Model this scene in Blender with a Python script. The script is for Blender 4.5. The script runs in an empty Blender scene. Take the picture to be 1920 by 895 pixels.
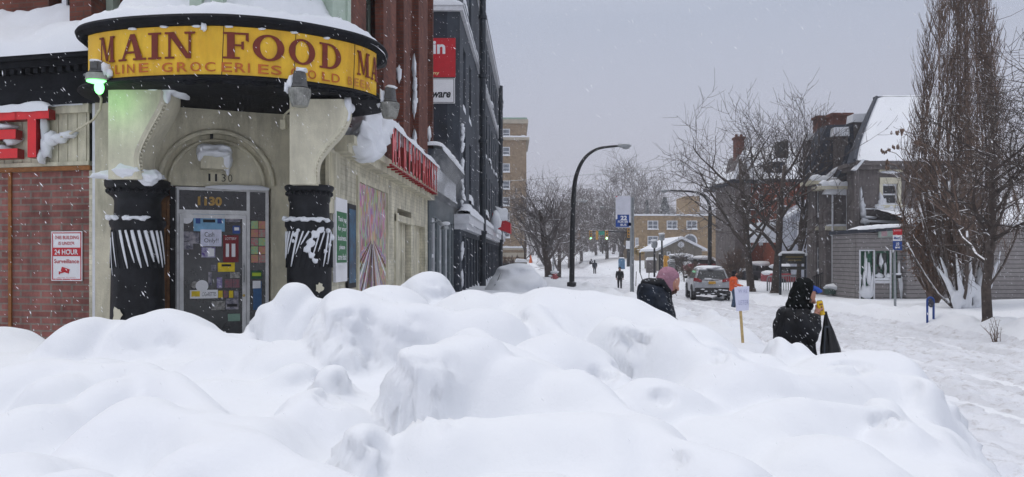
import bpy, bmesh, math, random
import numpy as np
from mathutils import Vector, Matrix, noise
from math import radians, sin, cos, pi, sqrt, atan2

# ------------------------------------------------------------------ camera, sky, sun, exposure
SC = bpy.context.scene
COL = SC.collection
CZ = 2.0                       # eye height above the pavement, metres
cam_d = bpy.data.cameras.new('camera'); cam = bpy.data.objects.new('camera', cam_d); COL.objects.link(cam)
cam_d.sensor_width = 36.0; cam_d.lens = 26.25; cam_d.shift_y = 0.0169
cam_d.clip_start = 0.05; cam_d.clip_end = 4000
cam.location = (0, 0, CZ); cam.rotation_euler = (radians(90), 0, 0)
SC.camera = cam

SUN_ELEV, SUN_ROT = radians(70), radians(-68)
w = bpy.data.worlds.new('World'); SC.world = w; w.use_nodes = True
nt = w.node_tree; nt.nodes.clear()
out = nt.nodes.new('ShaderNodeOutputWorld'); bg = nt.nodes.new('ShaderNodeBackground')
sky = nt.nodes.new('ShaderNodeTexSky'); sky.sky_type = 'NISHITA'; sky.sun_disc = False
sky.sun_elevation = SUN_ELEV; sky.sun_rotation = SUN_ROT; sky.dust_density = 6; sky.air_density = 1.0
tc = nt.nodes.new('ShaderNodeTexCoord'); sep = nt.nodes.new('ShaderNodeSeparateXYZ')
nt.links.new(tc.outputs['Generated'], sep.inputs[0])
ramp = nt.nodes.new('ShaderNodeValToRGB')          # overcast cloud deck: brighter overhead than at the horizon
ramp.color_ramp.elements[0].position = 0.0; ramp.color_ramp.elements[0].color = (6.1, 6.0, 6.95, 1)
ramp.color_ramp.elements[1].position = 1.0; ramp.color_ramp.elements[1].color = (11.6, 11.9, 12.8, 1)
e = ramp.color_ramp.elements.new(0.3); e.color = (4.55, 5.0, 6.15, 1)
nt.links.new(sep.outputs['Z'], ramp.inputs[0])
mx = nt.nodes.new('ShaderNodeMixRGB'); mx.inputs[0].default_value = 0.93
nt.links.new(sky.outputs[0], mx.inputs[1]); nt.links.new(ramp.outputs[0], mx.inputs[2])
nt.links.new(mx.outputs[0], bg.inputs[0]); bg.inputs[1].default_value = 0.1
nt.links.new(bg.outputs[0], out.inputs[0])
sd = bpy.data.lights.new('sun', 'SUN'); sd.energy = 0.8; sd.angle = radians(22); sd.color = (1.0, 0.96, 0.93)
so = bpy.data.objects.new('sun', sd); COL.objects.link(so)
so.rotation_euler = Vector((-0.30, 0.12, 0.94)).to_track_quat('Z', 'Y').to_euler(); so.location = (0, 0, 40)
SC.view_settings.view_transform = 'Standard'; SC.view_settings.look = 'None'
SC.view_settings.exposure = 0.13; SC.view_settings.gamma = 1.0
SC.render.engine = 'CYCLES'
SC.cycles.max_bounces = 6; SC.cycles.diffuse_bounces = 3; SC.cycles.volume_bounces = 0; SC.cycles.transparent_max_bounces = 8
SC.cycles.caustics_reflective = False; SC.cycles.caustics_refractive = False

def F(px, py, Y):
    "photo measurement -> world point at distance Y"
    return Vector(((px - 960) / 1400 * Y, Y, CZ + (480 - py) / 1400 * Y))
def FX(px, Y): return (px - 960) / 1400 * Y
def FZ(py, Y): return CZ + (480 - py) / 1400 * Y

# ------------------------------------------------------------------ helpers
class MB:
    "mesh builder: collects shapes and links them as ONE mesh object"
    def __init__(s): s.v = []; s.f = []; s.m = []
    def add(s, vs, fs, m=0):
        o = len(s.v); s.v.extend([tuple(p) for p in vs])
        for f in fs: s.f.append(tuple(i + o for i in f)); s.m.append(m)
        return s
    def box(s, x0, x1, y0, y1, z0, z1, m=0, fr=None):
        P = [(x0,y0,z0),(x1,y0,z0),(x1,y1,z0),(x0,y1,z0),(x0,y0,z1),(x1,y0,z1),(x1,y1,z1),(x0,y1,z1)]
        if fr: P = [fr(*p) for p in P]
        return s.add(P, [(0,3,2,1),(4,5,6,7),(0,1,5,4),(1,2,6,5),(2,3,7,6),(3,0,4,7)], m)
    def bar(s, a, b, wx, wz, m=0):
        "square bar between two points"
        a = Vector(a); b = Vector(b); d = (b - a).normalized()
        up = Vector((0,0,1)) if abs(d.z) < .95 else Vector((0,1,0))
        u = d.cross(up).normalized() * wx / 2; v = u.cross(d).normalized() * wz / 2
        P = [a-u-v, a+u-v, a+u+v, a-u+v, b-u-v, b+u-v, b+u+v, b-u+v]
        return s.add(P, [(0,1,2,3),(7,6,5,4),(0,4,5,1),(1,5,6,2),(2,6,7,3),(3,7,4,0)], m)
    def prism(s, poly, fr, d0, d1, m=0):
        "2D polygon (u,v) swept along the third axis of frame fr(u, d, v)"
        n = len(poly)
        P = [fr(u, d0, v) for u, v in poly] + [fr(u, d1, v) for u, v in poly]
        return s.add(P, [tuple(range(n)), tuple(range(2*n-1, n-1, -1))] + [(i, n+i, n+(i+1) % n, (i+1) % n) for i in range(n)], m)
    def tube(s, pts, rad, n=8, m=0, cap=True):
        pts = [Vector(p) for p in pts]
        if not hasattr(rad, '__len__'): rad = [rad] * len(pts)
        V = []; prev = None
        for i, p in enumerate(pts):
            d = (pts[min(i+1, len(pts)-1)] - pts[max(i-1, 0)])
            d = d.normalized() if d.length > 1e-9 else Vector((0,0,1))
            if prev is None:
                a = Vector((1,0,0)) if abs(d.x) < .8 else Vector((0,1,0))
                u = d.cross(a).normalized()
            else:
                u = prev - d * prev.dot(d); u = u.normalized() if u.length > 1e-6 else d.orthogonal().normalized()
            prev = u; w_ = d.cross(u)
            for k in range(n):
                t = 2*pi*k/n; V.append(p + (u*cos(t) + w_*sin(t)) * rad[i])
        Fc = []
        for i in range(len(pts)-1):
            for k in range(n):
                a = i*n+k; b = i*n+(k+1) % n; Fc.append((a, b, b+n, a+n))
        if cap and n > 3:
            Fc.append(tuple(range(n-1, -1, -1))); Fc.append(tuple(range((len(pts)-1)*n, len(pts)*n)))
        return s.add(V, Fc, m)
    def lathe(s, c, prof, n=24, m=0, sx=1, sy=1):
        V = [(c[0]+r*cos(2*pi*k/n)*sx, c[1]+r*sin(2*pi*k/n)*sy, c[2]+z) for r, z in prof for k in range(n)]
        Fc = [(i*n+k, i*n+(k+1) % n, (i+1)*n+(k+1) % n, (i+1)*n+k) for i in range(len(prof)-1) for k in range(n)]
        Fc += [tuple(range(n-1, -1, -1)), tuple(range((len(prof)-1)*n, len(prof)*n))]
        return s.add(V, Fc, m)
    def grid(s, fn, nu, nv, m=0):
        V = [fn(i/nu, j/nv) for j in range(nv+1) for i in range(nu+1)]
        return s.add(V, [(j*(nu+1)+i, j*(nu+1)+i+1, (j+1)*(nu+1)+i+1, (j+1)*(nu+1)+i) for j in range(nv) for i in range(nu)], m)
    def blob(s, c, r, seed=0, amp=.15, sub=2, freq=1.5, m=0, rot=None):
        V, Fc = ICO[sub]; r = r if hasattr(r, '__len__') else (r, r, r); c = Vector(c); P = []
        for v in V:
            k = 1 + amp * noise.noise(v * freq + Vector((seed*3.1, seed*1.7, 0)))*2 if amp else 1
            p = Vector((v.x*r[0], v.y*r[1], v.z*r[2])) * k
            if rot: p = rot @ p
            P.append(c + p)
        return s.add(P, Fc, m)
    def mesh(s, name, off=(0,0,0)):
        me = bpy.data.meshes.new(name)
        ox, oy, oz = off
        me.from_pydata([(x-ox, y-oy, z-oz) for x, y, z in s.v], [], s.f)
        me.update(); return me
ICO = {}
for sb in (1, 2, 3, 4):
    b_ = bmesh.new(); bmesh.ops.create_icosphere(b_, subdivisions=sb, radius=1)
    b_.verts.ensure_lookup_table()
    ICO[sb] = ([v.co.copy() for v in b_.verts], [tuple(v.index for v in f.verts) for f in b_.faces]); b_.free()

def org(o):
    p = Vector((0,0,0))
    while o: p += o.location; o = o.parent
    return p
def tag(o, label=None, cat=None, group=None, kind=None):
    if label: o['label'] = label
    if cat: o['category'] = cat
    if group: o['group'] = group
    if kind: o['kind'] = kind
    return o
def part(name, mb, mats, parent=None, smooth=False, loc=None, world=True, **kw):
    "link one mesh object; vertices are given in world metres (or local ones with world=False)"
    base = org(parent) if (parent and world) else Vector((0,0,0))
    if loc is not None: base = base + Vector(loc) if not world else Vector(loc)
    if isinstance(mb, MB):
        me = mb.mesh(name, base if world else (0,0,0))
        if len(set(mb.m)) > 1 or (mb.m and mb.m[0]): me.polygons.foreach_set('material_index', mb.m)
    else:
        me = mb; me.name = name
        if world and base.length > 0: me.transform(Matrix.Translation(-base))
    for m_ in (mats if isinstance(mats, (list, tuple)) else [mats]): me.materials.append(m_)
    if smooth: me.polygons.foreach_set('use_smooth', [True]*len(me.polygons))
    if smooth == 'auto':
        try: me.set_sharp_from_angle(angle=radians(35))
        except Exception: pass
    o = bpy.data.objects.new(name, me); COL.objects.link(o)
    if parent: o.parent = parent
    if loc is not None: o.location = Vector(loc) - (org(parent) if parent and world else Vector((0,0,0)))
    tag(o, **kw)
    return o
def thing(name, label, cat, loc, group=None, rz=0, kind=None):
    o = bpy.data.objects.new(name, None); COL.objects.link(o); o.empty_display_size = .1
    o.location = loc; o.rotation_euler = (0,0,rz); return tag(o, label, cat, group, kind)
def dup(root, loc, rz=None, label=None, scale=None):
    def cp(o, parent):
        c = o.copy(); COL.objects.link(c)
        if parent: c.parent = parent
        for ch in [q for q in KIDS.get(o.name, ())]: cp(ch, c)
        return c
    KIDS.clear()
    for q in bpy.data.objects:
        if q.parent: KIDS.setdefault(q.parent.name, []).append(q)
    r = cp(root, None); r.location = loc
    if rz is not None: r.rotation_euler = (0,0,rz)
    if scale: r.scale = scale if hasattr(scale, '__len__') else (scale,)*3
    if label: r['label'] = label
    return r
KIDS = {}

def evaluated(me, mods):
    o = bpy.data.objects.new('tmp', me); COL.objects.link(o)
    for typ, kw in mods:
        m_ = o.modifiers.new('m', typ)
        for k, v_ in kw.items(): setattr(m_, k, v_)
    dg = bpy.context.evaluated_depsgraph_get(); dg.update()
    r = bpy.data.meshes.new_from_object(o.evaluated_get(dg))
    bpy.data.objects.remove(o); return r
def remesh(mb, vox, it=6, fac=.5):
    return evaluated(mb.mesh('tmp'), [('REMESH', dict(mode='VOXEL', voxel_size=vox)), ('SMOOTH', dict(factor=fac, iterations=it))])
def mb_of(me):
    q = MB(); q.add([v.co[:] for v in me.vertices], [tuple(p.vertices) for p in me.polygons]); return q

def text_geo(body, extrude=0.0, offset=0.0, bold=False, align='LEFT', line=1.0):
    c = bpy.data.curves.new('t', 'FONT'); c.body = body; c.extrude = extrude; c.offset = offset; c.resolution_u = 4
    c.align_x = align; c.space_line = line
    o = bpy.data.objects.new('t', c); me = o.to_mesh()
    V = [tuple(v.co) for v in me.vertices]; Fc = [tuple(p.vertices) for p in me.polygons]
    o.to_mesh_clear(); bpy.data.objects.remove(o); bpy.data.curves.remove(c)
    return V, Fc
def text_fit(mb, body, fr, u0, u1, v0, v1, depth=0.0, m=0, **kw):
    "fit text into the rectangle u0..u1, v0..v1 of frame fr(u, d, v); u to the reader's right, negative d towards the reader"
    V, Fc = text_geo(body, **kw)
    xs = [p[0] for p in V]; ys = [p[1] for p in V]
    sx = (u1-u0)/(max(xs)-min(xs)); sy = (v1-v0)/(max(ys)-min(ys)); x0 = min(xs); y0 = min(ys)
    mb.add([fr(u0+(x-x0)*sx, depth - z, v0+(y-y0)*sy) for x, y, z in V], Fc, m)

# ------------------------------------------------------------------ materials
def mat(name, col, rough=.7, var=.12, scale=6, bump=0, bscale=None, metal=0, emit=None, coat=0, spec=.4, col2=None, snow=None, trans=0):
    "procedural material: two noise octaves vary the colour, a fine one the height; snow = threshold of snow lying on upward faces"
    m = bpy.data.materials.new(name); m.use_nodes = True; n = m.node_tree.nodes; l = m.node_tree.links
    b = n['Principled BSDF']; b.inputs['Roughness'].default_value = rough; b.inputs['Metallic'].default_value = metal
    b.inputs['Specular IOR Level'].default_value = spec; b.inputs['Coat Weight'].default_value = coat
    t = n.new('ShaderNodeTexCoord'); nz = n.new('ShaderNodeTexNoise'); nz.inputs['Scale'].default_value = scale
    nz.inputs['Detail'].default_value = 6; nz.inputs['Roughness'].default_value = .65
    l.new(t.outputs['Object'], nz.inputs['Vector'])
    r = n.new('ShaderNodeValToRGB'); c2 = col2 or tuple(c*(1-var*2) for c in col)
    r.color_ramp.elements[0].position = .35; r.color_ramp.elements[1].position = .65
    r.color_ramp.elements[0].color = (*c2, 1); r.color_ramp.elements[1].color = (*[min(1, c*(1+(var if not col2 else 0))) for c in col], 1)
    l.new(nz.outputs[0], r.inputs[0]); src = r.outputs[0]
    if snow is not None:
        g = n.new('ShaderNodeNewGeometry'); sp = n.new('ShaderNodeSeparateXYZ'); l.new(g.outputs['Normal'], sp.inputs[0])
        n2 = n.new('ShaderNodeTexNoise'); n2.inputs['Scale'].default_value = 5; l.new(t.outputs['Object'], n2.inputs['Vector'])
        ad = n.new('ShaderNodeMath'); ad.operation = 'MULTIPLY_ADD'; l.new(n2.outputs[0], ad.inputs[0]); ad.inputs[1].default_value = .9; l.new(sp.outputs[2], ad.inputs[2])
        cr = n.new('ShaderNodeMapRange'); l.new(ad.outputs[0], cr.inputs[0]); cr.inputs[1].default_value = snow; cr.inputs[2].default_value = snow+.12
        mxr = n.new('ShaderNodeMixRGB'); l.new(cr.outputs[0], mxr.inputs[0]); l.new(src, mxr.inputs[1]); mxr.inputs[2].default_value = (.86,.87,.9,1); src = mxr.outputs[0]
    l.new(src, b.inputs['Base Color'])
    if bump:
        n3 = n.new('ShaderNodeTexNoise'); n3.inputs['Scale'].default_value = bscale or scale*8; n3.inputs['Detail'].default_value = 4
        l.new(t.outputs['Object'], n3.inputs['Vector']); bp = n.new('ShaderNodeBump'); bp.inputs['Strength'].default_value = bump
        bp.inputs['Distance'].default_value = .02; l.new(n3.outputs[0], bp.inputs['Height']); l.new(bp.outputs[0], b.inputs['Normal'])
    if emit: b.inputs['Emission Color'].default_value = (*emit[:3], 1); b.inputs['Emission Strength'].default_value = emit[3]
    return m
def grime(m, lo=.68, sx=2.5, sz=.5):
    "weather streaks running down a wall"
    n = m.node_tree.nodes; l = m.node_tree.links; b = n['Principled BSDF']; src = b.inputs['Base Color'].links[0].from_socket
    t = n.new('ShaderNodeTexCoord'); mp = n.new('ShaderNodeMapping'); mp.inputs['Scale'].default_value = (sx, sx, sz); l.new(t.outputs['Object'], mp.inputs[0])
    z = n.new('ShaderNodeTexNoise'); z.inputs['Scale'].default_value = 1.6; z.inputs['Detail'].default_value = 9; z.inputs['Roughness'].default_value = .7; l.new(mp.outputs[0], z.inputs['Vector'])
    r = n.new('ShaderNodeMapRange'); l.new(z.outputs[0], r.inputs[0]); r.inputs[1].default_value = .36; r.inputs[2].default_value = .56; r.inputs[3].default_value = lo; r.inputs[4].default_value = 1.05
    x = n.new('ShaderNodeMixRGB'); x.blend_type = 'MULTIPLY'; x.inputs[0].default_value = 1; l.new(src, x.inputs[1]); l.new(r.outputs[0], x.inputs[2]); l.new(x.outputs[0], b.inputs['Base Color']); return m
def brickmat(name, c1, c2, mortar, bw=.2, bh=.075, ms=.012, rough=.85, bump=.5, snowy=0, offset=.5):
    m = bpy.data.materials.new(name); m.use_nodes = True; n = m.node_tree.nodes; l = m.node_tree.links
    b = n['Principled BSDF']; b.inputs['Roughness'].default_value = rough; b.inputs['Specular IOR Level'].default_value = .3
    t = n.new('ShaderNodeTexCoord'); sp = n.new('ShaderNodeSeparateXYZ'); l.new(t.outputs['Object'], sp.inputs[0])
    ad = n.new('ShaderNodeMath'); l.new(sp.outputs[0], ad.inputs[0]); l.new(sp.outputs[1], ad.inputs[1])
    cb = n.new('ShaderNodeCombineXYZ'); l.new(ad.outputs[0], cb.inputs[0]); l.new(sp.outputs[2], cb.inputs[1])
    bt = n.new('ShaderNodeTexBrick'); l.new(cb.outputs[0], bt.inputs['Vector']); bt.offset = offset
    bt.inputs['Scale'].default_value = 1; bt.inputs['Brick Width'].default_value = bw; bt.inputs['Row Height'].default_value = bh
    bt.inputs['Mortar Size'].default_value = ms; bt.inputs['Mortar Smooth'].default_value = .2
    bt.inputs['Color1'].default_value = (*c1, 1); bt.inputs['Color2'].default_value = (*c2, 1); bt.inputs['Mortar'].default_value = (*mortar, 1)
    nz = n.new('ShaderNodeTexNoise'); nz.inputs['Scale'].default_value = 2.2; nz.inputs['Detail'].default_value = 8; nz.inputs['Roughness'].default_value = .7
    l.new(t.outputs['Object'], nz.inputs['Vector'])
    mr = n.new('ShaderNodeMapRange'); l.new(nz.outputs[0], mr.inputs[0]); mr.inputs[1].default_value = .3; mr.inputs[2].default_value = .7; mr.inputs[3].default_value = .55; mr.inputs[4].default_value = 1.22
    ml = n.new('ShaderNodeMixRGB'); ml.blend_type = 'MULTIPLY'; ml.inputs[0].default_value = 1; l.new(bt.outputs[0], ml.inputs[1]); l.new(mr.outputs[0], ml.inputs[2])
    src = ml.outputs[0]
    if snowy:
        n2 = n.new('ShaderNodeTexNoise'); n2.inputs['Scale'].default_value = 1.3; n2.inputs['Detail'].default_value = 9; n2.inputs['Roughness'].default_value = .75
        l.new(t.outputs['Object'], n2.inputs['Vector'])
        m2 = n.new('ShaderNodeMapRange'); l.new(n2.outputs[0], m2.inputs[0]); m2.inputs[1].default_value = snowy; m2.inputs[2].default_value = snowy+.05
        m3 = n.new('ShaderNodeMixRGB'); l.new(m2.outputs[0], m3.inputs[0]); l.new(src, m3.inputs[1]); m3.inputs[2].default_value = (.8,.82,.86,1); src = m3.outputs[0]
    l.new(src, b.inputs['Base Color'])
    bp = n.new('ShaderNodeBump'); bp.inputs['Strength'].default_value = bump; bp.inputs['Distance'].default_value = .01; bp.invert = True
    l.new(bt.outputs['Fac'], bp.inputs['Height']); l.new(bp.outputs[0], b.inputs['Normal'])
    return m
def snowmat(name, col=(.75,.768,.795), dirt=None, bump=.25, coarse=.0):
    m = bpy.data.materials.new(name); m.use_nodes = True; n = m.node_tree.nodes; l = m.node_tree.links
    b = n['Principled BSDF']; b.inputs['Roughness'].default_value = .75; b.inputs['Specular IOR Level'].default_value = .25
    t = n.new('ShaderNodeTexCoord'); nz = n.new('ShaderNodeTexNoise'); nz.inputs['Scale'].default_value = 1.1; nz.inputs['Detail'].default_value = 5
    l.new(t.outputs['Object'], nz.inputs['Vector'])
    r = n.new('ShaderNodeValToRGB'); r.color_ramp.elements[0].position = .3; r.color_ramp.elements[1].position = .7
    r.color_ramp.elements[0].color = (col[0]*.985, col[1]*.985, col[2], 1); r.color_ramp.elements[1].color = (*col, 1)
    l.new(nz.outputs[0], r.inputs[0]); src = r.outputs[0]
    if dirt:
        mp = n.new('ShaderNodeMapping'); mp.inputs['Scale'].default_value = (1, .16, 1); l.new(t.outputs['Object'], mp.inputs[0])
        n5 = n.new('ShaderNodeTexNoise'); n5.inputs['Scale'].default_value = 2.6; n5.inputs['Detail'].default_value = 6; l.new(mp.outputs[0], n5.inputs['Vector']); m5 = n.new('ShaderNodeMapRange'); l.new(n5.outputs[0], m5.inputs[0]); m5.inputs[1].default_value = .45; m5.inputs[2].default_value = .62; m5.inputs[4].default_value = .38
        mg5 = n.new('ShaderNodeMixRGB'); l.new(m5.outputs[0], mg5.inputs[0]); l.new(src, mg5.inputs[1]); mg5.inputs[2].default_value = (.45,.455,.475,1); src = mg5.outputs[0]
        n2 = n.new('ShaderNodeTexNoise'); n2.inputs['Scale'].default_value = dirt[1]; n2.inputs['Detail'].default_value = 10; n2.inputs['Roughness'].default_value = .8
        l.new(t.outputs['Object'], n2.inputs['Vector'])
        m2 = n.new('ShaderNodeMapRange'); l.new(n2.outputs[0], m2.inputs[0]); m2.inputs[1].default_value = dirt[2]; m2.inputs[2].default_value = dirt[2]+.2
        m3 = n.new('ShaderNodeMixRGB'); l.new(m2.outputs[0], m3.inputs[0]); l.new(src, m3.inputs[1]); m3.inputs[2].default_value = (*dirt[0], 1); src = m3.outputs[0]
    l.new(src, b.inputs['Base Color'])
    n3 = n.new('ShaderNodeTexNoise'); n3.inputs['Scale'].default_value = 90; n3.inputs['Detail'].default_value = 3; l.new(t.outputs['Object'], n3.inputs['Vector'])
    n4 = n.new('ShaderNodeTexNoise'); n4.inputs['Scale'].default_value = 9; n4.inputs['Detail'].default_value = 6; l.new(t.outputs['Object'], n4.inputs['Vector'])
    b1 = n.new('ShaderNodeBump'); b1.inputs['Strength'].default_value = bump; b1.inputs['Distance'].default_value = .004; l.new(n3.outputs[0], b1.inputs['Height'])
    b2 = n.new('ShaderNodeBump'); b2.inputs['Strength'].default_value = .35; b2.inputs['Distance'].default_value = .02+coarse; l.new(n4.outputs[0], b2.inputs['Height'])
    l.new(b1.outputs[0], b2.inputs['Normal']); l.new(b2.outputs[0], b.inputs['Normal'])
    return m
M = {}
M['snow'] = snowmat('fresh_snow')
M['packed'] = snowmat('packed_road_snow', (.69,.705,.74), dirt=((.33,.30,.285), 3.4, .52), bump=.5, coarse=.03)
M['cream'] = mat('cream_painted_wall', (.62,.58,.44), .8, .10, 1.8, .25, 40)
M['creambrick'] = brickmat('cream_painted_brick', (.66,.62,.48), (.63,.59,.46), (.55,.52,.40), .21, .075, .008, bump=.35)
M['creamlight'] = mat('pale_cream_trim', (.66,.62,.48), .7, .06, 4, .15, 50)
M['redbrick'] = brickmat('dark_red_brick', (.20,.062,.038), (.13,.04,.028), (.12,.07,.055), .2, .07, .008)
M['infill'] = brickmat('infill_red_brick', (.33,.135,.115), (.24,.092,.078), (.25,.195,.165), .26, .094, .014)
M['blackpaint'] = mat('black_gloss_paint', (.011,.012,.015), .5, .3, 5, .2, 30, spec=.25)
M['blackcornice'] = mat('weathered_black_cornice', (.008,.009,.012), .7, .3, 3, .4, 20, spec=.15)
M['yellow'] = mat('faded_yellow_sign', (.80,.50,.03), .45, .06, 2.0, .05, 20, col2=(.68,.37,.018))
M['brownletter'] = mat('dark_red_brown_lettering', (.17,.022,.008), .5, .1, 8)
M['orangeletter'] = mat('faded_orange_lettering', (.50,.13,.02), .5, .12, 8)
M['redletter'] = mat('red_channel_letter', (.70,.015,.02), .35, .06, 5, coat=.3)
M['redside'] = mat('dark_red_letter_return', (.28,.006,.008), .4, .1, 5)
M['alu'] = mat('white_painted_aluminium', (.66,.66,.66), .45, .08, 6)
M['glassdark'] = mat('dark_shop_glass', (.022,.024,.026), .08, .3, 3, spec=.6)
M['glasspale'] = mat('pale_window_glass', (.16,.18,.21), .12, .2, 2, spec=.6)
M['paleg'] = mat('pale_green_trim', (.42,.50,.42), .65, .06, 5)
M['wood'] = mat('raw_timber_trim', (.30,.12,.035), .7, .15, 12)
M['brownwood'] = mat('stained_brown_board', (.16,.075,.028), .7, .3, 6)
M['white'] = mat('white_sign_face', (.78,.78,.8), .5, .03, 4)
M['whitepaint'] = mat('white_painted_wood', (.66,.67,.70), .6, .06, 5)
M['red'] = mat('red_sign_paint', (.50,.012,.022), .45, .05, 5)
M['ink'] = mat('black_ink', (.01,.01,.012), .6, .1, 5)
M['green'] = mat('green_poster', (.03,.16,.06), .5, .06, 5)
M['blueposter'] = mat('blue_poster', (.03,.14,.24), .4, .5, 4, col2=(.02,.03,.06))
M['slate'] = mat('dark_slate_roof', (.035,.042,.06), .7, .25, 9, .4, 20)
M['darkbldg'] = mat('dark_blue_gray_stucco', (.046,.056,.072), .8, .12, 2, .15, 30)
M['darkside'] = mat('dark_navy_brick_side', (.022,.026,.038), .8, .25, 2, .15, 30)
M['darkpipe'] = mat('near_black_downspout', (.012,.02,.03), .4, .2, 5)
M['graystucco'] = mat('gray_brown_stucco', (.165,.145,.14), .9, .14, 3, .5, 30)
M['tan'] = brickmat('tan_brick', (.34,.24,.14), (.28,.19,.11), (.30,.24,.18), .5, .16, .02)
M['tan2'] = brickmat('yellow_tan_brick', (.36,.25,.14), (.32,.22,.12), (.32,.25,.17), .5, .16, .02)
M['orangebrick'] = mat('orange_red_brick', (.26,.065,.032), .85, .15, 4)
M['bark'] = mat('wet_brown_bark', (.085,.065,.055), .85, .25, 7, .6, 30, snow=1.25)
M['twig'] = mat('dark_bare_twigs', (.075,.058,.05), .85, .25, 5, snow=1.2)
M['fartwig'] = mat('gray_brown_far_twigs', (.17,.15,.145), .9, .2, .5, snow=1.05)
M['poplar'] = mat('reddish_brown_twigs', (.155,.105,.08), .85, .25, 4, snow=1.45)
M['snowtrunk'] = mat('snow_plastered_stems', (.08,.06,.05), .85, .2, 4, snow=.62)
M['leaf'] = mat('dry_brown_leaves', (.22,.10,.048), .8, .3, 3)
M['conifer'] = mat('dark_conifer_needles', (.035,.05,.045), .8, .3, 3, snow=1.25)
M['steel'] = mat('galvanised_steel', (.32,.34,.35), .4, .1, 8, metal=.6)
M['blackpole'] = mat('black_lamp_pole', (.012,.013,.015), .5, .2, 6, snow=1.3)
M['blue'] = mat('blue_paint', (.012,.06,.27), .4, .08, 6)
M['siding'] = None
for k_ in ('cream', 'creambrick', 'creamlight', 'infill', 'redbrick', 'darkbldg', 'graystucco', 'yellow', 'alu'): grime(M[k_], .70 if k_ not in ('yellow', 'alu', 'creamlight') else .84)
# ------------------------------------------------------------------ ground: one sheet to the horizon
def sstep(a, b, x):
    t = np.clip((x-a)/(b-a), 0, 1); return t*t*(3-2*t)
def vnoise(x, y, s, seed=0):
    "value noise, numpy"
    x = np.asarray(x)/s + seed*17.3; y = np.asarray(y)/s + seed*9.1
    xi = np.floor(x).astype(np.int64); yi = np.floor(y).astype(np.int64); fx = x-xi; fy = y-yi
    fx = fx*fx*fx*(fx*(fx*6-15)+10); fy = fy*fy*fy*(fy*(fy*6-15)+10)
    def h(a, b):
        n = (a*374761393 + b*668265263 + seed*974634777) & 0x7fffffff
        n = ((n ^ (n >> 13)) * 1274126177) & 0x7fffffff
        return ((n ^ (n >> 16)) & 0xffff)/65535.0
    return (h(xi,yi)*(1-fx)+h(xi+1,yi)*fx)*(1-fy) + (h(xi,yi+1)*(1-fx)+h(xi+1,yi+1)*fx)*fy - .5
YK = [-300, -20, 8, 20, 32, 40, 60, 98, 115, 150, 200, 260, 400, 3500]
ZK = [.2, .1, .03, -.12, -.28, -.35, -.7, -.4, -.1, .55, 1.5, 2.1, 2.6, 3.0]
def ground(x, y):
    x = np.asarray(x, float); y = np.asarray(y, float)
    z = np.interp(y, YK, ZK)
    L = 1 - sstep(3.4, 4.7, x)
    fadeL = sstep(8.0, 10.5, y)
    z = z + L*(.28*sstep(5, 8, y) + .62*sstep(9, 12, y))
    near = np.exp(-((x-(3.7))/.75)**2) * sstep(9.6, 11, y) * (1-sstep(26, 60, y))
    z = z + near*(-.12 + .62*np.abs(vnoise(x, y, 1.1, 3)) + .4*np.abs(vnoise(x, y, .45, 5)))
    # walked trench beside the bank
    R = sstep(10.9, 12.4, x)
    z = z + R*(.26 + .5*sstep(44, 60, y) + .35*sstep(15, 20, x)*(1-sstep(28, 33, y)) + .8*sstep(85, 120, y)*sstep(12, 18, x))
    farR = np.exp(-((x-12.0)/.7)**2) * sstep(6, 12, y) * (1-sstep(40, 70, y))
    z = z + farR*(.06 + .10*(1-sstep(24, 30, y)) + .5*np.abs(vnoise(x, y, 1.3, 7)) + .3*np.abs(vnoise(x, y, .4, 8)))
    # rutted road
    road = (1-L)*(1-R)*(1-sstep(40, 90, y))
    z = z + road*(.05*np.abs(np.sin((x+.25*np.sin(y*.15))*2.3)) + .10*vnoise(x, y*.4, .5, 11) + .05*vnoise(x, y, .17, 12))
    z = z + .10*vnoise(x, y, 3, 1)*(1-road) + .05*vnoise(x, y, .9, 2)*(1-road*.5) + .6*vnoise(x, y, 40, 4)*sstep(120, 300, y)
    return z
def G(x, y): return float(ground(np.array([x]), np.array([y]))[0])
def gridmesh(xs, ys, Z, XY=None):
    nx, ny = len(xs), len(ys); X, Y = XY if XY else np.meshgrid(xs, ys)
    co = np.stack([X.ravel(), Y.ravel(), Z.ravel()], 1)
    i = np.arange((nx-1)*(ny-1)); r = i//(nx-1); c = i % (nx-1); a = r*nx+c
    fa = np.stack([a, a+1, a+1+nx, a+nx], 1)
    me = bpy.data.meshes.new('g'); me.vertices.add(len(co)); me.vertices.foreach_set('co', co.ravel())
    me.loops.add(fa.size); me.loops.foreach_set('vertex_index', fa.ravel().astype(np.int32))
    me.polygons.add(len(fa)); me.polygons.foreach_set('loop_start', np.arange(0, fa.size, 4, dtype=np.int32))
    me.update(); me.validate(); return me
xs = np.concatenate([-np.geomspace(3500, 12, 30), np.arange(-11.5, -2, .5), np.arange(-2, 14.5, .085), np.arange(14.6, 30, .35), np.geomspace(31, 3500, 34)])
ys = np.concatenate([-np.geomspace(300, 3, 10), np.arange(-2.5, 4, .5), np.arange(4, 20, .085), np.arange(20, 50, .25), np.arange(50, 130, 1.0), np.geomspace(132, 3500, 36)])
X_, Y_ = np.meshgrid(xs, ys)
part('ground', gridmesh(xs, ys, ground(X_, Y_)), M['packed_g'] if 'packed_g' in M else M['snow'], smooth=True, kind='structure')
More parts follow.
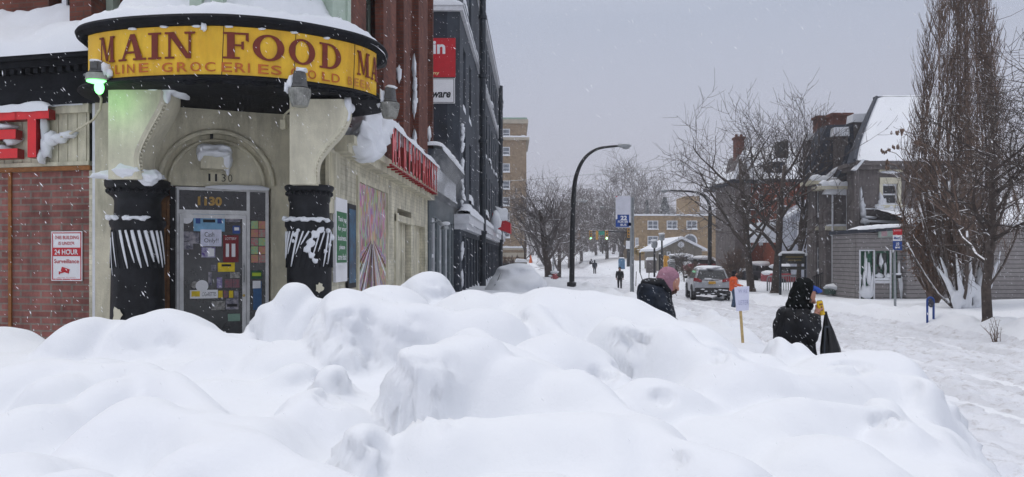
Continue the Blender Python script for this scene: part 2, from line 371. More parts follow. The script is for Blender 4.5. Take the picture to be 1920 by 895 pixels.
# packed, dirtied driving surface as its own sheet just above the ground sheet
xr = np.arange(2.0, 11.4, .045); yr = np.concatenate([np.arange(2.0, 18, .045), np.arange(18, 26, .09), np.arange(26, 60, .3), np.arange(60, 170, 1.5)])
X_, Y_ = np.meshgrid(xr, yr); LIM = np.interp(Y_, [0, 3, 4, 5, 6.6, 8.5, 12, 60], [2.0, 2.35, 2.85, 3.4, 3.9, 3.95, 4.75, 4.9]) + .3*vnoise(X_, Y_, .8, 33); sk = .16*(1-sstep(0, .35, X_-LIM)) + .055*( sstep(-.5, 0, X_-11.33)); ruts = sum(np.exp(-((X_-c_-.25*np.sin(Y_*.11))/.16)**2) for c_ in (5.6,6.9,7.4,8.9,9.6)); Zr = ground(X_, Y_) + .015 - sk + .09*np.abs(vnoise(X_, Y_, .16, 21))*(1-sstep(20, 40, Y_)) + .06*np.abs(vnoise(X_, Y_*.6, .4, 22)) - .10*ruts*(1-sstep(30, 60, Y_)) + .03*vnoise(X_, Y_, .09, 23)*(1-sstep(14, 22, Y_)) + .03
part('road', gridmesh(xr, yr, Zr), M['packed'], smooth=True, kind='structure')

# ------------------------------------------------------------------ the ploughed snow bank in front
# (pixel of the crest, distance, radius across, radius in depth, drop at the rim, profile power)
LUMPS = [
 (-60,612,6.6,.9,.8,.5,2),(20,618,6.9,.5,.5,.4,2),(90,640,8.2,.9,.6,.2,2),(150,594,6.2,.36,.45,.42,2.2),(215,606,6.4,.4,.5,.4,2),
 (335,581,6.6,.55,.6,.5,2),(270,600,6.3,.4,.5,.4,2),(430,618,6.6,.4,.5,.35,2),(545,523,6.9,.22,.34,.34,3.2),(500,560,6.8,.26,.5,.5,2.4),(590,552,6.9,.28,.5,.4,2),
 (655,541,6.0,.42,.5,.6,2.6),(720,533,6.4,.55,.6,.5,2.2),(795,511,7.4,.5,.6,.6,2.2),(890,541,6.9,.6,.6,.4,2),(960,546,7.4,.6,.5,.3,2),
 (1035,536,6.9,.6,.8,.35,2),(1110,542,6.6,.6,.7,.4,2),(1180,556,6.4,.45,.7,.4,2),(1235,585,6.3,.4,.6,.4,2.2),(1300,606,6.0,.42,.6,.4,2.2),(1340,632,6.4,.3,.4,.3,2),
 (1400,652,6.6,.35,.5,.25,2),(1464,634,6.9,.17,.25,.2,2.2),(1510,643,6.9,.17,.25,.18,2.2),(1560,660,6.4,.4,.5,.25,2),(1640,662,6.3,.4,.6,.35,2.4),(1698,666,6.2,.25,.6,.5,3),
 # middle
 (60,668,4.8,.55,.6,.5,2.2),(150,662,5.3,.4,.4,.3,2),(110,690,4.5,.32,.45,.5,2.4),(210,700,4.3,.35,.4,.4,2.2),(290,690,4.7,.5,.4,.35,2),(400,672,5.5,.36,.35,.3,2.2),
 (470,648,5.9,.4,.4,.3,2),(430,712,4.9,.3,.3,.22,2.2),(545,682,5.0,.22,.28,.3,2.4),(605,604,5.7,.2,.28,.34,2.4),(610,682,4.7,.26,.34,.42,2.4),(540,640,5.6,.4,.4,.3,2),
 (640,560,5.7,.36,.42,.6,3.2),(760,566,5.9,.7,.5,.5,2.2),(900,574,5.9,.55,.5,.4,2.2),(870,620,4.5,.5,.62,.85,2.8),(800,640,4.2,.28,.4,.8,3.2),(960,660,4.3,.42,.5,.5,2.2),(1030,620,5.2,.5,.5,.4,2.2),
 (1160,592,5.7,.25,.36,.4,3),(1255,612,5.5,.24,.34,.4,2.8),(1060,690,4.1,.45,.5,.45,2.2),(1320,648,5.5,.3,.36,.3,2.6),(1370,690,4.8,.5,.55,.4,2.4),(1430,664,5.5,.4,.4,.3,2.2),
 (1230,700,4.4,.5,.5,.35,2),(1600,684,5.3,.45,.5,.35,2.4),(1520,690,5.2,.45,.45,.3,2.2),(1665,742,4.5,.17,.22,.34,2.8),(1690,790,3.9,.24,.3,.4,2.6),(1720,700,5.1,.2,.5,.5,2.4),
 # near
 (250,760,3.6,.42,.5,.45,2.4),(90,740,3.9,.4,.5,.4,2.2),(380,840,3.0,.3,.35,.3,2.4),(690,794,3.4,.17,.26,.3,2.8),(620,740,4.1,.4,.4,.3,2),(480,790,3.5,.4,.35,.25,2),
 (860,770,3.5,.45,.4,.4,2.2),(1000,770,3.5,.5,.5,.4,2.2),(1120,780,3.4,.35,.5,.35,2),(1390,776,3.9,.4,.4,.3,2.4),(1480,748,4.2,.42,.4,.3,2.4),(1540,810,3.5,.34,.4,.4,2.8),(1320,850,3.1,.33,.3,.28,2.6),
 (0,850,2.9,.5,.5,.3,2.2),(150,880,2.7,.4,.3,.3,2),(560,880,2.8,.5,.3,.25,2),(950,880,2.8,.5,.4,.25,2),(1620,850,3.3,.4,.4,.4,2.4),(1240,790,3.6,.26,.3,.25,2.4),
]
RIDGES = [  # long draped folds: way points (pixel of the crest, distance), radius, drop
 ([(880,612,5.2),(1010,672,4.5),(1120,742,3.9),(1240,812,3.4)], .34, .40), ([(1000,566,6.3),(1075,628,5.5),(1150,690,4.8)], .26, .30), ([(90,672,4.9),(240,676,4.7),(330,690,4.4),(420,790,3.5)], .30, .38),
 ([(250,752,3.7),(400,800,3.3),(560,868,2.9)], .30, .34), ([(1160,590,5.8),(1250,614,5.5),(1350,668,5.0)], .22, .28), ([(1060,782,3.6),(1200,800,3.4),(1330,868,2.95)], .28, .3),
 ([(330,590,6.5),(470,640,5.9),(600,650,5.4)], .26, .22), ([(650,548,5.9),(632,610,5.4)], .28, .42), ([(1380,690,4.8),(1500,700,4.8),(1600,700,5.0)], .32, .3), ([(1440,760,4.1),(1560,752,4.2),(1650,760,4.3)], .25, .28), ([(-40,700,4.6),(60,690,4.7)], .4, .4), ([(600,720,4.3),(520,790,3.6),(420,872,2.9)], .24, .26)]
def bank(x, y):
    # body: rises away from the camera, ends left of the road and before the shop
    x_, y_ = x, y
    x = x_ + .15*vnoise(x_, y_, .6, 101) + .03*vnoise(x_, y_, .22, 102); y = y_ + .16*vnoise(x_, y_, .6, 103) + .03*vnoise(x_, y_, .25, 104)
    body = np.interp(y, [0.0, 1.6, 3.0, 4.5, 6.0, 7.0, 8.2, 9.2], [.8, .92, 1.02, 1.13, 1.24, 1.14, .72, .55])
    rt = np.interp(y, [0, 3, 4, 5, 6.6, 7.4, 9], [1.35, 1.75, 2.3, 2.85, 3.35, 3.1, 2.0])
    # lower to the right, where the people walk behind
    body = body - .05*(1-sstep(5.6, 6.6, y)) - .16*sstep(-.5, 2.2, x)*sstep(3, 6, y) - .5*sstep(.8, 1.8, x)*sstep(6.7, 7.6, y) + .25*(1-sstep(-2.5, -.5, x))*sstep(6.8, 8, y)
    edge = 1 - sstep(0, 1, (x - rt + .25*vnoise(x, y, .6, 31))/.95 + .0)
    acc = np.exp(19*body)
    for i, (px, py, Y, rx, ry, dr, pw) in enumerate(LUMPS):
        cx = FX(px, Y); ct = FZ(py, Y) - .02
        th = .35*sin(i*2.3); dx = x-cx; dy = y-Y; wob = 1 + .22*vnoise(x, y, .45, 40+i)
        u = (dx*cos(th)+dy*sin(th))/rx; v = (-dx*sin(th)+dy*cos(th))/ry
        d = np.sqrt(u*u+v*v)*wob
        h = np.where(d < 1.8, ct - dr*np.power(np.minimum(d, 1.8), pw), -9)
        acc = acc + np.exp(19*h)
    for i, (pts, r, dr) in enumerate(RIDGES):
        best = np.full(np.shape(x), 9.0); hz_ = np.zeros(np.shape(x))
        P3 = [(FX(a, c), c, FZ(b, c)-.02) for a, b, c in pts]
        for (xa, ya, za), (xc, yc, zc) in zip(P3, P3[1:]):
            dx, dy = xc-xa, yc-ya; t = np.clip(((x-xa)*dx+(y-ya)*dy)/(dx*dx+dy*dy), 0, 1); d = np.sqrt((x-xa-t*dx)**2+(y-ya-t*dy)**2)/r
            m_ = d < best; best = np.where(m_, d, best); hz_ = np.where(m_, za+t*(zc-za), hz_)
        acc = acc + np.exp(19*np.where(best < 2.2, hz_ - dr*np.minimum(best, 2.2)**1.9, -9))
    z = np.log(acc)/19
    x, y = x_, y_
    z = z + .06*vnoise(x, y, .8, 60) + .022*vnoise(x, y, .33, 61) + .008*vnoise(x, y, .13, 62)
    g = ground(x, y)
    z = g*(1-edge) + z*edge
    back = 1-sstep(8.6, 9.6, y)
    z = (g-.05)*(1-back) + z*back
    rough = edge*(1-edge)*4
    return z + rough*(.16*vnoise(x, y, .3, 71) + .14*vnoise(x, y, .13, 72) + .07*vnoise(x, y, .06, 73))
xb = np.arange(-8.6, 5.6, .024); yb = np.concatenate([np.arange(.6, 8.0, .024), np.arange(8.0, 9.8, .05)])
X_, Y_ = np.meshgrid(xb, yb); Zb = bank(X_, Y_)
# broken, crusty faces where chunks fell away: rough only where the surface is steep
gy, gx = np.gradient(Zb, .024); slope = np.sqrt(gx*gx+gy*gy)
msk = sstep(.75, 1.4, slope) * sstep(.02, .22, vnoise(X_, Y_, .9, 90)+.08)
Px = 960+1400*X_/Y_; Py = 480-1400*(Zb-CZ)/Y_
for (px, py, rx, ry) in [(800,735,95,100),(668,618,45,45),(1175,640,50,26),(1150,700,50,22),(1240,745,30,18),(1345,668,22,18),(622,745,34,22),(700,850,40,36),(1665,790,40,16),(1270,862,22,14),(150,590,0.1,0.1),(1600,690,50,16)]:
    d = np.sqrt(((Px-px)/rx)**2 + ((Py-py)/ry)**2 + (.9*vnoise(X_, Y_, .2, 95))**2)
    msk = np.maximum(msk, 1-sstep(.65, 1.05, d))
gy, gx = np.gradient(Zb, .024); nl = np.sqrt(gx*gx+gy*gy+1)
A_, B_ = X_+1.7*Zb, Y_-1.4*Zb
dsp = msk*(.042*vnoise(A_, B_, .15, 91) + .058*vnoise(A_, B_, .07, 92) + .036*vnoise(A_, B_, .04, 93) - .02) + .006*vnoise(A_, B_, .12, 94) + .003*vnoise(A_, B_, .05, 96)
part('snow_bank', gridmesh(xb, yb, Zb+dsp/nl, (X_-gx/nl*dsp, Y_-gy/nl*dsp)), M['snow'], smooth=True, kind='structure')
def BK(x, y): return float(bank(np.array([x]), np.array([y]))[0])

# ------------------------------------------------------------------ snow lying on things
def snow_strip(mb, a, b, inward, wid, h, n=None, seed=0, under=.02):
    "a rounded snow ledge from a to b; inward = unit vector into the wall, wid = depth of the ledge"
    a = Vector(a); b = Vector(b); inw = Vector(inward); L = (b-a).length; n = n or max(4, min(90, int(L/.08)))
    m_ = 7
    def fn(s, t):
        p = a.lerp(b, s); k = noise.noise(Vector((s*L*1.3+seed*7.7, seed*1.3, 0))); k2 = noise.noise(Vector((s*L*5+seed*3.3, 4.4, seed)))
        hh = h*(1+.55*k+.25*k2); e_ = min(1, min(s, 1-s)*n/2.0+.15); hh *= sqrt(e_)
        ang = pi*t; w0 = .5-.5*cos(ang)
        out_ = -.035*sin(ang*.5+.2)*(1+k2) if t < .5 else 0
        return p + inw*(wid*w0 + out_*(1-w0)) + Vector((0,0, hh*(sin(ang)**.55 if 0 < ang < pi-.01 else 0) - (under*(1+.8*k2) if t == 0 else 0)))
    return mb.grid(fn, n, m_)
def snow_on_box(mb, x0, x1, y0, y1, z, h, seed=0, amp=.3):
    def fn(s, t):
        e_ = min(1, min(s, 1-s)*6)*min(1, min(t, 1-t)*6); x = x0+(x1-x0)*s; y = y0+(y1-y0)*t
        return Vector((x, y, z + h*sqrt(max(e_, 0))*(1+amp*noise.noise(Vector((x*1.1, y*1.1, seed*5))))))
    return mb.grid(fn, 24, 14)
# ------------------------------------------------------------------ corner food store
def FR(u, d, z): return Vector((-2.863+.0286*u-d, u, z))              # side facade: u runs away from the camera
def FL(u, d, z): return Vector((u, 10.3+(-5.72-u)*.227+d, z))          # left facade: u runs to the right
EA, EE, EN = Vector((-4.73,10.5,0)), Vector((.918,.397,0)), Vector((-.397,.918,0))
def FE(u, d, z): p = EA+EE*u+EN*d; return Vector((p.x, p.y, z))         # entrance wall
def UR(px): return 2.863/(.0286-(px-960)/1400)
def UL(px): k = (px-960)/1400; return 9.0*k/(1+.227*k)
def UE(px):
    k = (px-960)/1400; return (k*EA.y-EA.x)/(EE.x-k*EE.y)
def zR(px, py): return FZ(py, UR(px))
def zL(px, py): return FZ(py, FL(UL(px),0,0).y)
def zE(px, py): return FZ(py, FE(UE(px),0,0).y)
def cells(mb, fr, u0, u1, z0, z1, d0, d1, ops=(), m=0):
    us = sorted({u0, u1, *[v for o in ops for v in (o[0], o[1]) if u0 < v < u1]}); zs = sorted({z0, z1, *[v for o in ops for v in (o[2], o[3]) if z0 < v < z1]})
    for a, b in zip(us, us[1:]):
        for c, d in zip(zs, zs[1:]):
            if any(o[0]-1e-6 <= a and b <= o[1]+1e-6 and o[2]-1e-6 <= c and d <= o[3]+1e-6 for o in ops): continue
            mb.box(a, b, d0, d1, c, d, m, fr)
    return mb
def frame(mb, fr, u0, u1, z0, z1, t, d0, d1, m=0):
    mb.box(u0, u1, d0, d1, z0, z0+t, m, fr); mb.box(u0, u1, d0, d1, z1-t, z1, m, fr)
    mb.box(u0, u0+t, d0, d1, z0+t, z1-t, m, fr); mb.box(u1-t, u1, d0, d1, z0+t, z1-t, m, fr)
    return mb
def window(parent, fr, u0, u1, z0, z1, d, fm, gm, t=.06, sashes=True, sill=None, head=None, seed=0, lbl=None, vbar=False):
    f = MB(); frame(f, fr, u0, u1, z0, z1, t, d-.03, d+.05)
    if sashes: f.box(u0+t, u1-t, d-.02, d+.04, (z0+z1)/2-t*.4, (z0+z1)/2+t*.4, 0, fr)
    if vbar: f.box((u0+u1)/2-t*.4, (u0+u1)/2+t*.4, d-.022, d+.042, z0+t, z1-t, 0, fr)
    o = part('window', f, fm, parent, label=lbl)
    p = MB(); p.box(u0+t*.5, u1-t*.5, d+.01, d+.02, z0+t*.5, z1-t*.5, 0, fr); part('pane', p, gm, o)
    if sill or head:
        s = MB(); inw = (fr(u0,1,0)-fr(u0,0,0))
        if sill: snow_strip(s, fr(u0-.05, d-sill, z0), fr(u1+.05, d-sill, z0), inw, sill, sill*.9, seed=seed)
        if head: snow_strip(s, fr(u0, d-.06, z1-head), fr(u1, d-.06, z1-head), inw, .07, head*.9, seed=seed+1)
        part('sill_snow', s, M['snow'], o, smooth=True)
    return o

store = thing('corner_store', 'cream and red brick corner grocery with a rounded bay over its columned doorway', 'building', (-4.5, 11, 0))
W = MB()
cells(W, FL, -11.0, -5.72, -.2, 3.18, 0, .3, [(UL(-90), UL(167), -.2, 3.19)])
part('wall', W, M['creambrick'], store)
W = MB(); W.box(UL(-90), UL(167), .05, .3, -.2, 3.19, 0, FL); part('brick_infill', W, M['infill'], store, label='red brick infill panel of the left shopfront')
W = MB(); t_ = UL(167); W.box(UL(-90), t_+.02, -.02, .05, 3.19, 3.25, 0, FL)
W.box(UL(16)-.025, UL(16)+.025, .02, .06, -.2, 3.19, 0, FL); part('timber_trim', W, M['wood'], store)
W = MB(); W.box(-5.8+.02, -5.72, -.03, .3, -.2, 4.1, 0, FL); part('corner_trim', W, M['whitepaint'], store)
# grooved panel behind the red letters
W = MB(); u = UL(-90)
while u < UL(165):
    W.box(u, min(u+.14, UL(167)), 0.0, .25, 3.25, 4.02, 0, FL); u += .15
W.box(UL(-90), UL(167), .02, .28, 3.25, 4.03, 0, FL); W.box(UL(-90), UL(167)+.02, -.05, .2, 3.98, 4.1, 0, FL); W.box(UL(-90), UL(167)+.01, -.03, .1, 3.255, 3.31, 0, FL)
part('grooved_panel', W, M['cream'], store)
# pilaster at the corner, walls around the entrance
W = MB()
pts = [(-5.72,10.24),(-5.30,10.16),(-5.22,10.5),(-5.72,10.6)]
W.prism(pts, lambda u, d, v: Vector((u, v, d)), -.2, 4.12)
W.prism([(-5.3,10.3),(-4.98,10.42),(-5.1,10.7),(-5.4,10.6)], lambda u, d, v: Vector((u, v, d)), -.2, 4.12)
part('corner_pilaster', W, M['cream'], store)
# entrance wall with a round-headed recess
W = MB(); UA, UB, UC, RA = UE(303), UE(509), UE(404), 0
zs_ = 3.03; rA = (UB-UA)/2; uc = (UA+UB)/2; NA = 20
W.box(UA-.35, UA, 0, .3, -.2, 4.2, 0, FE); W.box(UB, UB+.62, 0, .3, -.2, 4.2, 0, FE)
for k in range(NA):
    a0, a1 = pi-pi*k/NA, pi-pi*(k+1)/NA
    q = [(uc+rA*cos(a0), zs_+rA*sin(a0)), (uc+rA*cos(a1), zs_+rA*sin(a1)), (uc+rA*cos(a1), 4.2), (uc+rA*cos(a0), 4.2)]
    W.prism(q, lambda u, d, v: FE(u, d, v), 0, .12)
W.prism([(UB+.0, 0)]*0 or [(-3.25,11.15),(-2.57,10.6),(-2.8,10.95),(-3.1,11.5)], lambda u, d, v: Vector((u, v, d)), -.2, 4.12)
part('entrance_wall', W, M['cream'], store, smooth=False)
W = MB(); W.box(UA-.02, UB+.02, .12, .2, 3.0, 4.1, 0, FE)
for rr, dd in ((rA-.10, .085), (rA+.02, -.02)):
    W.tube([FE(uc+rr*cos(pi*k/28), dd, zs_+rr*sin(pi*k/28)) for k in range(29)], .028 if dd > 0 else .035, 8)
part('arch_moulding', W, M['cream'], store, smooth='auto')
W = MB(); W.box(UE(397)-.02, UE(397)+.02, .08, .14, 3.68, 3.78, 0, FE); part('arch_slot', W, M['ink'], store)
# door set
dz0 = .55; DF = MB(); u0, u1, um = UE(329), UE(505), UE(466)
frame(DF, FE, u0, u1, dz0, 2.985, .045, .1, .2); DF.box(um-.02, um+.025, .1, .2, dz0, 2.94, 0, FE); DF.box(u0+.045, um-.02, .1, .2, 2.60, 2.66, 0, FE)
part('door_frame', DF, M['alu'], store)
TR = MB(); TR.box(u0+.04, um-.015, .14, .16, 2.66, 2.945, 0, FE)
tr = part('transom_pane', TR, M['glassdark'], store)
GN = MB(); text_fit(GN, '1130', FE, UE(371), UE(417), 2.725, 2.855, .135, extrude=0, offset=.05)
part('house_number', GN, mat('gold_leaf', (.45,.27,.06), .5, .1, 8), tr)
SL = MB(); SL.box(um+.025, u1-.045, .14, .16, dz0, 2.945, 0, FE)
sl = part('sidelight', SL, M['glassdark'], store, label='narrow dark side pane with pink and teal ticket strip')
E1 = MB()
for i in range(5):
    for j in range(2):
        uu = UE(472)+j*.105; E1.box(uu, uu+.098, .128, .137, 1.90+i*.125, 2.015+i*.125, (i+j*2) % 3, FE)
part('sticker', E1, [mat('pink_print', (.55,.16,.22), .5, .9, 30, col2=(.5,.35,.12)), mat('teal_print', (.2,.5,.36), .5, .9, 30, col2=(.55,.5,.15)), mat('magenta_print', (.55,.12,.16), .5, .9, 25, col2=(.25,.4,.3))], sl)
E1 = MB(); E1.box(UE(472), UE(493), .128, .137, 1.66, 1.78, 0, FE); E1.box(UE(474), UE(491), .125, .1275, 1.70, 1.75, 1, FE)
part('sticker', E1, [mat('dark_green_sticker', (.02,.09,.05), .5), mat('lime_mark', (.4,.55,.03), .5)], sl)
E1 = MB(); E1.box(UE(476), UE(492), .128, .137, 1.2, 1.62, 0, FE); E1.box(UE(475), UE(490), .125, .1275, 1.52, 1.63, 1, FE)
part('sticker', E1, [mat('blue_flyer', (.04,.12,.27), .5), M['white']], sl)
DR = MB(); v0, v1 = u0+.05, um-.025; frame(DR, FE, v0, v1, dz0, 2.595, .055, .09, .15); door = part('entrance_door', DR, M['alu'], store)
P_ = MB(); P_.box(v0+.05, v1-.05, .11, .13, dz0+.05, 2.545, 0, FE); part('pane', P_, M['glassdark'], door)
HB = MB(); hu = v1-.035
HB.tube([FE(hu,.09,1.62), FE(hu,.04,1.62), FE(hu,.04,1.86), FE(hu,.09,1.86)], .009, 6); part('handle', HB, M['steel'], door)
HB = MB(); HB.lathe((0,0,0), [(.0,0),(.02,0),(.02,.02)], 10); HB.v = [tuple(FE(hu+x, .07+z, 1.42+y)) for x, y, z in HB.v]; part('lock', HB, mat('brass', (.35,.26,.1), .3, metal=.8), door)
stk = {'w': M['white'], 'lb': mat('light_blue_notice', (.20,.42,.62), .5), 'y': mat('yellow_sticker', (.75,.55,.01), .5), 'dr': mat('dark_red_card', (.20,.01,.015), .5), 'b': M['blue'], 'p': mat('pink_black_sticker', (.3,.08,.1), .5, .8, 30, col2=(.1,.1,.12)),
       'ph': mat('photo_print', (.45,.42,.45), .5, .9, 12, col2=(.03,.035,.07)), 'k': M['ink'], 'g': mat('faded_green_sticker', (.2,.32,.25), .5), 'pu': mat('purple_sticker', (.09,.04,.25), .5, .5, 20, col2=(.5,.5,.6)), 'gr': mat('gray_tag', (.3,.29,.27), .5, .4, 20), 'wp': mat('paper_note', (.68,.69,.82), .6)}
def de(px, py): return UE(px), zE(px, py)
def sticker(x0, y0, x1, y1, key, dd=0.0, extra=None):
    q = MB(); a, zt = de(x0, y0); b, zb = de(x1, y1); q.box(a, b, .1035-dd, .109-dd, zb, zt, 0, FE); ms = [stk[key]]
    for e_ in (extra or []):
        kind = e_[0]; a2, t2 = de(e_[1], e_[2]); b2, c2 = de(e_[3], e_[4]); mi = len(ms); ms.append(stk[e_[5]])
        if kind == 'r': q.box(a2, b2, .1005-dd, .103-dd, c2, t2, mi, FE)
        else: text_fit(q, kind, FE, a2, b2, c2, t2, .1025-dd, m=mi, offset=e_[6] if len(e_) > 6 else 0)
    part('sticker', q, ms, door)
sticker(363,398,422,434,'lb',0,[('r',367,408,376,419,'b'),('r',381,411,404,417,'k'),('r',408,407,417,419,'b')])
sticker(376,430,416,462,'wp',.006,[('Cash',384,435,402,444,'k'),('Only!!',383,447,410,457,'k')])
sticker(341,434,363,452,'ph'); sticker(354,436,374,457,'ph',.006); sticker(344,453,362,468,'ph',.003)
sticker(378,464,404,483,'pu',0,[('r',390,466,402,481,'w')]); sticker(437,423,451,438,'b',0,[('r',440,426,449,432,'w')]); sticker(424,399,451,416,'ph')
sticker(419,441,448,492,'dr',0,[('LOTTERY',423,445,444,450,'w'),('r',424,457,430,482,'w'),('r',435,457,442,482,'w')])
sticker(409,493,441,510,'y',.004,[('r',416,496,434,500,'k')]); sticker(396,497,406,508,'ph'); sticker(391,511,398,536,'ph'); sticker(407,521,417,541,'pu')
sticker(422,524,436,540,'p'); sticker(437,524,450,540,'p'); sticker(432,511,450,522,'gr')
sticker(356,545,409,560,'w',0,[('r',359,547,375,557,'y'),('CIGARETTES',379,549,406,556,'k')])
for i_, c_ in enumerate(('y','p','y','ph')): sticker(410+i_*10,546,418+i_*10,559,c_)
sticker(397,566,422,582,'gr'); sticker(424,561,448,581,'ph',.003,[('r',426,571,446,576,'k')]); sticker(428,590,451,603,'g')
for cx_, cy_, r_, k_ in ((350,408,.085,'w'),(379,537,.085,'w'),(365,535,.05,'gr')):
    q = MB(); uu, zz = de(cx_, cy_); q.prism([(uu+r_*cos(t*pi/10), zz+r_*sin(t*pi/10)) for t in range(20)], FE, .1035-.001*r_*30, .109); part('sticker', q, stk[k_], door)
# jamb boards left of the door
W = MB(); W.box(UE(300), UE(312), -.10, -.05, .5, 2.9, 0, FE); W.box(UE(313), UE(318), -.08, -.04, .5, 2.82, 0, FE); part('jamb_board', W, M['brownwood'], store)
W = MB()
for i in range(4): W.box(UE(321)+i*.02, UE(321)+i*.02+.008, -.02, 0.0, .5, 2.95, 0, FE)
W.box(UE(319), UE(329), .0, .12, .5, 2.97, 0, FE); part('gate_and_shadow', W, M['ink'], store)  # black slab behind the bars is the shadow of the recess, put in as colour
# script number plaque and the snowy box lamp above the door
W = MB(); W.box(UE(387), UE(437), -.0+.10, .125, zE(410,342), zE(410,322), 0, FE); W.v = [tuple(v) for v in W.v]
pl = part('number_plaque', W, M['cream'], store)
for i_, ch in enumerate('1130'):
    q = MB(); a = UE(391+i_*12.5); text_fit(q, ch, FE, a, a+(.028 if ch == '1' else .055), zE(400,339), zE(400,325), .095, offset=-.01); part('number', q, M['ink'], pl)
W = MB(); W.box(UE(376), UE(428), -.1, .1, zE(400,318), zE(400,288), 0, FE); bl = part('box_lamp', W, M['cream'], store)
W = MB(); c = FE(UE(402), -.02, zE(400,285)); W.blob(c, (.27,.15,.10), 3, .2, 3, 2); W.blob(FE(UE(426), -.06, zE(400,300)), (.07,.07,.16), 5, .2, 2, 2); W.blob(FE(UE(376), -.06, zE(400,296)), (.05,.06,.08), 6, .2, 2, 2); W.blob(FE(UE(427), -.06, zE(400,318)), (.03,.04,.1), 7, .2, 2, 2)
part('snow_cap', remesh(W, .016, 4), M['snow'], bl, smooth=True)
W = MB(); snow_strip(W, FE(UE(385),.02,2.985), FE(UE(505),.02,2.985), EN, .12, .05, seed=2); part('door_head_snow', W, M['snow'], store, smooth=True)

# columns
def column(cx, cy, ztop, rc, rs, rb, lbl, side):
    C = MB(); prof = [(rb+.02,-.2),(rb,.6),(rb-.015,1.2),(rs+.03,1.9),(rs+.022,2.30),(rs+.03,2.36),(rs+.055,2.40),(rs+.055,2.46),(rs+.02,2.50),(rs,2.53),(rs-.005,2.72),(rs+.012,2.76),(rc-.05,2.80),(rc-.03,2.83),(rc-.045,2.86),(rc-.015,2.89),(rc,2.92),(rc,ztop-.015),(rc-.02,ztop)]
    C.lathe((cx,cy,0), prof, 40)
    for k in range(22):   # egg beads round the capital
        a = 2*pi*k/22; C.blob((cx+(rc-.035)*cos(a), cy+(rc-.035)*sin(a), 2.845), (.028,.028,.035), 0, 0, 1)
    for k in range(26):   # raised, slightly twisted ribs
        a = 2*pi*k/26; C.tube([(cx+(rs+.022+.012*t)*cos(a+.34*t*side), cy+(rs+.022+.012*t)*sin(a+.34*t*side), 2.34-.5*t) for t in (0,.25,.5,.75,1)], .013, 5)
    col = part('column', C, M['blackpaint'], store, smooth='auto', label=lbl)
    S = MB(); rg = random.Random(3+side)
    for k in range(26):
        a = 2*pi*(k+.5)/26
        if not (pi+.1 < a < 2*pi-.02+.4): continue
        if side > 0 and rg.random() < .12: continue
        l_ = (.8+.2*rg.random()) if side > 0 else (.35+.6*rg.random())
        wv = (.005+.013*max(0, cos(a-1.68*pi)) if side > 0 else .012)*rg.uniform(.75,1.2)
        zt = 2.33 - (.12 if a < 1.4*pi and side > 0 else 0)*rg.random()
        S.tube([(cx+(rs+.035+.012*t)*cos(a+.34*t*side), cy+(rs+.035+.012*t)*sin(a+.34*t*side), zt-.5*t*l_) for t in (0,.2,.4,.6,.8,1)], [wv, wv*1.15, wv, wv*.9, wv*.8, wv*.4], 6)
    part('flute_snow', S, M['snow'], col, smooth=True)
    S = MB()
    for k in range(14 if side > 0 else 16):
        a = 1.12*pi+ .72*pi*k/15; r_ = rs+.05
        if side > 0 and 5 < k < 8 : continue
        S.blob((cx+r_*cos(a), cy+r_*sin(a), 2.49+.01*sin(k*2)), (.05,.05,.025+.012*sin(k*1.7)), k, .3, 2, 3)
    part('ring_snow', remesh(S, .012, 3), M['snow'], col, smooth=True)
    return col
colL = column(-4.96, 9.9, 3.0, .395, .285, .345, 'left black column with snow filled flutes beside the brick infill', 1)
colR = column(-2.78, 10.25, 2.96, .33, .27, .31, 'right black column with a broken patch of snow on its flutes', -1)
S = MB(); S.blob((-4.97,9.58,3.03), (.38,.14,.07), 7, .3, 3, 2.5); S.blob((-4.68,9.56,3.0), (.13,.10,.10), 8, .3, 3, 2); S.blob((-4.90,9.44,3.07), (.16,.07,.09), 8, .3, 3, 2); S.blob((-4.96,9.82,3.05), (.37,.3,.075), 1, .3, 3, 2.5); S.blob((-4.72,9.68,3.03), (.18,.13,.09), 2, .2, 3, 2); S.blob((-5.18,9.7,3.02), (.14,.12,.05), 3, .2, 2, 2); S.blob((-4.84,9.68,3.12), (.05,.05,.09), 4, .2, 2, 2); S.blob((-4.63,9.62,2.98), (.07,.05,.08), 4, .2, 2, 2)
part('capital_snow', remesh(S, .016, 4), M['snow'], colL, smooth=True)
S = MB(); S.blob((-2.66,9.98,2.99), (.07,.06,.07), 1, .2, 2, 2); S.blob((-2.64,9.99,3.06), (.03,.03,.06), 2, .2, 2, 2); part('capital_snow', remesh(S, .012, 3), M['snow'], colR, smooth=True)
S = MB()   # plastered patch on the right column
for px, py, r_ in ((590,440,.06),(583,455,.06),(577,468,.055),(584,480,.05),(590,490,.04),(598,430,.06),(608,432,.05),(612,445,.045),(610,460,.04),(605,472,.035),(560,432,.03),(553,440,.035),(550,452,.03)):
    p = F(px, py, 9.97+.0000*px); dx = p.x+2.78; yy = 10.25 - sqrt(max(.0, .30**2-dx*dx)) ; S.blob((p.x, yy, p.z), (r_,.03,r_), px, .35, 2, 3)
part('plastered_snow', remesh(S, .011, 3), M['snow'], colR, smooth=True)
for c_, (px, py, Y, r_, yy) in ((colL, (222,590,9.6,.12,0)), (colR, (598,540,9.97,.07,0))):
    q = MB(); p = F(px, py, Y); cx, cy, rb = (-4.96,9.9,.342) if c_ is colL else (-2.78,10.25,.31)
    rg = random.Random(px); V = []
    for t in range(15):
        rr = r_*(.6+.5*rg.random()); V.append((p.x+rr*cos(t*2*pi/15)*.7, p.z+rr*sin(t*2*pi/15)))
    q.prism(V, lambda u, d, v: Vector((u, cy - sqrt(max(.001, (rb+.008+d)**2-(u-cx)**2)), v)), 0, .004); part('paint_chip', q, M['creamlight'], c_)

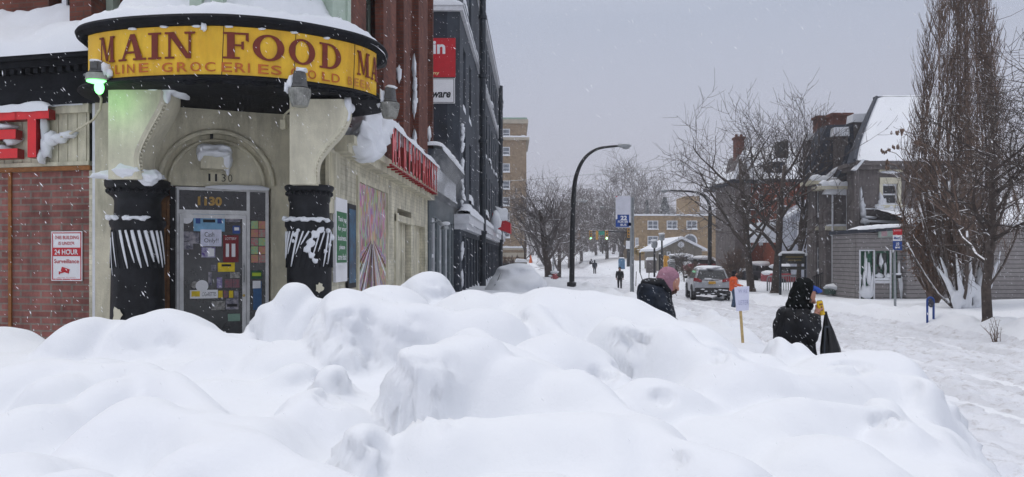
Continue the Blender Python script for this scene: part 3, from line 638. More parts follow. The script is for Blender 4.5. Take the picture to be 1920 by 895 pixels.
# scroll brackets
def bracket(prof, Y0, Y1, left, lbl, beads, snowtop):
    B = MB(); pts = [F(px, py, Y0) for px, py in prof]; poly = [(p.x, p.z) for p in pts]
    q = []
    for i in range(len(poly)-1):       # smooth the S line
        p0, p1, p2, p3 = poly[max(i-1,0)], poly[i], poly[i+1], poly[min(i+2, len(poly)-1)]
        for t in (0,.25,.5,.75):
            q.append(tuple(.5*((2*p1[k])+(-p0[k]+p2[k])*t+(2*p0[k]-5*p1[k]+4*p2[k]-p3[k])*t*t+(-p0[k]+3*p1[k]-3*p2[k]+p3[k])*t**3) for k in (0,1)))
    q.append(poly[-1]); xl = FX(left, Y0); ring = [(xl, q[-1][1])] + q[::-1] + [(xl, q[0][1])]
    V = ring; n = len(V); cy_ = [(Y0+.03, -.012), (Y0, 0)]
    # front face slightly rounded: three slices
    sl_ = [(Y0, -.035), (Y0+.035, 0), (Y1-.1, .0), (Y1, -.03)]
    P = []
    for yy, off in sl_:
        for i, (x, z) in enumerate(V): P.append((x+(off if 0 < i < n-1 else 0), yy, z))
    Fc = [tuple(range(n))] + [(j*n+i, (j+1)*n+i, (j+1)*n+(i+1) % n, j*n+(i+1) % n) for j in range(3) for i in range(n)] + [tuple(range(4*n-1, 3*n-1, -1))]
    B.add(P, Fc)
    br = part('scroll_bracket', B, M['creamlight'], store, smooth='auto', label=lbl)
    D = MB(); L = 0; last = None
    for i in range(len(q)-1):
        a, b = Vector((q[i][0], 0, q[i][1])), Vector((q[i+1][0], 0, q[i+1][1])); l_ = (b-a).length; k = int(l_/.005)
        for j in range(k):
            L += l_/k
            if L > .047:
                L = 0; p = a.lerp(b, j/k); D.blob((p.x+.008, Y0+.09, p.z), (.024,.03,.019), 0, 0, 2)
    for yy in (Y0+.045, Y0+.135): D.tube([(x+.004, yy, z) for x, z in q], .014, 6)
    part('bead_strip', D, M['creamlight'], br, smooth=True)
    S = MB()
    for (dx, dy, dz, rx, ry, rz) in snowtop: S.blob((q[-1][0]+dx, Y0+dy, q[-1][1]+dz), (rx, ry, rz), dx*10, .3, 2, 3)
    part('bracket_snow', remesh(S, .014, 3), M['snow'], br, smooth=True)
bracket([(262,336),(257,312),(256,292),(266,264),(284,230),(299,202),(306,182),(305,158)], 9.42, 9.98, 203, 'left cream scroll bracket under the bay, tinged green', 1,
        [(-.1,.0,-.03,.13,.05,.045),(.06,.1,-.05,.10,.12,.06),(.10,.3,-.06,.10,.22,.07),(.03,.05,-.14,.045,.05,.10)])
bracket([(590,346),(588,322),(592,300),(608,276),(632,250),(645,228),(650,208),(646,186)], 9.78, 10.2, 543, 'right cream scroll bracket under the bay with snow patch on top', 1,
        [(.02,.08,-.06,.05,.09,.10),(.05,.2,-.09,.04,.09,.07),(.03,.08,-.19,.03,.05,.09),(-.0,.08,-.25,.02,.03,.05)])

# rounded bay: curve in plan
BP = [(-5.62,10.45),(-5.63,9.95),(-5.44,9.5),(-5.0,9.22),(-4.3,9.04),(-3.5,9.0),(-2.8,9.2),(-2.2,9.62),(-1.93,10.0),(-1.85,10.45),(-1.98,10.95),(-2.5,11.3)]
BC = []
for i in range(len(BP)-1):
    p0, p1, p2, p3 = [Vector((*BP[max(0, min(len(BP)-1, j))], 0)) for j in (i-1, i, i+1, i+2)]
    for t in range(10):
        t /= 10; BC.append(.5*((2*p1)+(-p0+p2)*t+(2*p0-5*p1+4*p2-p3)*t*t+(-p0+3*p1-3*p2+p3)*t**3))
BC.append(Vector((*BP[-1], 0)))
BS = [0]
for a, b in zip(BC, BC[1:]): BS.append(BS[-1]+(b-a).length)
def bay(s, d, z):
    "point on the bay: arclength s, d inward, height z"
    s = max(0, min(BS[-1]-1e-4, s)); i = max(0, np.searchsorted(BS, s, side='right')-1); i = min(i, len(BC)-2)
    t = (s-BS[i])/(BS[i+1]-BS[i]); p = BC[i].lerp(BC[i+1], t)
    def nn(j): a = (BC[min(j+1, len(BC)-1)]-BC[max(j-1, 0)]).normalized(); return Vector((-a.y, a.x, 0))
    n = nn(i).lerp(nn(i+1), t).normalized()
    return Vector((p.x+n.x*d, p.y+n.y*d, z))
def S_(px):
    "arclength where the sight line at photo column px meets the bay front"
    best = None
    for i in range(len(BC)-1):
        f0 = BC[i].x-(px-960)/1400*BC[i].y; f1 = BC[i+1].x-(px-960)/1400*BC[i+1].y
        if f0 <= 0 < f1: best = BS[i]+(BS[i+1]-BS[i])*(-f0)/(f1-f0); break
    return best
SN = 150
def ring(mb, prof, m=0, s0=0, s1=None):
    s1 = s1 or BS[-1]; n = len(prof); V = [bay(s0+(s1-s0)*i/SN, d, z) for i in range(SN+1) for d, z in prof]
    mb.add(V, [(i*n+j, (i+1)*n+j, (i+1)*n+j+1, i*n+j+1) for i in range(SN) for j in range(n-1)], m)
W = MB()
ring(W, [(.3,4.10),(.10,4.09),(.02,4.088),(-.05,4.10),(-.075,4.125),(-.06,4.15),(-.03,4.165),(-.03,4.178),(.04,4.18)])
ring(W, [(.04,4.772),(-.03,4.774),(-.05,4.80),(-.085,4.82),(-.10,4.86),(-.08,4.895),(.0,4.90),(.25,4.90)])
inner = [bay(BS[-1]*i/60, .02, 4.095) for i in range(61)]
W.add([*inner], [tuple(range(61))]); W.add([bay(BS[-1]*i/60, 0, 4.88) for i in range(61)], [tuple(range(60, -1, -1))])
for i in range(30):   # sagging folds of the torn black skirt
    s = S_(340)+ (S_(700)-S_(340))*i/30; W.blob(bay(s, .02, 4.10), (.11,.07,.022+.014*sin(i*1.9)), i, .25, 2, 2)
part('bay_cornice', W, M['blackcornice'], store, smooth='auto', label='curved black cornice and soffit of the bay above the entrance')
W = MB(); ring(W, [(.45,4.9),(.5,5.3),(.55,10.0)]); part('bay_wall', W, M['paleg'], store, smooth=True)
def baysnow(s, t):
    ss = s*BS[-1]; d = -.085+.72*t; k = noise.noise(Vector((ss*1.2, t*1.5, 3))); k2 = noise.noise(Vector((ss*4, t*4, 9)))
    h = 4.895 + (.10*min(1, t/.06)**.6 if t > 0 else -.03-.02*k2) + .10*t + .75*max(0, t-.5)**.8 + (.13*k+.06*k2+.045*noise.noise(Vector((ss*11, t*12, 5))))*min(1, t*8)
    h -= .10*max(0, min(1, (ss-S_(640))/1.0))
    return bay(ss, d, h)
W = MB(); W.grid(baysnow, 170, 22); part('bay_snow', W, M['snow'], store, smooth=True, label='thick snow lying on the cornice of the rounded bay')
for px, h0 in ((344,5.04),(390,5.04)):
    q = MB(); p = bay(S_(px), .34, 0); wv = .075
    q.box(p.x-wv, p.x+wv, p.y-.06, p.y+.08, h0, 7.5); q.box(p.x-wv-.012, p.x+wv+.012, p.y-.075, p.y+.08, h0-.002, h0+.05); part('bay_post', q, M['paleg'], store)
q = MB(); s = S_(676)
for a, b, dd in ((-.26,-.17,.30),(-.17,.12,.33),(.12,.22,.30)): 
    q.add([bay(s+a, dd, 5.0), bay(s+b, dd, 5.0), bay(s+b, dd, 8), bay(s+a, dd, 8), bay(s+a, dd+.2, 5.0), bay(s+b, dd+.2, 5.0), bay(s+b, dd+.2, 8), bay(s+a, dd+.2, 8)], [(0,1,2,3),(5,4,7,6),(1,5,6,2),(4,0,3,7),(3,2,6,7)])
part('bay_panel', q, M['paleg'], store)
# left cornice, snow above it and the upper wall
W = MB(); ul = -11.2; ur_ = -5.62
for z0, z1, d in ((4.10,4.30,-.10),(4.30,4.62,-.05),(4.62,4.70,-.16),(4.70,4.80,-.24)): W.box(ul, ur_, d, .9, z0, z1, 0, FL)
u = ul
while u < ur_-.1: W.box(u, u+.07, -.14, -.04, 4.54, 4.615, 0, FL); u += .13
part('shopfront_cornice', W, M['blackcornice'], store, label='black dentilled cornice over the left shopfront')
def ledge(s, t):
    u = ul+(ur_-ul)*s; k = noise.noise(Vector((u*1.1, t*2, 1))); d = -.26+1.1*t
    return FL(u, d, 4.79+(.13*min(1, t/.05)**.6 if t > 0 else -.03)+.88*t+(.18*k+.07*noise.noise(Vector((u*4, t*4, 2)))+.03*noise.noise(Vector((u*11, t*10, 2))))*min(1, t*6))
W = MB(); W.grid(ledge, 90, 18); snow_strip(W, FL(ul,-.06,4.095), FL(UL(160),-.06,4.095), (0,1,0), .14, .10, seed=5); part('cornice_snow', W, M['snow'], store, smooth=True, label='deep snow sloping back above the left shopfront')
W = MB(); cells(W, FL, ul, -5.3, 4.6, 11, .75, 1.1, [(UL(30), UL(115)-.02, 5.55, 7.4)]); part('upper_wall', W, M['redbrick'], store, label='left upper red brick wall')
W = MB(); W.box(UL(116), UL(157), .18, .74, 5.0, 9, 0, FL); part('brick_pilaster', W, M['redbrick'], store)
W = MB(); W.box(UL(157)+.01, UL(172), .55, .8, 5.0, 9, 0, FL); part('window_casing', W, M['paleg'], store)
window(store, FL, UL(30)+.2, UL(115)-.0, 5.5, 7.3, .82, M['whitepaint'], M['glassdark'], .08, lbl='upper left sash window half buried in snow')

# side facade
Uend = 20.2
ops = [(UR(745), UR(771), -.2, zR(745,390)), (UR(776), UR(797), -.2, 2.75)]
W = MB(); cells(W, FR, 10.6, Uend, -.2, 3.62, 0, .3, ops); part('side_wall', W, M['creambrick'], store)
W = MB()
a, b = UR(668), UR(726); frame(W, FR, a, b, 1.2, 3.3, .09, -.035, .02)
W.box(UR(612)+.02, UR(634), -.03, .02, 2.6, 3.5, 0, FR)
for k in range(5): W.box(UR(612)+.06+k*.06, UR(612)+.085+k*.06, -.045, -.025, 2.8, 3.45, 0, FR)
W.box(UR(742)-.15, UR(745), -.03, .05, -.2, 2.9, 0, FR); W.box(UR(742)-.15, UR(772)+.1, -.05, .05, 2.72, 2.86, 0, FR)
part('wall_trim', W, M['cream'], store)
W = MB()
for k in range(6): 
    x = UR(745)+k*(UR(771)-UR(745))/6; W.box(x, x+.22, .12+.01*(k % 2), .2, -.2, 2.75, 0, FR)
W.box(UR(776), UR(797), .15, .2, -.2, 2.75, 0, FR); part('boarded_doorway', W, M['cream'], store)
W = MB(); W.box(10.75, Uend, -.28, .3, 3.62, 3.74, 0, FR); W.box(10.75, Uend, -.20, .3, 3.50, 3.62, 0, FR); part('side_cornice', W, M['cream'], store)
wz = [(UR(697), UR(722), 4.45, 6.9), (UR(738), UR(750), 4.3, 7.0), (UR(766), UR(779), 4.3, 6.9), (UR(799), UR(806), 4.5, 7.0)]
W = MB(); cells(W, FR, 11.0, Uend, 3.74, 13, .1, .5, wz+[(a, b, 8.2, 10.4) for a, b, _, _ in wz])
part('side_upper_wall', W, M['redbrick'], store, label='upper red brick wall along the side street')
for k, (pa, pb) in enumerate(((712,738),(751,765),(780,798),(807,809))):
    q = MB(); a, b = UR(pa), UR(pb); q.box(a+.05, b-.05, -.06, .1, 3.76, 13, 0, FR); part('brick_pier', q, M['redbrick'], store)
for k, (a, b, z0, z1) in enumerate(wz):
    window(store, FR, a+.02, b-.02, z0, z1, .3, M['paleg'] if k == 0 else M['whitepaint'], M['glassdark'], .09, sill=.22, seed=k*3, lbl=['tall pale green upper window nearest the bay','second upper window from the bay','third upper window from the bay, streaked with snow','last upper window before the gray shop'][k])
    window(store, FR, a+.02, b-.02, 8.2, 10.4, .3, M['whitepaint'], M['glassdark'], .09)
S = MB(); rg = random.Random(8)   # snow plastered into the reveals and piers
for k in range(80):
    a, b, z0, z1 = wz[rg.choice((0,0,1,2,2,2,3))]; edge_ = rg.choice((a, b)); z = z0+rg.random()**1.4*(z1-z0)*.9
    S.blob(FR(edge_+rg.uniform(-.06,.06), rg.choice((.02,.2)), z), (.05,.07,.1+.18*rg.random()), k, .5, 2, 2.5)
part('reveal_snow', S, M['snow'], store, smooth=True)
S = MB()
snow_strip(S, FR(10.9,-.30,3.735), FR(Uend,-.30,3.735), (-1,0,0), .42, .62, seed=4); S.grid(lambda s, t: FR(10.9+(Uend-10.9)*(1-s), .05, 3.7+.3*t), 20, 2); S.grid(lambda s, t: FR(10.9+(Uend-10.9)*s, -.28+.36*t, 3.70), 20, 2)
for px, py, r_ in ((655,262,.26),(668,240,.30),(682,262,.24),(672,278,.2),(650,280,.15),(690,240,.28),(662,290,.14),(645,270,.13)):
    Y = UR(px)-.2; p = FR(Y, -.25, FZ(py, Y)); S.blob(p, (.22, r_*1.1, r_), px, .25, 3, 2)
part('side_ledge_snow', remesh(S, .045, 4), M['snow'], store, smooth=True, label='heavy snow bulging over the ledge behind the red letters')
# body, so that the building is closed from behind
W = MB(); W.box(-11, -2.9, 13.2, 20.1, -.2, 10.8); W.box(-11, -5.6, 12.5, 13.2, -.2, 10.8); W.box(-5.6, -2.62, 11.9, 13.25, 4.2, 12.9); W.box(-5.6, -2.62, 20.0, 20.18, -.2, 12.9)
part('rear_block', W, M['redbrick'], store)

# ---- curved yellow fascia sign
sign = MB(); ring(sign, [(.03,4.18),(-.005,4.185),(-.005,4.768),(.03,4.772)], 0, S_(166), S_(705))
fascia = thing('fascia_sign', 'curved yellow sign with big dark red letters above the entrance', 'sign', tuple(bay(S_(420), 0, 4.4)))
part('sign_panel', sign, M['yellow'], fascia, smooth='auto')
for px in (416, 551, 662): q = MB(); q.tube([bay(S_(px)+.004*k, -.008, 4.185+.097*k) for k in range(7)], .004, 5); part('panel_seam', q, M['ink'], fascia)
ST = .075
GL = {
 'I': (.42, [[(.11,0),(.31,0),(.31,1),(.11,1)],[(0,0),(.42,0),(.42,ST),(0,ST)],[(0,1-ST),(.42,1-ST),(.42,1),(0,1)]]),
 'N': (.86, [[(.10,0),(.17,0),(.17,1),(.10,1)],[(.69,0),(.76,0),(.76,1),(.69,1)],[(.06,1),(.27,1),(.76,0),(.62,0)],[(0,0),(.28,0),(.28,ST),(0,ST)],[(0,1-ST),(.24,1-ST),(.24,1),(0,1)],[(.58,1-ST),(.88,1-ST),(.88,1),(.58,1)]]),
 'M': (1.0, [[(.09,0),(.15,0),(.17,1),(.11,1)],[(.74,0),(.94,0),(.92,1),(.74,1)],[(.09,1),(.27,1),(.56,.06),(.46,.06)],[(.46,.06),(.53,.06),(.84,1),(.76,1)],[(0,0),(.25,0),(.25,ST),(0,ST)],[(.66,0),(1.02,0),(1.02,ST),(.66,ST)],[(0,1-ST),(.24,1-ST),(.24,1),(0,1)],[(.74,1-ST),(1.0,1-ST),(1.0,1),(.74,1)]]),
 'A': (.92, [[(.10,0),(.17,0),(.50,1),(.40,1)],[(.60,0),(.82,0),(.55,1),(.40,1)],[(.22,.27),(.70,.27),(.69,.35),(.24,.35)],[(0,0),(.27,0),(.27,ST),(0,ST)],[(.50,0),(.92,0),(.92,ST),(.50,ST)]]),
 'F': (.72, [[(.11,0),(.32,0),(.32,1),(.11,1)],[(0,0),(.46,0),(.46,ST),(0,ST)],[(0,1-ST),(.70,1-ST),(.70,1),(0,1)],[(.62,.72),(.70,.66),(.70,1),(.62,1-ST)],[(.3,.48),(.56,.48),(.56,.55),(.3,.55)],[(.50,.38),(.57,.36),(.57,.67),(.50,.65)]]),
 'O': (.92, 'O'), 'D': (.90, 'D'),
}
def glyph(ch, s0, s1, z0, z1, dep):
    q = MB(); wd, polys = GL[ch]; sx = (s1-s0)/wd; k = 0
    def fr(u, d, v): return bay(s0+u*sx, d, z0+v*(z1-z0))
    if polys in ('O', 'D'):
        nn_ = 32
        if polys == 'O': a_ = [(.46+.46*cos(2*pi*i/nn_), .5+.5*sin(2*pi*i/nn_)) for i in range(nn_)]; b_ = [(.46+.25*cos(2*pi*i/nn_), .5+.42*sin(2*pi*i/nn_)) for i in range(nn_)]; rg_ = range(nn_)
        else:
            a_ = [(.36+.52*cos(-pi/2+pi*i/nn_), .5+.5*sin(-pi/2+pi*i/nn_)) for i in range(nn_+1)]; b_ = [(.36+.31*cos(-pi/2+pi*i/nn_), .5+.425*sin(-pi/2+pi*i/nn_)) for i in range(nn_+1)]; rg_ = range(nn_)
            for p in ([(.11,0),(.32,0),(.32,1),(.11,1)],[(0,0),(.37,0),(.37,ST),(0,ST)],[(0,1-ST),(.37,1-ST),(.37,1),(0,1)]):
                k += 1; q.prism(p, fr, dep-.0007*k, dep+.004)
        for i in rg_:
            j = (i+1) % len(a_); q.prism([a_[i], a_[j], b_[j], b_[i]], fr, dep, dep+.004)
    else:
        for p in polys: k += 1; q.prism(p, fr, dep-.0007*k, dep+.004)
    return q
zt0 = [(190,217,'M'),(225,276,'A'),(280,304,'I'),(311,366,'N'),(419,468,'F'),(474,533,'O'),(541,590,'O'),(598,639,'D'),(668,690,'M'),(693,706,'A')]
for x0, x1, ch in zt0:
    part('letter', glyph(ch, S_(x0), S_(x1), 4.375, 4.695, -.022), M['brownletter'], fascia)
def textbay(body, x0, x1, z0, z1, mat_):
    V, Fc = text_geo(body, offset=.012); xs_ = [p[0] for p in V]; ys_ = [p[1] for p in V]; s0, s1 = S_(x0), S_(x1)
    q = MB(); q.add([bay(s0+(p[0]-min(xs_))/(max(xs_)-min(xs_))*(s1-s0), -.018, z0+(p[1]-min(ys_))/(max(ys_)-min(ys_))*(z1-z0)) for p in V], Fc); part('small_lettering', q, mat_, fascia)
for i_, (b_, x0, x1) in enumerate((('L',218,227),('I',231,234),('N',240,254),('E',262,280))): textbay(b_, x0, x1, 4.225, 4.335, M['orangeletter'])
gx_ = [305,334,359,386,413,437,460,470,494,514]
for i_, ch in enumerate('GROCERIES'): 
    x0 = [305,333,358,385,416,441,465,484,508][i_]; textbay(ch, x0, x0+(4 if ch == 'I' else 20), 4.215, 4.33, M['orangeletter'])
for i_, ch in enumerate('COLD'): x0 = [545,577,603,621][i_]; textbay(ch, x0, x0+15, 4.215, 4.325, M['orangeletter'])
for i_, ch in enumerate('BEER'): x0 = [651,663,674,685][i_]; textbay(ch, x0, x0+8, 4.22, 4.325, mat('pale_worn_lettering', (.55,.22,.04), .5) if i_ == 0 else bpy.data.materials['pale_worn_lettering'])
q = MB()
for k in range(7):
    s = S_(250+k*60); q.blob(bay(s, -.02, 4.76), (.05,.012,.015), k, .4, 2, 3)
q.blob(bay(S_(384), -.03, 4.74), (.04,.03,.05), 3, .3, 2, 2); part('stuck_snow', q, M['snow'], fascia, smooth=True)

# ---- red channel letters
def channel(root, body, fr, u0, u1, z0, z1, dfront, dback, seed=0):
    V, Fc = text_geo(body, extrude=.5, offset=.03); xs_ = [p[0] for p in V]; ys_ = [p[1] for p in V]
    q = MB(); P = [fr(u0+(p[0]-min(xs_))/(max(xs_)-min(xs_))*(u1-u0), dfront if p[2] > 0 else dback, z0+(p[1]-min(ys_))/(max(ys_)-min(ys_))*(z1-z0)) for p in V]
    zf = [sum(V[i][2] for i in f)/len(f) for f in Fc]; q.v = [tuple(p) for p in P]; q.f = list(Fc); q.m = [0 if z > .49 else 1 for z in zf]
    part('letter', q, [M['redletter'], M['redside']], root)
r_ = thing('letter_sign', 'large red channel letters over the red brick infill at the left edge', 'sign', tuple(FL(UL(50), -.1, 3.6)))
zz0, zz1 = 3.36, 4.02
channel(r_, 'E', FL, UL(-28), UL(50), zz0, zz1, -.20, -.05); channel(r_, 'T', FL, UL(42)+.03, UL(108), zz0, zz1, -.20, -.05); channel(r_, 'K', FL, UL(-100), UL(-36), zz0, zz1, -.20, -.05)
S = MB()
snow_strip(S, FL(UL(-100),-.21,4.015), FL(UL(108),-.21,4.015), (0,1,0), .2, .10, seed=9)
for px, py, rx, rz in ((20,240,.14,.05),(30,262,.13,.09),(10,284,.16,.08),(30,292,.14,.04),(92,245,.05,.2),(96,275,.08,.16),(104,262,.10,.1),(120,262,.12,.07),(135,255,.12,.05),(86,295,.05,.1)):
    S.blob(FL(UL(px), -.09, zL(px, py)), (rx,.08,rz), px, .3, 2, 2)
part('letter_snow', S, M['snow'], r_, smooth=True)
r_ = thing('letter_sign', 'long row of red channel letters on the side wall along the street', 'sign', tuple(FR(15, -.3, 3.8)))
txt = 'MAIN FOOD MARKET'; wd = {'M':1.25,'I':.45,' ':.4}; tot = sum(wd.get(c, 1) for c in txt); a = UR(691); span = UR(791)-a
for ch in txt:
    w_ = wd.get(ch, 1)/tot*span
    if ch != ' ': channel(r_, ch, FR, a+.02, a+w_-.17, 3.62, 4.27, -.42, -.402)
    a += w_
q = MB(); q.box(UR(691), UR(791), -.40, -.36, 3.57, 3.60, 0, FR)
for k in range(16): q.box(UR(691)+.38*k+.1, UR(691)+.38*k+.14, -.43, -.3, 3.54, 3.569, 0, FR)
part('raceway', q, M['redside'], r_)
S = MB(); snow_strip(S, FR(UR(689),-.44,4.26), FR(UR(793),-.44,4.26), (-1,0,0), .3, .12, seed=12); part('letter_snow', S, M['snow'], r_, smooth=True)

# ---- signs and posters on the walls
def flat(name, label, fr, u0, u1, z0, z1, d, mt, cat='sign', t=.012):
    r = thing(name, label, cat, tuple(fr((u0+u1)/2, d, z0))); q = MB(); q.box(u0, u1, d, d+t, z0, z1, 0, fr); part('panel', q, mt, r); return r
a, b, z0, z1 = UL(94), UL(152), zL(122,527), zL(122,434)
r_ = flat('surveillance_sign', 'white and red 24 hour surveillance notice screwed to the brick infill', FL, a, b, z0, z1, .025, M['white'])
q = MB(); H = z1-z0; Wd = b-a
frame(q, FL, a+.015, b-.015, z0+.015, z1-.015, .012, .02, .024); q.box(a+.025, b-.025, .018, .024, z0+H*.50, z0+H*.67, 0, FL)
text_fit(q, 'THIS BUILDING', FL, a+.05, b-.05, z0+H*.84, z0+H*.91, .02, offset=.01); text_fit(q, 'IS UNDER', FL, a+.12, b-.12, z0+H*.725, z0+H*.79, .02, offset=.01)
text_fit(q, 'Surveillance', FL, a+.05, b-.05, z0+H*.355, z0+H*.44, .02, offset=.01)
q.bar(FL(a+.17,.02,z0+H*.24), FL(a+.29,.02,z0+H*.19), .01, .06); q.bar(FL(a+.13,.02,z0+H*.155), FL(a+.25,.02,z0+H*.20), .01, .018); q.box(a+.125, a+.14, .018, .024, z0+H*.13, z0+H*.19, 0, FL)
text_fit(q, 'video cameras in operation', FL, a+.10, b-.10, z0+H*.055, z0+H*.075, .02)
part('lettering', q, M['red'], r_)
q = MB(); text_fit(q, '24 HOUR', FL, a+.06, b-.06, z0+H*.53, z0+H*.635, .014, offset=.02); part('lettering', q, M['white'], r_)
a, b = UR(623), UR(645); z0, z1 = 1.62, 2.84
r_ = flat('poster', 'white framed green poster thanking customers, next to the right column', FR, a, b, z0, z1, -.05, M['white'], 'poster', .04)
q = MB(); q.box(a+.05, b-.05, -.056, -.051, z0+.28, z1-.2, 0, FR); part('green_panel', q, M['green'], r_)
q = MB()
for i_, ln in enumerate(('Thank you','for your','business,','please','come back','soon!')): text_fit(q, ln, FR, a+.09+(.08 if len(ln) < 8 else 0), b-.09-(.08 if len(ln) < 8 else 0), z1-.36-i_*.135, z1-.27-i_*.135, -.059, offset=.02)
part('lettering', q, M['white'], r_)
a, b = UR(646)+.03, UR(662)
r_ = flat('poster', 'dark framed blue poster between the green poster and the collage', FR, a, b, 1.5, 2.80, -.05, M['ink'], 'poster', .04)
q = MB(); q.box(a+.05, b-.05, -.056, -.051, 1.58, 2.72, 0, FR); part('print', q, M['blueposter'], r_)
a, b = UR(672), UR(722)
mur = bpy.data.materials.new('collage_print'); mur.use_nodes = True; n = mur.node_tree.nodes; l = mur.node_tree.links
t = n.new('ShaderNodeTexCoord'); mp = n.new('ShaderNodeMapping'); mp.inputs['Scale'].default_value = (1,9,4); vo = n.new('ShaderNodeTexVoronoi'); vo.inputs['Scale'].default_value = 1.6; vo.inputs['Randomness'].default_value = 1
l.new(t.outputs['Object'], mp.inputs[0]); l.new(mp.outputs[0], vo.inputs['Vector'])
hs = n.new('ShaderNodeHueSaturation'); hs.inputs['Saturation'].default_value = .8; hs.inputs['Value'].default_value = .8; l.new(vo.outputs['Color'], hs.inputs['Color'])
mx_ = n.new('ShaderNodeMixRGB'); mx_.inputs[0].default_value = .5; mx_.inputs[2].default_value = (.38,.15,.11,1); l.new(hs.outputs[0], mx_.inputs[1]); l.new(mx_.outputs[0], n['Principled BSDF'].inputs['Base Color'])
r_ = flat('wall_print', 'tall multicoloured grocery collage filling a framed opening on the side wall', FR, a, b, 1.25, 3.2, -.012, mur, 'poster', .02)
q = MB(); rg = random.Random(4); cu, cv = (a+b)/2-.1, 2.3; ms_ = [M['white'], mat('lilac_print', (.34,.28,.42), .6), M['brownwood'], mat('peach_print', (.55,.36,.26), .6), M['ink']]
for k in range(26):
    th = -pi*(.08+.84*(k+.5)/26); r1 = .1; L_ = 3
    pts_ = [(cu+r1*cos(th-.02), cv+r1*sin(th-.02)), (cu+L_*cos(th-.025), cv+L_*sin(th-.025)), (cu+L_*cos(th+.02), cv+L_*sin(th+.02)), (cu+r1*cos(th+.01), cv+r1*sin(th+.01))]
    def clampu(p):   # cut each ray at the edge of the print
        u_, v_ = p; f = 1
        for lim, c_, o_ in ((a+.02, u_, cu), (b-.02, u_, cu)):
            if (lim-o_)*(c_-o_) > 0 and abs(c_-o_) > abs(lim-o_): f = min(f, (lim-o_)/(c_-o_))
        if v_ < 1.27: f = min(f, (1.27-cv)/(v_-cv))
        return (cu+(u_-cu)*f, cv+(v_-cv)*f)
    pts_ = [clampu(p) for p in pts_]; q.prism(pts_, FR, -.0155-.0001*(k % 7), -.013, rg.randrange(5))
part('aisle_stripes', q, ms_, r_)

# ---- yard lights
def yard(name, label, px, py0, py1, Y, wallp, lit=False, sd=0):
    s = Y/1400; c = F(px, (py0+py1)/2, Y); H = (py1-py0)*s; zb = FZ(py1, Y); w_ = .125*(1 if Y < 9.8 else 1.0)
    r = thing(name, label, 'light', (c.x, c.y, zb))
    q = MB(); q.lathe((c.x, c.y, zb), [(w_*.62,H*.50),(w_*.85,H*.52),(w_*.72,H*.6),(w_*.62,H*.9),(w_*.5,H*.98),(.02,H)], 16); q.box(c.x-w_*.35, c.x+w_*.35, c.y-w_*.75, c.y+w_*.7, zb+H*.62, zb+H*.93); part('housing', q, mat('gray_lamp_housing_%d' % sd, (.10,.10,.10), .6, .2, 8), r, smooth='auto')
    q = MB(); n_ = 28
    V = []; prof = [(w_*.55,.52),(w_*1.0,.48),(w_*1.02,.36),(w_*.82,.10),(w_*.68,0)]
    for rr, h in prof:
        for k in range(n_*2): V.append((c.x+(rr+(.006 if k % 2 else 0))*cos(pi*k/n_), c.y+(rr+(.006 if k % 2 else 0))*sin(pi*k/n_), zb+H*h))
    N2 = n_*2; q.add(V, [(i*N2+k, i*N2+(k+1) % N2, (i+1)*N2+(k+1) % N2, (i+1)*N2+k) for i in range(len(prof)-1) for k in range(N2)]+[tuple(range(4*N2, 5*N2))])
    if not lit: part('ribbed_lens', q, mat('smoky_lens_%d' % sd, (.24,.24,.22), .3, .25, 10), r, smooth=False)
    q = MB(); q.tube([c+Vector((0,.05,.02)), c+Vector((.0,.2,.03)), Vector(wallp)], .02, 8); part('arm', q, M['steel'], r, smooth=True)
    q = MB(); q.blob((c.x-w_*.8, c.y, zb+H*.66), (.05,.08,.10), sd, .3, 2, 2); q.blob((c.x+.02, c.y, zb+H*1.0), (.08,.08,.03), sd+1, .3, 2, 2); q.blob((c.x-w_*1.2, c.y, zb+H*.5), (.04,.05,.06), sd+1, .3, 2, 2)
    if lit: q.v = [(2*c.x-x, y, z) for x, y, z in q.v]
    part('snow_cap', q, M['snow'], r, smooth=True)
    return r, c, zb, H
r_, c, zb, H = yard('yard_light', 'glowing green yard light at the left end of the yellow sign', 183, 116, 160, 9.15, (-5.55, 9.7, 4.35), True, 1)
w_ = .125; q = MB(); q.lathe((c.x, c.y, zb), [(w_*.6,H*.50),(w_*1.0,H*.47),(w_*1.08,H*.24),(w_*1.1,H*.2),(w_*.9,H*.17)], 24); part('reflector', q, mat('gray_reflector', (.3,.32,.28), .4), r_, smooth='auto')
q = MB(); q.lathe((c.x, c.y, zb), [(w_*.95,H*.17),(w_*1.0,H*.13),(w_*.6,H*.08)], 20); q.blob((c.x+.02, c.y, zb-.03), (.055,.055,.085), 0, 0, 3); part('lens', q, mat('lit_green_lens', (.2,.7,.3), .4, emit=(.22,1,.28,2.6)), r_, smooth=True)
ld = bpy.data.lights.new('green_glow', 'POINT'); ld.energy = 1.5; ld.color = (.25,1,.12); ld.shadow_soft_size = .06
lo = bpy.data.objects.new('green_glow', ld); COL.objects.link(lo); lo.parent = r_; lo.location = (c.x-r_.location.x+.12, -.05, -.17)
yard('yard_light', 'unlit gray yard light in front of the yellow sign above the right column', 562, 133, 200, 8.95, (-2.62, 9.4, 4.2), False, 2)
yard('yard_light', 'unlit gray yard light hanging off the right end of the bay', 731, 164, 222, 10.3, (-1.95, 10.5, 4.3), False, 3)
q = MB(); q.tube([F(185,176,9.6), F(190,185,9.7), F(188,205,9.8), F(175,225,9.95), F(150,240,10.15), F(130,252,10.25), F(105,262,10.3)], .016, 8)
o = part('cable', q, M['cream'], None, smooth=True, label='pale cable looping from the green light to the red letters', cat='cable')
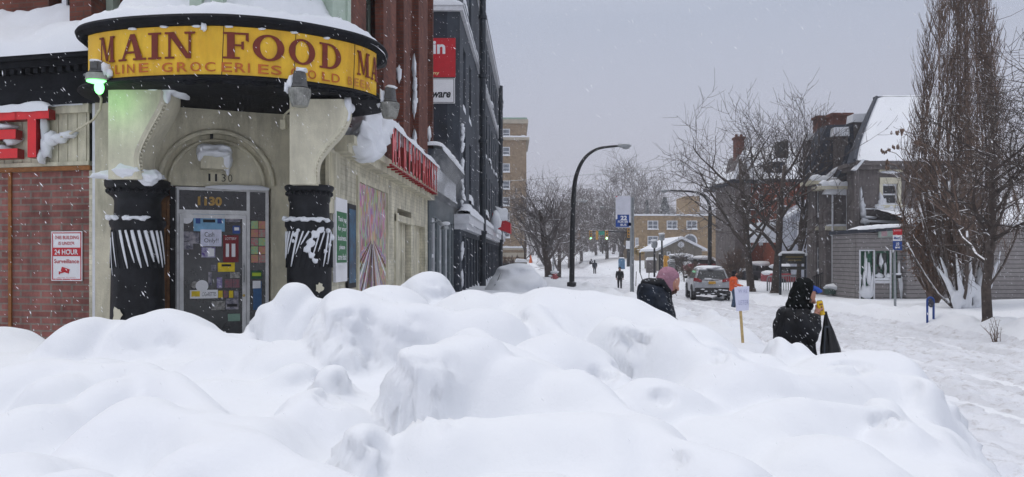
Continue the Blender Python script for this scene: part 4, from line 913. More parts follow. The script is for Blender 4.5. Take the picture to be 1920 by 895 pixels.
q = MB(); q.tube([F(563,196,9.4), F(545,205,9.9), F(534,215,10.15), F(532,232,10.2)], .014, 8); q.box(*[v for v in (FX(527,10.2), FX(537,10.2))], 10.15, 10.25, FZ(243,10.2), FZ(226,10.2))
o = part('conduit', q, M['cream'], None, smooth=False, label='bent conduit and small junction box beside the right bracket', cat='conduit')
# ------------------------------------------------------------------ left side of the street beyond the store
def FG(u, d, z): return Vector((-2.84+.0286*u-d, u, z))
ga = thing('gray_shop', 'low gray shop with snow plastered parapet between the brick store and the dark block', 'building', (-4, 23, 0))
Ya, Yb = 20.3, 26.6
W = MB(); wins = [(20.9,22.0,.9,3.1),(22.6,23.6,.5,3.1),(24.1,25.1,.5,3.1),(25.5,26.2,.5,3.1)]
cells(W, FG, Ya, Yb, -.2, 3.7, 0, .3, wins); W.box(Ya, Yb, .3, 4, -.2, 4.6, 0, FG); W.box(Ya, Yb, .02, .3, 3.7, 4.75, 0, FG); part('wall', W, mat('gray_shop_wall', (.10,.12,.13), .8, .15, 3), ga)
for k, (a, b, z0, z1) in enumerate(wins): window(ga, FG, a, b, z0, z1, .1, M['whitepaint'], M['glassdark'], .13, sill=.15, seed=k, vbar=True)
W = MB()
prof = [(.02,3.68),(-.10,3.72),(-.10,3.86),(-.04,3.9),(-.06,4.5),(-.22,4.72),(-.36,4.78),(-.36,4.9),(.05,4.92)]
V = [FG(u, d, z) for u in (Ya, Yb+.15) for d, z in prof]; n_ = len(prof); W.add(V, [(j, j+1, n_+j+1, n_+j) for j in range(n_-1)]+[tuple(range(n_)), tuple(range(2*n_-1, n_-1, -1))]); part('cornice', W, M['darkbldg'], ga)
W = MB(); W.grid(lambda s, t: FG(Ya+(Yb-Ya)*s, -.085-.02*noise.noise(Vector((s*9,t*6,0))), 3.92+.62*t), 20, 8); snow_strip(W, FG(Ya,-.38,4.9), FG(Yb+.1,-.38,4.9), (-1,0,0), .6, .28, seed=3); snow_strip(W, FG(Ya,-.12,3.86), FG(Yb+.1,-.12,3.86), (-1,0,0), .12, .06, seed=4)
part('parapet_snow', W, M['snow'], ga, smooth=True)
yl = thing('gooseneck_lamp', 'small snow capped wall lamp on the corner of the gray shop', 'light', (-2.1, 20.9, 2.85))
q = MB(); q.tube([(-2.27,20.9,2.9),(-2.05,20.9,2.98),(-1.9,20.9,2.9)], .02, 6); q.lathe((-1.88,20.9,2.74), [(.13,0),(.12,.05),(.05,.14),(.03,.18)], 14); part('lamp_shade', q, M['steel'], yl); q = MB(); q.blob((-1.9,20.9,2.9), (.15,.13,.07), 1, .3, 2, 2); part('snow_cap', q, M['snow'], yl, smooth=True)

def FD(u, d, z): return Vector((-2.633+.0286*u-d, u, z))
dk = thing('dark_block', 'tall dark blue gray commercial block with rows of narrow windows along the street', 'building', (-5, 40, 0))
D0, D1 = 26.75, 60.5; TOP = 14.25
cols_ = [28.0,30.6] + [36.3,38.9,41.5,44.1,46.7,49.3,51.7] + [55.2,57.6]
rows = [(11.35,13.5),(7.5,9.85),(4.15,6.6)]
ops = [(c, c+1.05, z0, z1) for c in cols_ for z0, z1 in rows]
W = MB(); cells(W, FD, D0, D1, 3.7, TOP, 0, .45, ops); part('wall', W, M['darkbldg'], dk)
W = MB(); W.box(D0+.0, D0+.4, .45, 14, -.2, TOP, 0, FD); part('end_wall', W, M['darkside'], dk, label='blank navy end wall with the red and white shop sign')
W = MB(); W.box(D0+.4, D1, .5, 14, -.2, TOP-.1, 0, FD); part('core', W, M['darkside'], dk)
for k, c in enumerate(cols_):
    for j, (z0, z1) in enumerate(rows): window(dk, FD, c, c+1.05, z0, z1, .3, M['darkpipe'], M['glassdark'], .08, sill=.3 if (k+j) % 3 else .4, head=.42+.2*((k*7+j*3) % 4)/3, seed=k*5+j)
W = MB(); snow_strip(W, FD(D0-.1,-.25,TOP+.0), FD(D1,-.25,TOP+.0), (-1,0,0), .6, .2, seed=1); W.box(D0-.12, D1, -.22, .3, TOP-.28, TOP+.02, 0, FD); part('roof_cornice', W, M['whitepaint'], dk)
W = MB(); W.box(D0-.14, D1, -.12, .05, 10.75, 10.95, 0, FD); W.box(D0-.14, D0+.01, .05, 14, 10.75, 10.95, 0, FD); part('string_course', W, M['whitepaint'], dk)
W = MB(); snow_strip(W, FD(D0-.16,-.14,10.95), FD(D1,-.14,10.95), (-1,0,0), .16, .14, seed=6); snow_strip(W, FD(D0-.16,14,10.95), FD(D0-.16,-.14,10.95), (0,1,0), .18, .2, seed=7); part('string_course_snow', W, M['snow'], dk, smooth=True)
W = MB(); W.box(D0-.1, D1, -.35, .2, 3.15, 3.5, 0, FD); W.box(D0-.05, D1, -.25, .2, 2.95, 3.15, 0, FD); part('shopfront_cornice', W, M['whitepaint'], dk)
W = MB(); snow_strip(W, FD(D0-.1,-.38,3.5), FD(D1,-.38,3.5), (-1,0,0), .5, .32, seed=8); part('shopfront_cornice_snow', W, M['snow'], dk, smooth=True)
W = MB(); so_ = []
u = D0+.9
while u < D1-1.5: so_.append((u, u+1.1, .5, 2.75)); u += 1.55
cells(W, FD, D0, D1, -.2, 3.0, .0, .4, so_); part('shopfront', W, M['darkbldg'], dk)
for k, (a, b, z0, z1) in enumerate(so_): window(dk, FD, a, b, z0, z1, .2, M['whitepaint'] if k % 5 else M['darkpipe'], M['glassdark'], .1, sill=.2, head=.2 if k % 2 else None, seed=k, vbar=k % 3 > 0)
for Y in (34.4, 53.4):
    W = MB(); W.tube([FD(Y,-.30,.4), FD(Y,-.30,TOP-.1)], .15, 8)
    for z in (3.0, 7.2, 10.2, 12.9): W.lathe(tuple(FD(Y,-.30,z)), [(.2,0),(.2,.15)], 10)
    part('downspout', W, M['darkpipe'], dk, smooth='auto')
S = MB(); rg = random.Random(5)
for k in range(26): S.blob(FD(27.0+rg.random()*.3, -.05-.0*k, 3.8+rg.random()*3), (.08,.1,.08+.1*rg.random()), k, .4, 1, 2)
for k in range(10): S.blob(FD(27.1+rg.random()*.5, -.03, .8+rg.random()*1.6), (.06,.15,.2), k, .4, 1, 2)
part('plastered_snow', S, M['snow'], dk, smooth=True)
W = MB(); W.box(44, 60, .8, 6, TOP-.1, TOP+3.2, 0, FD); W.box(43.9, 60.1, .7, 6.1, TOP+3.2, TOP+3.4, 0, FD); part('penthouse', W, M['whitepaint'], dk)
# signs on the end wall and a red banner
def FN(u, d, z): return Vector((u, D0-.04+d, z))
r_ = thing('wall_sign', 'red sign panel with white lettering high on the navy end wall', 'sign', (FX(830,26.7), 26.7, FZ(145,26.7)))
q = MB(); q.box(FX(770,26.7), FX(854,26.7), -.03, .03, FZ(145,26.7), FZ(72,26.7), 0, FN); part('panel', q, M['red'], r_)
q = MB(); text_fit(q, 'Main', FN, FX(770,26.7), FX(835,26.7), FZ(102,26.7), FZ(76,26.7), -.035, offset=.03); part('lettering', q, M['white'], r_)
q = MB(); text_fit(q, 'Company', FN, FX(776,26.7), FX(824,26.7), FZ(142,26.7), FZ(134,26.7), -.035, offset=.02); part('small_lettering', q, mat('cream_lettering', (.75,.6,.3), .5), r_)
r_ = thing('wall_sign', 'white sign panel with black italic lettering below the red one', 'sign', (FX(830,26.7), 26.7, FZ(194,26.7)))
q = MB(); q.box(FX(770,26.7), FX(853,26.7), -.03, .03, FZ(194,26.7), FZ(147,26.7), 0, FN); part('panel', q, M['white'], r_)
q = MB(); frame(q, FN, FX(771,26.7), FX(851.5,26.7), FZ(193,26.7), FZ(148,26.7), .02, -.034, -.031); V, Fc = text_geo('Hardware', offset=.03); xs_ = [p[0] for p in V]; mx2 = max(xs_)
x0_, x1_, y0_, y1_ = FX(774,26.7), FX(844,26.7), FZ(183,26.7), FZ(168,26.7)
q.add([FN(x0_+(p[0]/mx2)*(x1_-x0_)+p[1]*.09, -.036, y0_+p[1]/.73*(y1_-y0_)) for p in V], Fc); part('lettering', q, M['ink'], r_)
r_ = thing('awning', 'small snow heaped red awning sticking out of the dark block', 'awning', tuple(FD(44,-.5,3.6)))
q = MB(); q.prism([(-.25,3.7),(-1.3,3.3),(-1.3,3.9),(-.25,4.5)], lambda u, d, v: FD(d, u, v), 43.4, 45.4); part('canopy', q, M['red'], r_)
q = MB(); q.blob(FD(43.8,-.7,4.35), (.5,.7,.45), 3, .3, 2, 2); q.blob(FD(43.0,-.5,4.0), (.3,.5,.6), 4, .3, 2, 2); part('snow_cap', q, M['snow'], r_, smooth=True)

def FC(Y): return lambda u, d, z: Vector((u, Y+d, z))      # wall facing the camera at distance Y
# tan apartment tower
Yt = 128; f_ = FC(Yt); tw = thing('apartment_tower', 'narrow tan brick apartment tower rising behind the dark block', 'building', (FX(960,Yt), Yt, 0))
x0, x1 = FX(880,Yt), FX(987,Yt); W = MB(); zt = FZ(232,Yt); W.box(x0, x1, 0, 14, -1, zt, 0, f_); part('wall', W, M['tan'], tw)
W = MB(); W.box(x0-.3, x1+.3, -.3, 14.3, zt, zt+.7, 0, f_); W.box(x0-.3, x1+.5, -.5, 14.5, FZ(262,Yt)-.1, FZ(262,Yt)+.35, 0, f_); W.box(x0-.1, x1+.1, -.15, 14.1, FZ(468,Yt)-.1, FZ(468,Yt)+.25, 0, f_)
for z_ in range(0, 5): W.box(x0, x1+.06, -.06, 14.06, FZ(530,Yt)+z_*1.1, FZ(530,Yt)+z_*1.1+.7, 0, f_)
part('stone_trim', W, mat('pale_stone', (.42,.37,.29), .8, .1, 1), tw)
W = MB(); W.box(x0-.2, x1+.1, -.2, 14, zt+.7, zt+1.0, 0, f_); part('copper_coping', W, mat('copper_green', (.25,.38,.30), .7), tw)
for k, py in enumerate((250,284,315,347,378,407,438)):
    for px in (949, 915):
        a, b = FX(px-7,Yt), FX(px+7,Yt); z1_, z0_ = FZ(py-8,Yt), FZ(py+9,Yt)
        window(tw, f_, a, b, z0_, z1_, -.05, M['whitepaint'], M['glasspale'], .14, sill=.3, seed=k)
S = MB(); snow_strip(S, f_(x0-.3,-.5,FZ(262,Yt)+.35), f_(x1+.5,-.5,FZ(262,Yt)+.35), (0,1,0), .5, .3, n=20, seed=3); snow_strip(S, f_(x0-.3,-.2,FZ(468,Yt)+.25), f_(x1+.2,-.2,FZ(468,Yt)+.25), (0,1,0), .3, .3, n=20, seed=4); part('ledge_snow', S, M['snow'], tw, smooth=True)

# tan brick school-like block, and small gabled shed
Yc = 112; f_ = FC(Yc); sc_ = thing('brick_office_block', 'flat roofed two storey tan brick building beyond the small gabled house', 'building', (FX(1260,Yc), Yc, 1))
x0, x1 = FX(1192,Yc), FX(1352,Yc); W = MB(); zt = FZ(405,Yc); W.box(x0, x1, 0, 15, 0, zt, 0, f_); W.box(FX(1290,Yc), FX(1318,Yc), 2, 8, zt, FZ(366,Yc), 0, f_); part('wall', W, M['tan2'], sc_)
W = MB(); W.box(x0-.2, x1+.2, -.2, 15.2, zt, zt+.25, 0, f_); part('coping', W, M['snow'], sc_)
for px, py in ((1224,423),(1260,423),(1297,423),(1224,452),(1185+9,455)):
    wv = 10 if px > 1200 else 3; window(sc_, f_, FX(px-wv,Yc), FX(px+wv,Yc), FZ(py+8,Yc), FZ(py-9,Yc), -.05, M['whitepaint'], M['glasspale'], .12, sill=.25, seed=px, vbar=True)
q = MB(); cx_, cz_ = FX(1294,Yc), FZ(452,Yc); r1 = 1.05; q.prism([(cx_+r1*cos(pi*k/14), cz_+r1*sin(pi*k/14)) for k in range(15)]+[(cx_-r1,cz_-1),(cx_+r1,cz_-1)], f_, -.12, 0); o = part('arched_window', q, M['whitepaint'], sc_)
q = MB(); r1 = .82; q.prism([(cx_+r1*cos(pi*k/14), cz_+r1*sin(pi*k/14)) for k in range(15)]+[(cx_-r1,cz_-1),(cx_+r1,cz_-1)], f_, -.16, -.13); part('pane', q, M['glasspale'], o)
Yg = 84; f_ = FC(Yg); gh = thing('gabled_house', 'small gray gabled house with snowy eaves in front of the tan brick building', 'house', (FX(1276,Yg), Yg, .8))
xa, xm, xb_ = FX(1238,Yg), FX(1277,Yg), FX(1316,Yg); ze, zr = FZ(468,Yg), FZ(449,Yg)
W = MB(); W.prism([(xa,0.2),(xb_,0.2),(xb_,ze),(xm,zr),(xa,ze)], f_, 0, 10); part('wall', W, mat('taupe_wall', (.20,.18,.15), .85, .1, 1), gh)
W = MB()
for s_ in (-1, 1):
    e_ = xa if s_ < 0 else xb_; q_ = [(xm, zr+.05), (e_+s_*.5, ze-.2), (e_+s_*.5, ze+.06), (xm, zr+.33)]; W.prism(q_, f_, -.5, 10.5)
part('roof', W, M['snow'], gh)
window(gh, f_, FX(1250,Yg), FX(1257,Yg), FZ(486,Yg), FZ(472,Yg), -.05, M['whitepaint'], M['glasspale'], .1, sill=.2, sashes=False); window(gh, f_, FX(1274,Yg), FX(1281,Yg), FZ(488,Yg), FZ(474,Yg), -.05, M['whitepaint'], M['glassdark'], .1, sashes=False)
W = MB(); W.lathe((0,0,0), [(.0,-.05),(.35,-.05),(.35,0)], 12); W.v = [tuple(f_(FX(1277,Yg)+x, z-.03, FZ(459,Yg)+y)) for x, y, z in W.v]; part('round_vent', W, M['whitepaint'], gh)

# orange brick house behind the trees
Yo = 62; f_ = FC(Yo); oh = thing('orange_brick_house', 'orange red brick house with big snowy roof behind the bare street trees', 'house', (FX(1440,Yo), Yo, 0))
xa, xb_ = FX(1376,Yo), FX(1512,Yo)+2; ze = FZ(338,Yo); zr = FZ(262,Yo)
wn = [(FX(px-7,Yo), FX(px+7,Yo), FZ(py+15,Yo), FZ(py-13,Yo)) for px in (1396,1430,1462,1496) for py in (378,445)]
W = MB(); cells(W, f_, xa, xb_, -1, ze, 0, .3, wn); W.box(xa, xb_, .35, 5, -1, ze, 0, f_); part('wall', W, M['orangebrick'], oh); W = MB(); W.box(xa-.1, FX(1403,Yo), -.7, 5.2, -1, ze-.32, 0, f_); part('gray_bay', W, M['graystucco'], oh)
for k, w_ in enumerate(wn): window(oh, f_, *w_, .15, M['whitepaint'], M['glassdark'], .1, sill=.25, seed=k)
W = MB(); V = [(xa-.5,-.9,ze),(xb_+.5,-.9,ze),(xb_+.5,8.6,ze),(xa-.5,8.6,ze),(xa+2,5,zr),(xb_-1,5,zr)]; W.add([f_(*v) for v in V], [(0,1,5,4),(1,2,5),(2,3,4,5),(3,0,4),(0,3,2,1)]); part('roof', W, M['snow'], oh)
W = MB(); W.prism([(FX(1455,58),0),(FX(1492,58),0),(FX(1492,58),FZ(342,58)),(FX(1455,58),FZ(342,58))], FC(58), 0, 3); part('front_wing', W, M['orangebrick'], oh)
window(oh, FC(58), FX(1462,58), FX(1474,58), FZ(415,58), FZ(385,58), -.05, M['whitepaint'], M['glasspale'], .12, sill=.3)
W = MB(); W.prism([(FX(1405,57),FZ(455,57)),(FX(1480,57),FZ(455,57)),(FX(1470,57),FZ(408,57)),(FX(1412,57),FZ(420,57))], FC(57), 0, .8); part('porch_snow_roof', W, M['snow'], oh)
W = MB(); W.box(xa-.4, xb_+.4, -.85, 8.4, ze-.3, ze-.02, 0, f_); part('eaves', W, M['slate'], oh)
W = MB(); a, b = FX(1374,Yo), FX(1398,Yo); W.prism([(a,ze),(b,ze),((a+b)/2, FZ(290,Yo))], f_, -1.2, 3); part('gable', W, M['graystucco'], oh); W = MB(); W.bar(f_(a-.3,-1.3,ze+.0), f_((a+b)/2,-1.3,FZ(288,Yo)), .3, .22); W.bar(f_(b+.3,-1.3,ze+.0), f_((a+b)/2,-1.3,FZ(288,Yo)), .3, .22); part('gable_snow', W, M['snow'], oh)
for px, z0_, z1_ in ((1392, ze, FZ(252,Yo)),):
    W = MB(); x = FX(px,Yo); W.box(x-.36, x+.36, .6, 1.4, z0_, z1_-.15, 0, f_); W.box(x-.43, x+.43, .5, 1.5, z1_-.3, z1_-.1, 0, f_)
    for k in (-.2, .2): W.lathe((x+k, Yo+1.0, z1_-.15), [(.13,0),(.11,.3)], 8)
    part('chimney', W, M['redbrick'], oh)
W = MB(); a, b = FX(1438,Yo), FX(1468,Yo); zt_ = FZ(310,Yo); W.box(a, b, .2, 3, ze-.5, zt_, 0, f_); W.box(a-.2, b+.2, 0, 3.2, zt_, zt_+.3, 0, f_); part('dormer', W, M['slate'], oh)
for k in range(2):
    W = MB(); x = FX(1491+k*8, Yo); W.box(x-.2-.2*(1-k), x+.2+.2*(1-k), 3, 3.8, FZ(290,Yo), FZ(256-(k*4),Yo), 0, f_); part('roof_vent', W, M['blackpole'], oh)
# white and green timber porch wing in front of it, seen through branches
W = MB(); a, b = FX(1484,55), FX(1530,55); W.prism([(a,FZ(520,55)),(b+1,FZ(520,55)),(b+1,FZ(360,55)),(a,FZ(400,55))], FC(55), 0, 3); pw = thing('porch_wing', 'white boarded porch wing with sloping snowy roof between the orange house and the gray house', 'house', (a, 55, 0)); part('wall', W, mat('pale_blue_boards', (.42,.44,.5), .7, .12, 3), pw)
W = MB(); W.bar((a-.6,54.6,FZ(408,55)), (b+1,54.6,FZ(357,55)), .5, .22); part('roof_edge', W, M['snow'], pw); window(pw, FC(55), FX(1494,55), FX(1506,55), FZ(450,55), FZ(415,55), -.05, M['whitepaint'], M['glassdark'], .1)

# ------------------------------------------------------------------ gray stucco house on the right
Yh = 38.5; f_ = FC(Yh); hs_ = thing('gray_house', 'gray brown stucco house with steep snow covered roof on the right', 'house', (19, Yh, 0))
x0, x1 = FX(1612,Yh), 24.5; ze = FZ(306,Yh); wy = (FX(1651,Yh), FX(1687,Yh), FZ(386,Yh), FZ(334,Yh))
W = MB(); cells(W, f_, x0, x1, -.5, ze, 0, .3, [(wy[0], wy[1], wy[2], wy[3])]); W.box(x0, x1, .35, 1.5, -.5, ze, 0, f_); W.box(19.9, x1, 1.5, 9, -.5, ze, 0, f_); part('wall', W, M['graystucco'], hs_)
window(hs_, f_, wy[0]+.08, wy[1]-.08, wy[2]+.05, wy[3]-.3, .12, M['whitepaint'], M['glassdark'], .1)
W = MB(); a, b, c, d = wy; W.box(a-.06, a+.1, -.04, .1, c, d, 0, f_); W.box(b-.1, b+.06, -.04, .1, c, d, 0, f_); W.box(a-.06, b+.06, -.07, .12, d-.3, d+.02, 0, f_); W.box(a-.2, b+.2, -.16, .1, c-.12, c+.03, 0, f_); W.box(a-.1, b+.1, -.1, .1, d+.30, d+.42, 0, f_); part('window_surround', W, M['creamlight'], hs_)
S = MB()
for px, py, rx, rz in ((1655,382,.25,.28),(1670,388,.55,.16),(1688,388,.35,.14),(1650,388,.25,.16),(1652,375,.12,.35),(1668,323,.5,.09),(1616,385,.12,.35),(1618,400,.15,.30),(1614,365,.06,.4),(1630,408,.4,.08),(1622,415,.22,.22)):
    S.blob(F(px, py, Yh-.06), (rx,.12,rz), px, .35, 2, 2)
snow_strip(S, F(1612,316,Yh-.1), F(1712,318,Yh-.1), (0,1,0), .15, .12, seed=2); snow_strip(S, F(1625,416,Yh-.15), F(1715,420,Yh-.15), (0,1,0), .2, .12, seed=3); snow_strip(S, F(1620,392,Yh-.1), F(1700,394,Yh-.1), (0,1,0), .15, .05, seed=3)
part('wall_snow', S, M['snow'], hs_, smooth=True)
W = MB(); W.box(x0-.4, x1+.3, -.45, 1.7, ze-.15, ze+.05, 0, f_); W.box(x0-.25, x1+.2, -.3, 1.6, ze-.35, ze-.15, 0, f_); W.box(x0, x1, -.05, 0, FZ(402,Yh), FZ(392,Yh), 0, f_); part('eaves', W, M['graystucco'], hs_)
# roof: snow on the slope towards us, bare slate on the left slope
zr = FZ(185,42.8); ex = x0-.35; rx_ = FX(1645,42.8); S = MB()
def rf(s, t):
    xl = ex+(rx_-ex)*t**1.15; x = xl+(x1+.3-xl)*s; return Vector((x, Yh-.5+4.8*t, ze+.06+(zr-ze)*(t**1.12)+.12*min(1, 8*min(t+.02, s+.03))+.04*noise.noise(Vector((x, t*4, 0)))))
S.grid(rf, 60, 24); part('snow_roof', S, M['snow'], hs_, smooth=True)
W = MB()
def rl(s, t):
    xl = ex+(rx_-ex)*t**1.15; return Vector((xl-.06-.1*(1-t), Yh-.55+4.85*t+.9*s*(1-t*.5), ze+(zr-ze)*t**1.12-.02))
W.grid(rl, 6, 24); W.tube([rl(0,t/12)+Vector((0,-.03,.10)) for t in range(13)], .09, 6)
q_ = rl(0,1); W.box(q_.x-.1, x1, q_.y-.1, q_.y+.2, q_.z-.05, q_.z+.12)
part('slate_hip', W, M['slate'], hs_)
# attic, chimneys, mansard and wings stepping back to the left
def slab(nm, pts, Y, dep, m_, parent=hs_, **k):
    W = MB(); W.prism([(FX(a,Y), FZ(b,Y)) for a, b in pts], FC(Y), 0, dep); return part(nm, W, m_, parent, **k)
for px0, px1, py0, py1, Y, m_, nm in ((1561,1597,236,214,43.6,'redbrick','chimney'),(1534,1551,262,219,45,'redbrick','chimney')):
    W = MB(); W.box(FX(px0,Y), FX(px1,Y), Y, Y+.8, FZ(py0,Y), FZ(py1,Y)); W.box(FX(px0,Y)-.08, FX(px1,Y)+.08, Y-.08, Y+.88, FZ(py1+3,Y), FZ(py1,Y)+.06); W.box(FX(px0,Y), FX(px1,Y), Y, Y+.8, FZ(py0+30,Y), FZ(py0,Y)); part(nm, W, M[m_], hs_)
slab('attic_block', [(1600,330),(1630,300),(1634,228),(1600,228)], 42.6, .6, M['graystucco']); slab('attic_snow', [(1598,229),(1636,229),(1640,212),(1600,214)], 42.4, .8, M['snow'])
slab('stair_tower', [(1515,346),(1542,346),(1542,262),(1515,262)], 44.2, .8, M['graystucco']); slab('tower_snow', [(1512,262),(1545,262),(1547,248),(1514,252)], 44.0, 1.0, M['snow'])
slab('mansard_roof', [(1519,344),(1525,312),(1533,282),(1542,256),(1551,235),(1600,233),(1603,344)], 42.2, 1.4, M['slate'])
dm = slab('dormer', [(1566,336),(1590,330),(1590,255),(1566,255)], 41.9, .5, M['graystucco']); slab('dormer_snow', [(1563,255),(1593,255),(1592,238),(1565,239)], 41.7, .8, M['snow'], dm)
slab('valley_roof', [(1549,353),(1603,353),(1607,322),(1600,285),(1592,272),(1588,300),(1572,330)], 41.1, .5, M['slate'])
slab('roof_snow', [(1516,346),(1549,344),(1560,336),(1571,313),(1566,318),(1552,330),(1534,337),(1516,340)], 41.6, .5, M['snow']); slab('valley_snow', [(1600,300),(1607,285),(1612,262),(1609,262),(1602,284)], 41.4, .3, M['snow'])
slab('rake_snow', [(1600,318),(1606,320),(1622,300),(1618,298)], 38.0, .3, M['snow']); slab('downspout_snow', [(1545,364),(1600,366),(1604,345),(1598,338),(1592,350),(1552,352)], 40.0, .3, M['snow'])
wings = [(1529,1562,346,530,41.4,'rear wing with mansard roof',1.2),(1548,1602,356,530,40.3,'middle wing beside the downspout',.9)]
for k, (pa, pb, pe, pg, Y, lb, dep) in enumerate(wings):
    g_ = FC(Y); a, b = FX(pa,Y), FX(pb,Y); z1_ = FZ(pe,Y); wn = [(FX(1532,Y), FX(1546,Y), FZ(py+24,Y), FZ(py-26,Y)) for py in (384,490)] if k == 0 else [(FX(1575,Y), FX(1588,Y), FZ(490,Y), FZ(455,Y))]
    W = MB(); cells(W, g_, a, b, -.6, z1_, 0, .25, wn); W.box(a, b, .3, dep, -.6, z1_, 0, g_); part('wing_wall', W, M['graystucco'], hs_, label=lb)
    for j, w_ in enumerate(wn): window(hs_, g_, *w_, .12, M['whitepaint'], M['glasspale'], .1, sill=.35, seed=j+k*3)
    W = MB(); W.box(a-.4, b+.15, -.4, dep, z1_, z1_+.2, 0, g_); W.box(a-.02, b+.02, -.08, .02, FZ(432,Y), FZ(424,Y), 0, g_); part('wing_eaves', W, M['creamlight'], hs_)
    S = MB(); snow_strip(S, g_(a-.4,-.42,z1_+.18), g_(b+.15,-.42,z1_+.18), (0,1,0), .5, .28, seed=k); snow_strip(S, g_(a,-.1,FZ(424,Y)), g_(b,-.1,FZ(424,Y)), (0,1,0), .1, .1, seed=k+4)
    if k:
        for px_, py_, r1, r2 in ((1582,494,.35,.16),(1574,488,.12,.3),(1590,486,.12,.35),(1598,500,.12,.6),(1594,470,.14,.2),(1600,525,.5,.6),(1565,440,.3,.1)): S.blob(g_(FX(px_,Y), -.05, FZ(py_,Y)), (r1,.14,r2), px_, .35, 2, 2)
    part('wing_snow', S, M['snow'], hs_, smooth=True)
W = MB(); W.tube([F(1589,362,40.1), F(1589,420,40.1), F(1588,535,40.1)], .07, 6); W.tube([F(1561,360,40.15), F(1561,530,40.15)], .05, 6); part('downspout', W, M['whitepaint'], hs_)
W = MB(); W.tube([F(1606,310,38.4), F(1606,560,38.4)], .14, 6); part('downspout', W, M['graystucco'], hs_)
# porch steps, railing
st = thing('stair_railing', 'dark iron stair railing beside the rear wing', 'railing', tuple(F(1535,545,41))) 
q = MB(); pts = [(1524,518),(1546,508),(1548,540)]
q.bar(F(1524,520,41), F(1552,508,40.5), .05, .05); q.bar(F(1524,545,41), F(1552,538,40.5), .05, .05)
for k in range(9): x = 1524+k*3.5; q.bar(F(x,545-k*.8,41-k*.05), F(x,520-k*1.4,41-k*.05), .03, .03)
part('rails', q, M['blackpole'], st)
bn = thing('green_bench', 'low dark green board half buried by the house steps', 'bench', tuple(F(1572,550,38)))
q = MB(); q.box(FX(1553,38), FX(1594,38), 38, 38.5, FZ(552,38), FZ(543,38)); part('board', q, mat('dark_green_board', (.03,.07,.055), .7), bn); q = MB(); q.blob(F(1574,540,38.3), (.7,.5,.25), 1, .2, 3, 1.5); part('snow_cap', q, M['snow'], bn, smooth=True)

# shopfront annex in gray siding
def sidingmat(name, col, step=.11):
    m = mat(name, col, .75, .08, 3); n = m.node_tree.nodes; l = m.node_tree.links; b = n['Principled BSDF']
    t = n.new('ShaderNodeTexCoord'); sp = n.new('ShaderNodeSeparateXYZ'); l.new(t.outputs['Object'], sp.inputs[0])
    d = n.new('ShaderNodeMath'); d.operation = 'DIVIDE'; d.inputs[1].default_value = step; l.new(sp.outputs[2], d.inputs[0])
    fr_ = n.new('ShaderNodeMath'); fr_.operation = 'FRACT'; l.new(d.outputs[0], fr_.inputs[0])
    bp = n.new('ShaderNodeBump'); bp.inputs['Strength'].default_value = 1; bp.inputs['Distance'].default_value = .05; l.new(fr_.outputs[0], bp.inputs['Height']); l.new(bp.outputs[0], b.inputs['Normal'])
    src = b.inputs['Base Color'].links[0].from_socket; lt = n.new('ShaderNodeMath'); lt.operation = 'LESS_THAN'; lt.inputs[1].default_value = .16; l.new(fr_.outputs[0], lt.inputs[0])
    mg = n.new('ShaderNodeMixRGB'); l.new(lt.outputs[0], mg.inputs[0]); l.new(src, mg.inputs[1]); mg.inputs[2].default_value = (*[c*.35 for c in col], 1); l.new(mg.outputs[0], b.inputs['Base Color'])
    return m
M['siding'] = sidingmat('gray_clapboard', (.27,.25,.245), .2)
Ys = 35.6; f_ = FC(Ys); an = thing('shop_annex', 'small gray clapboard shop annex with green door and snow smeared green window', 'building', (FX(1650,Ys), Ys, 0))
a, b = FX(1608,Ys), FX(1694,Ys); zt = FZ(437,Ys); dr = (FX(1613,Ys), FX(1637,Ys), -.3, FZ(471,Ys)); wn = (FX(1641,Ys), FX(1668,Ys), FZ(525,Ys), FZ(471,Ys)); d2 = (FX(1673,Ys), FX(1683,Ys), -.3, FZ(471,Ys))
W = MB(); cells(W, f_, a, b, -.5, zt, 0, .2, [dr, wn, d2]); W.box(a, b, .25, 2.8, -.5, zt, 0, f_); part('wall', W, M['siding'], an)
gn = mat('dark_green_paint', (.012,.085,.045), .5, .2, 5)
W = MB(); W.box(dr[0], dr[1], .08, .14, dr[2], dr[3], 0, f_); W.box(dr[0]+.15, dr[1]-.15, .05, .08, .3, dr[3]-.2, 0, f_); part('door', W, gn, an); W = MB(); W.box(d2[0], d2[1], .08, .14, d2[2], d2[3], 0, f_); part('door', W, gn, an)
window(an, f_, *wn, .1, gn, M['glassdark'], .09, sill=.12, seed=3, vbar=True)
W = MB()
for x in (dr[0]-.06, dr[1]+.01, wn[1]+.0): W.box(x, x+.07, -.03, .05, -.3, dr[3]+.06, 0, f_)
W.box(dr[0], dr[1], -.03, .05, dr[3], dr[3]+.06, 0, f_); W.box(wn[0]-.05, wn[1]+.05, -.06, .05, wn[2]-.16, wn[2]-.04, 0, f_); part('trim', W, M['whitepaint'], an)
W = MB(); W.prism([(a-.1,zt-.02),(b+.25,zt+.16),(b+.25,zt+.34),(a-.1,zt+.16)], f_, -.3, 3); part('roof', W, M['slate'], an)
S = MB(); snow_strip(S, f_(a-.15,-.35,zt+.14), f_(b+.3,-.35,zt+.33), (0,1,0), 1.2, .16, seed=2)
for px, py, rx, rz in ((1623,500,.07,.6),(1629,515,.10,.6),(1620,530,.08,.5),(1634,535,.07,.5),(1652,490,.08,.3),(1660,505,.05,.35),(1648,518,.2,.1),(1665,518,.12,.12),(1624,548,.35,.35),(1690,540,.1,.5),(1686,510,.06,.5),(1612,520,.04,.7)):
    S.blob(F(px, py, Ys-.0), (rx,.08,rz), px, .4, 2, 2.5)
part('drifted_snow', S, M['snow'], an, smooth=True)
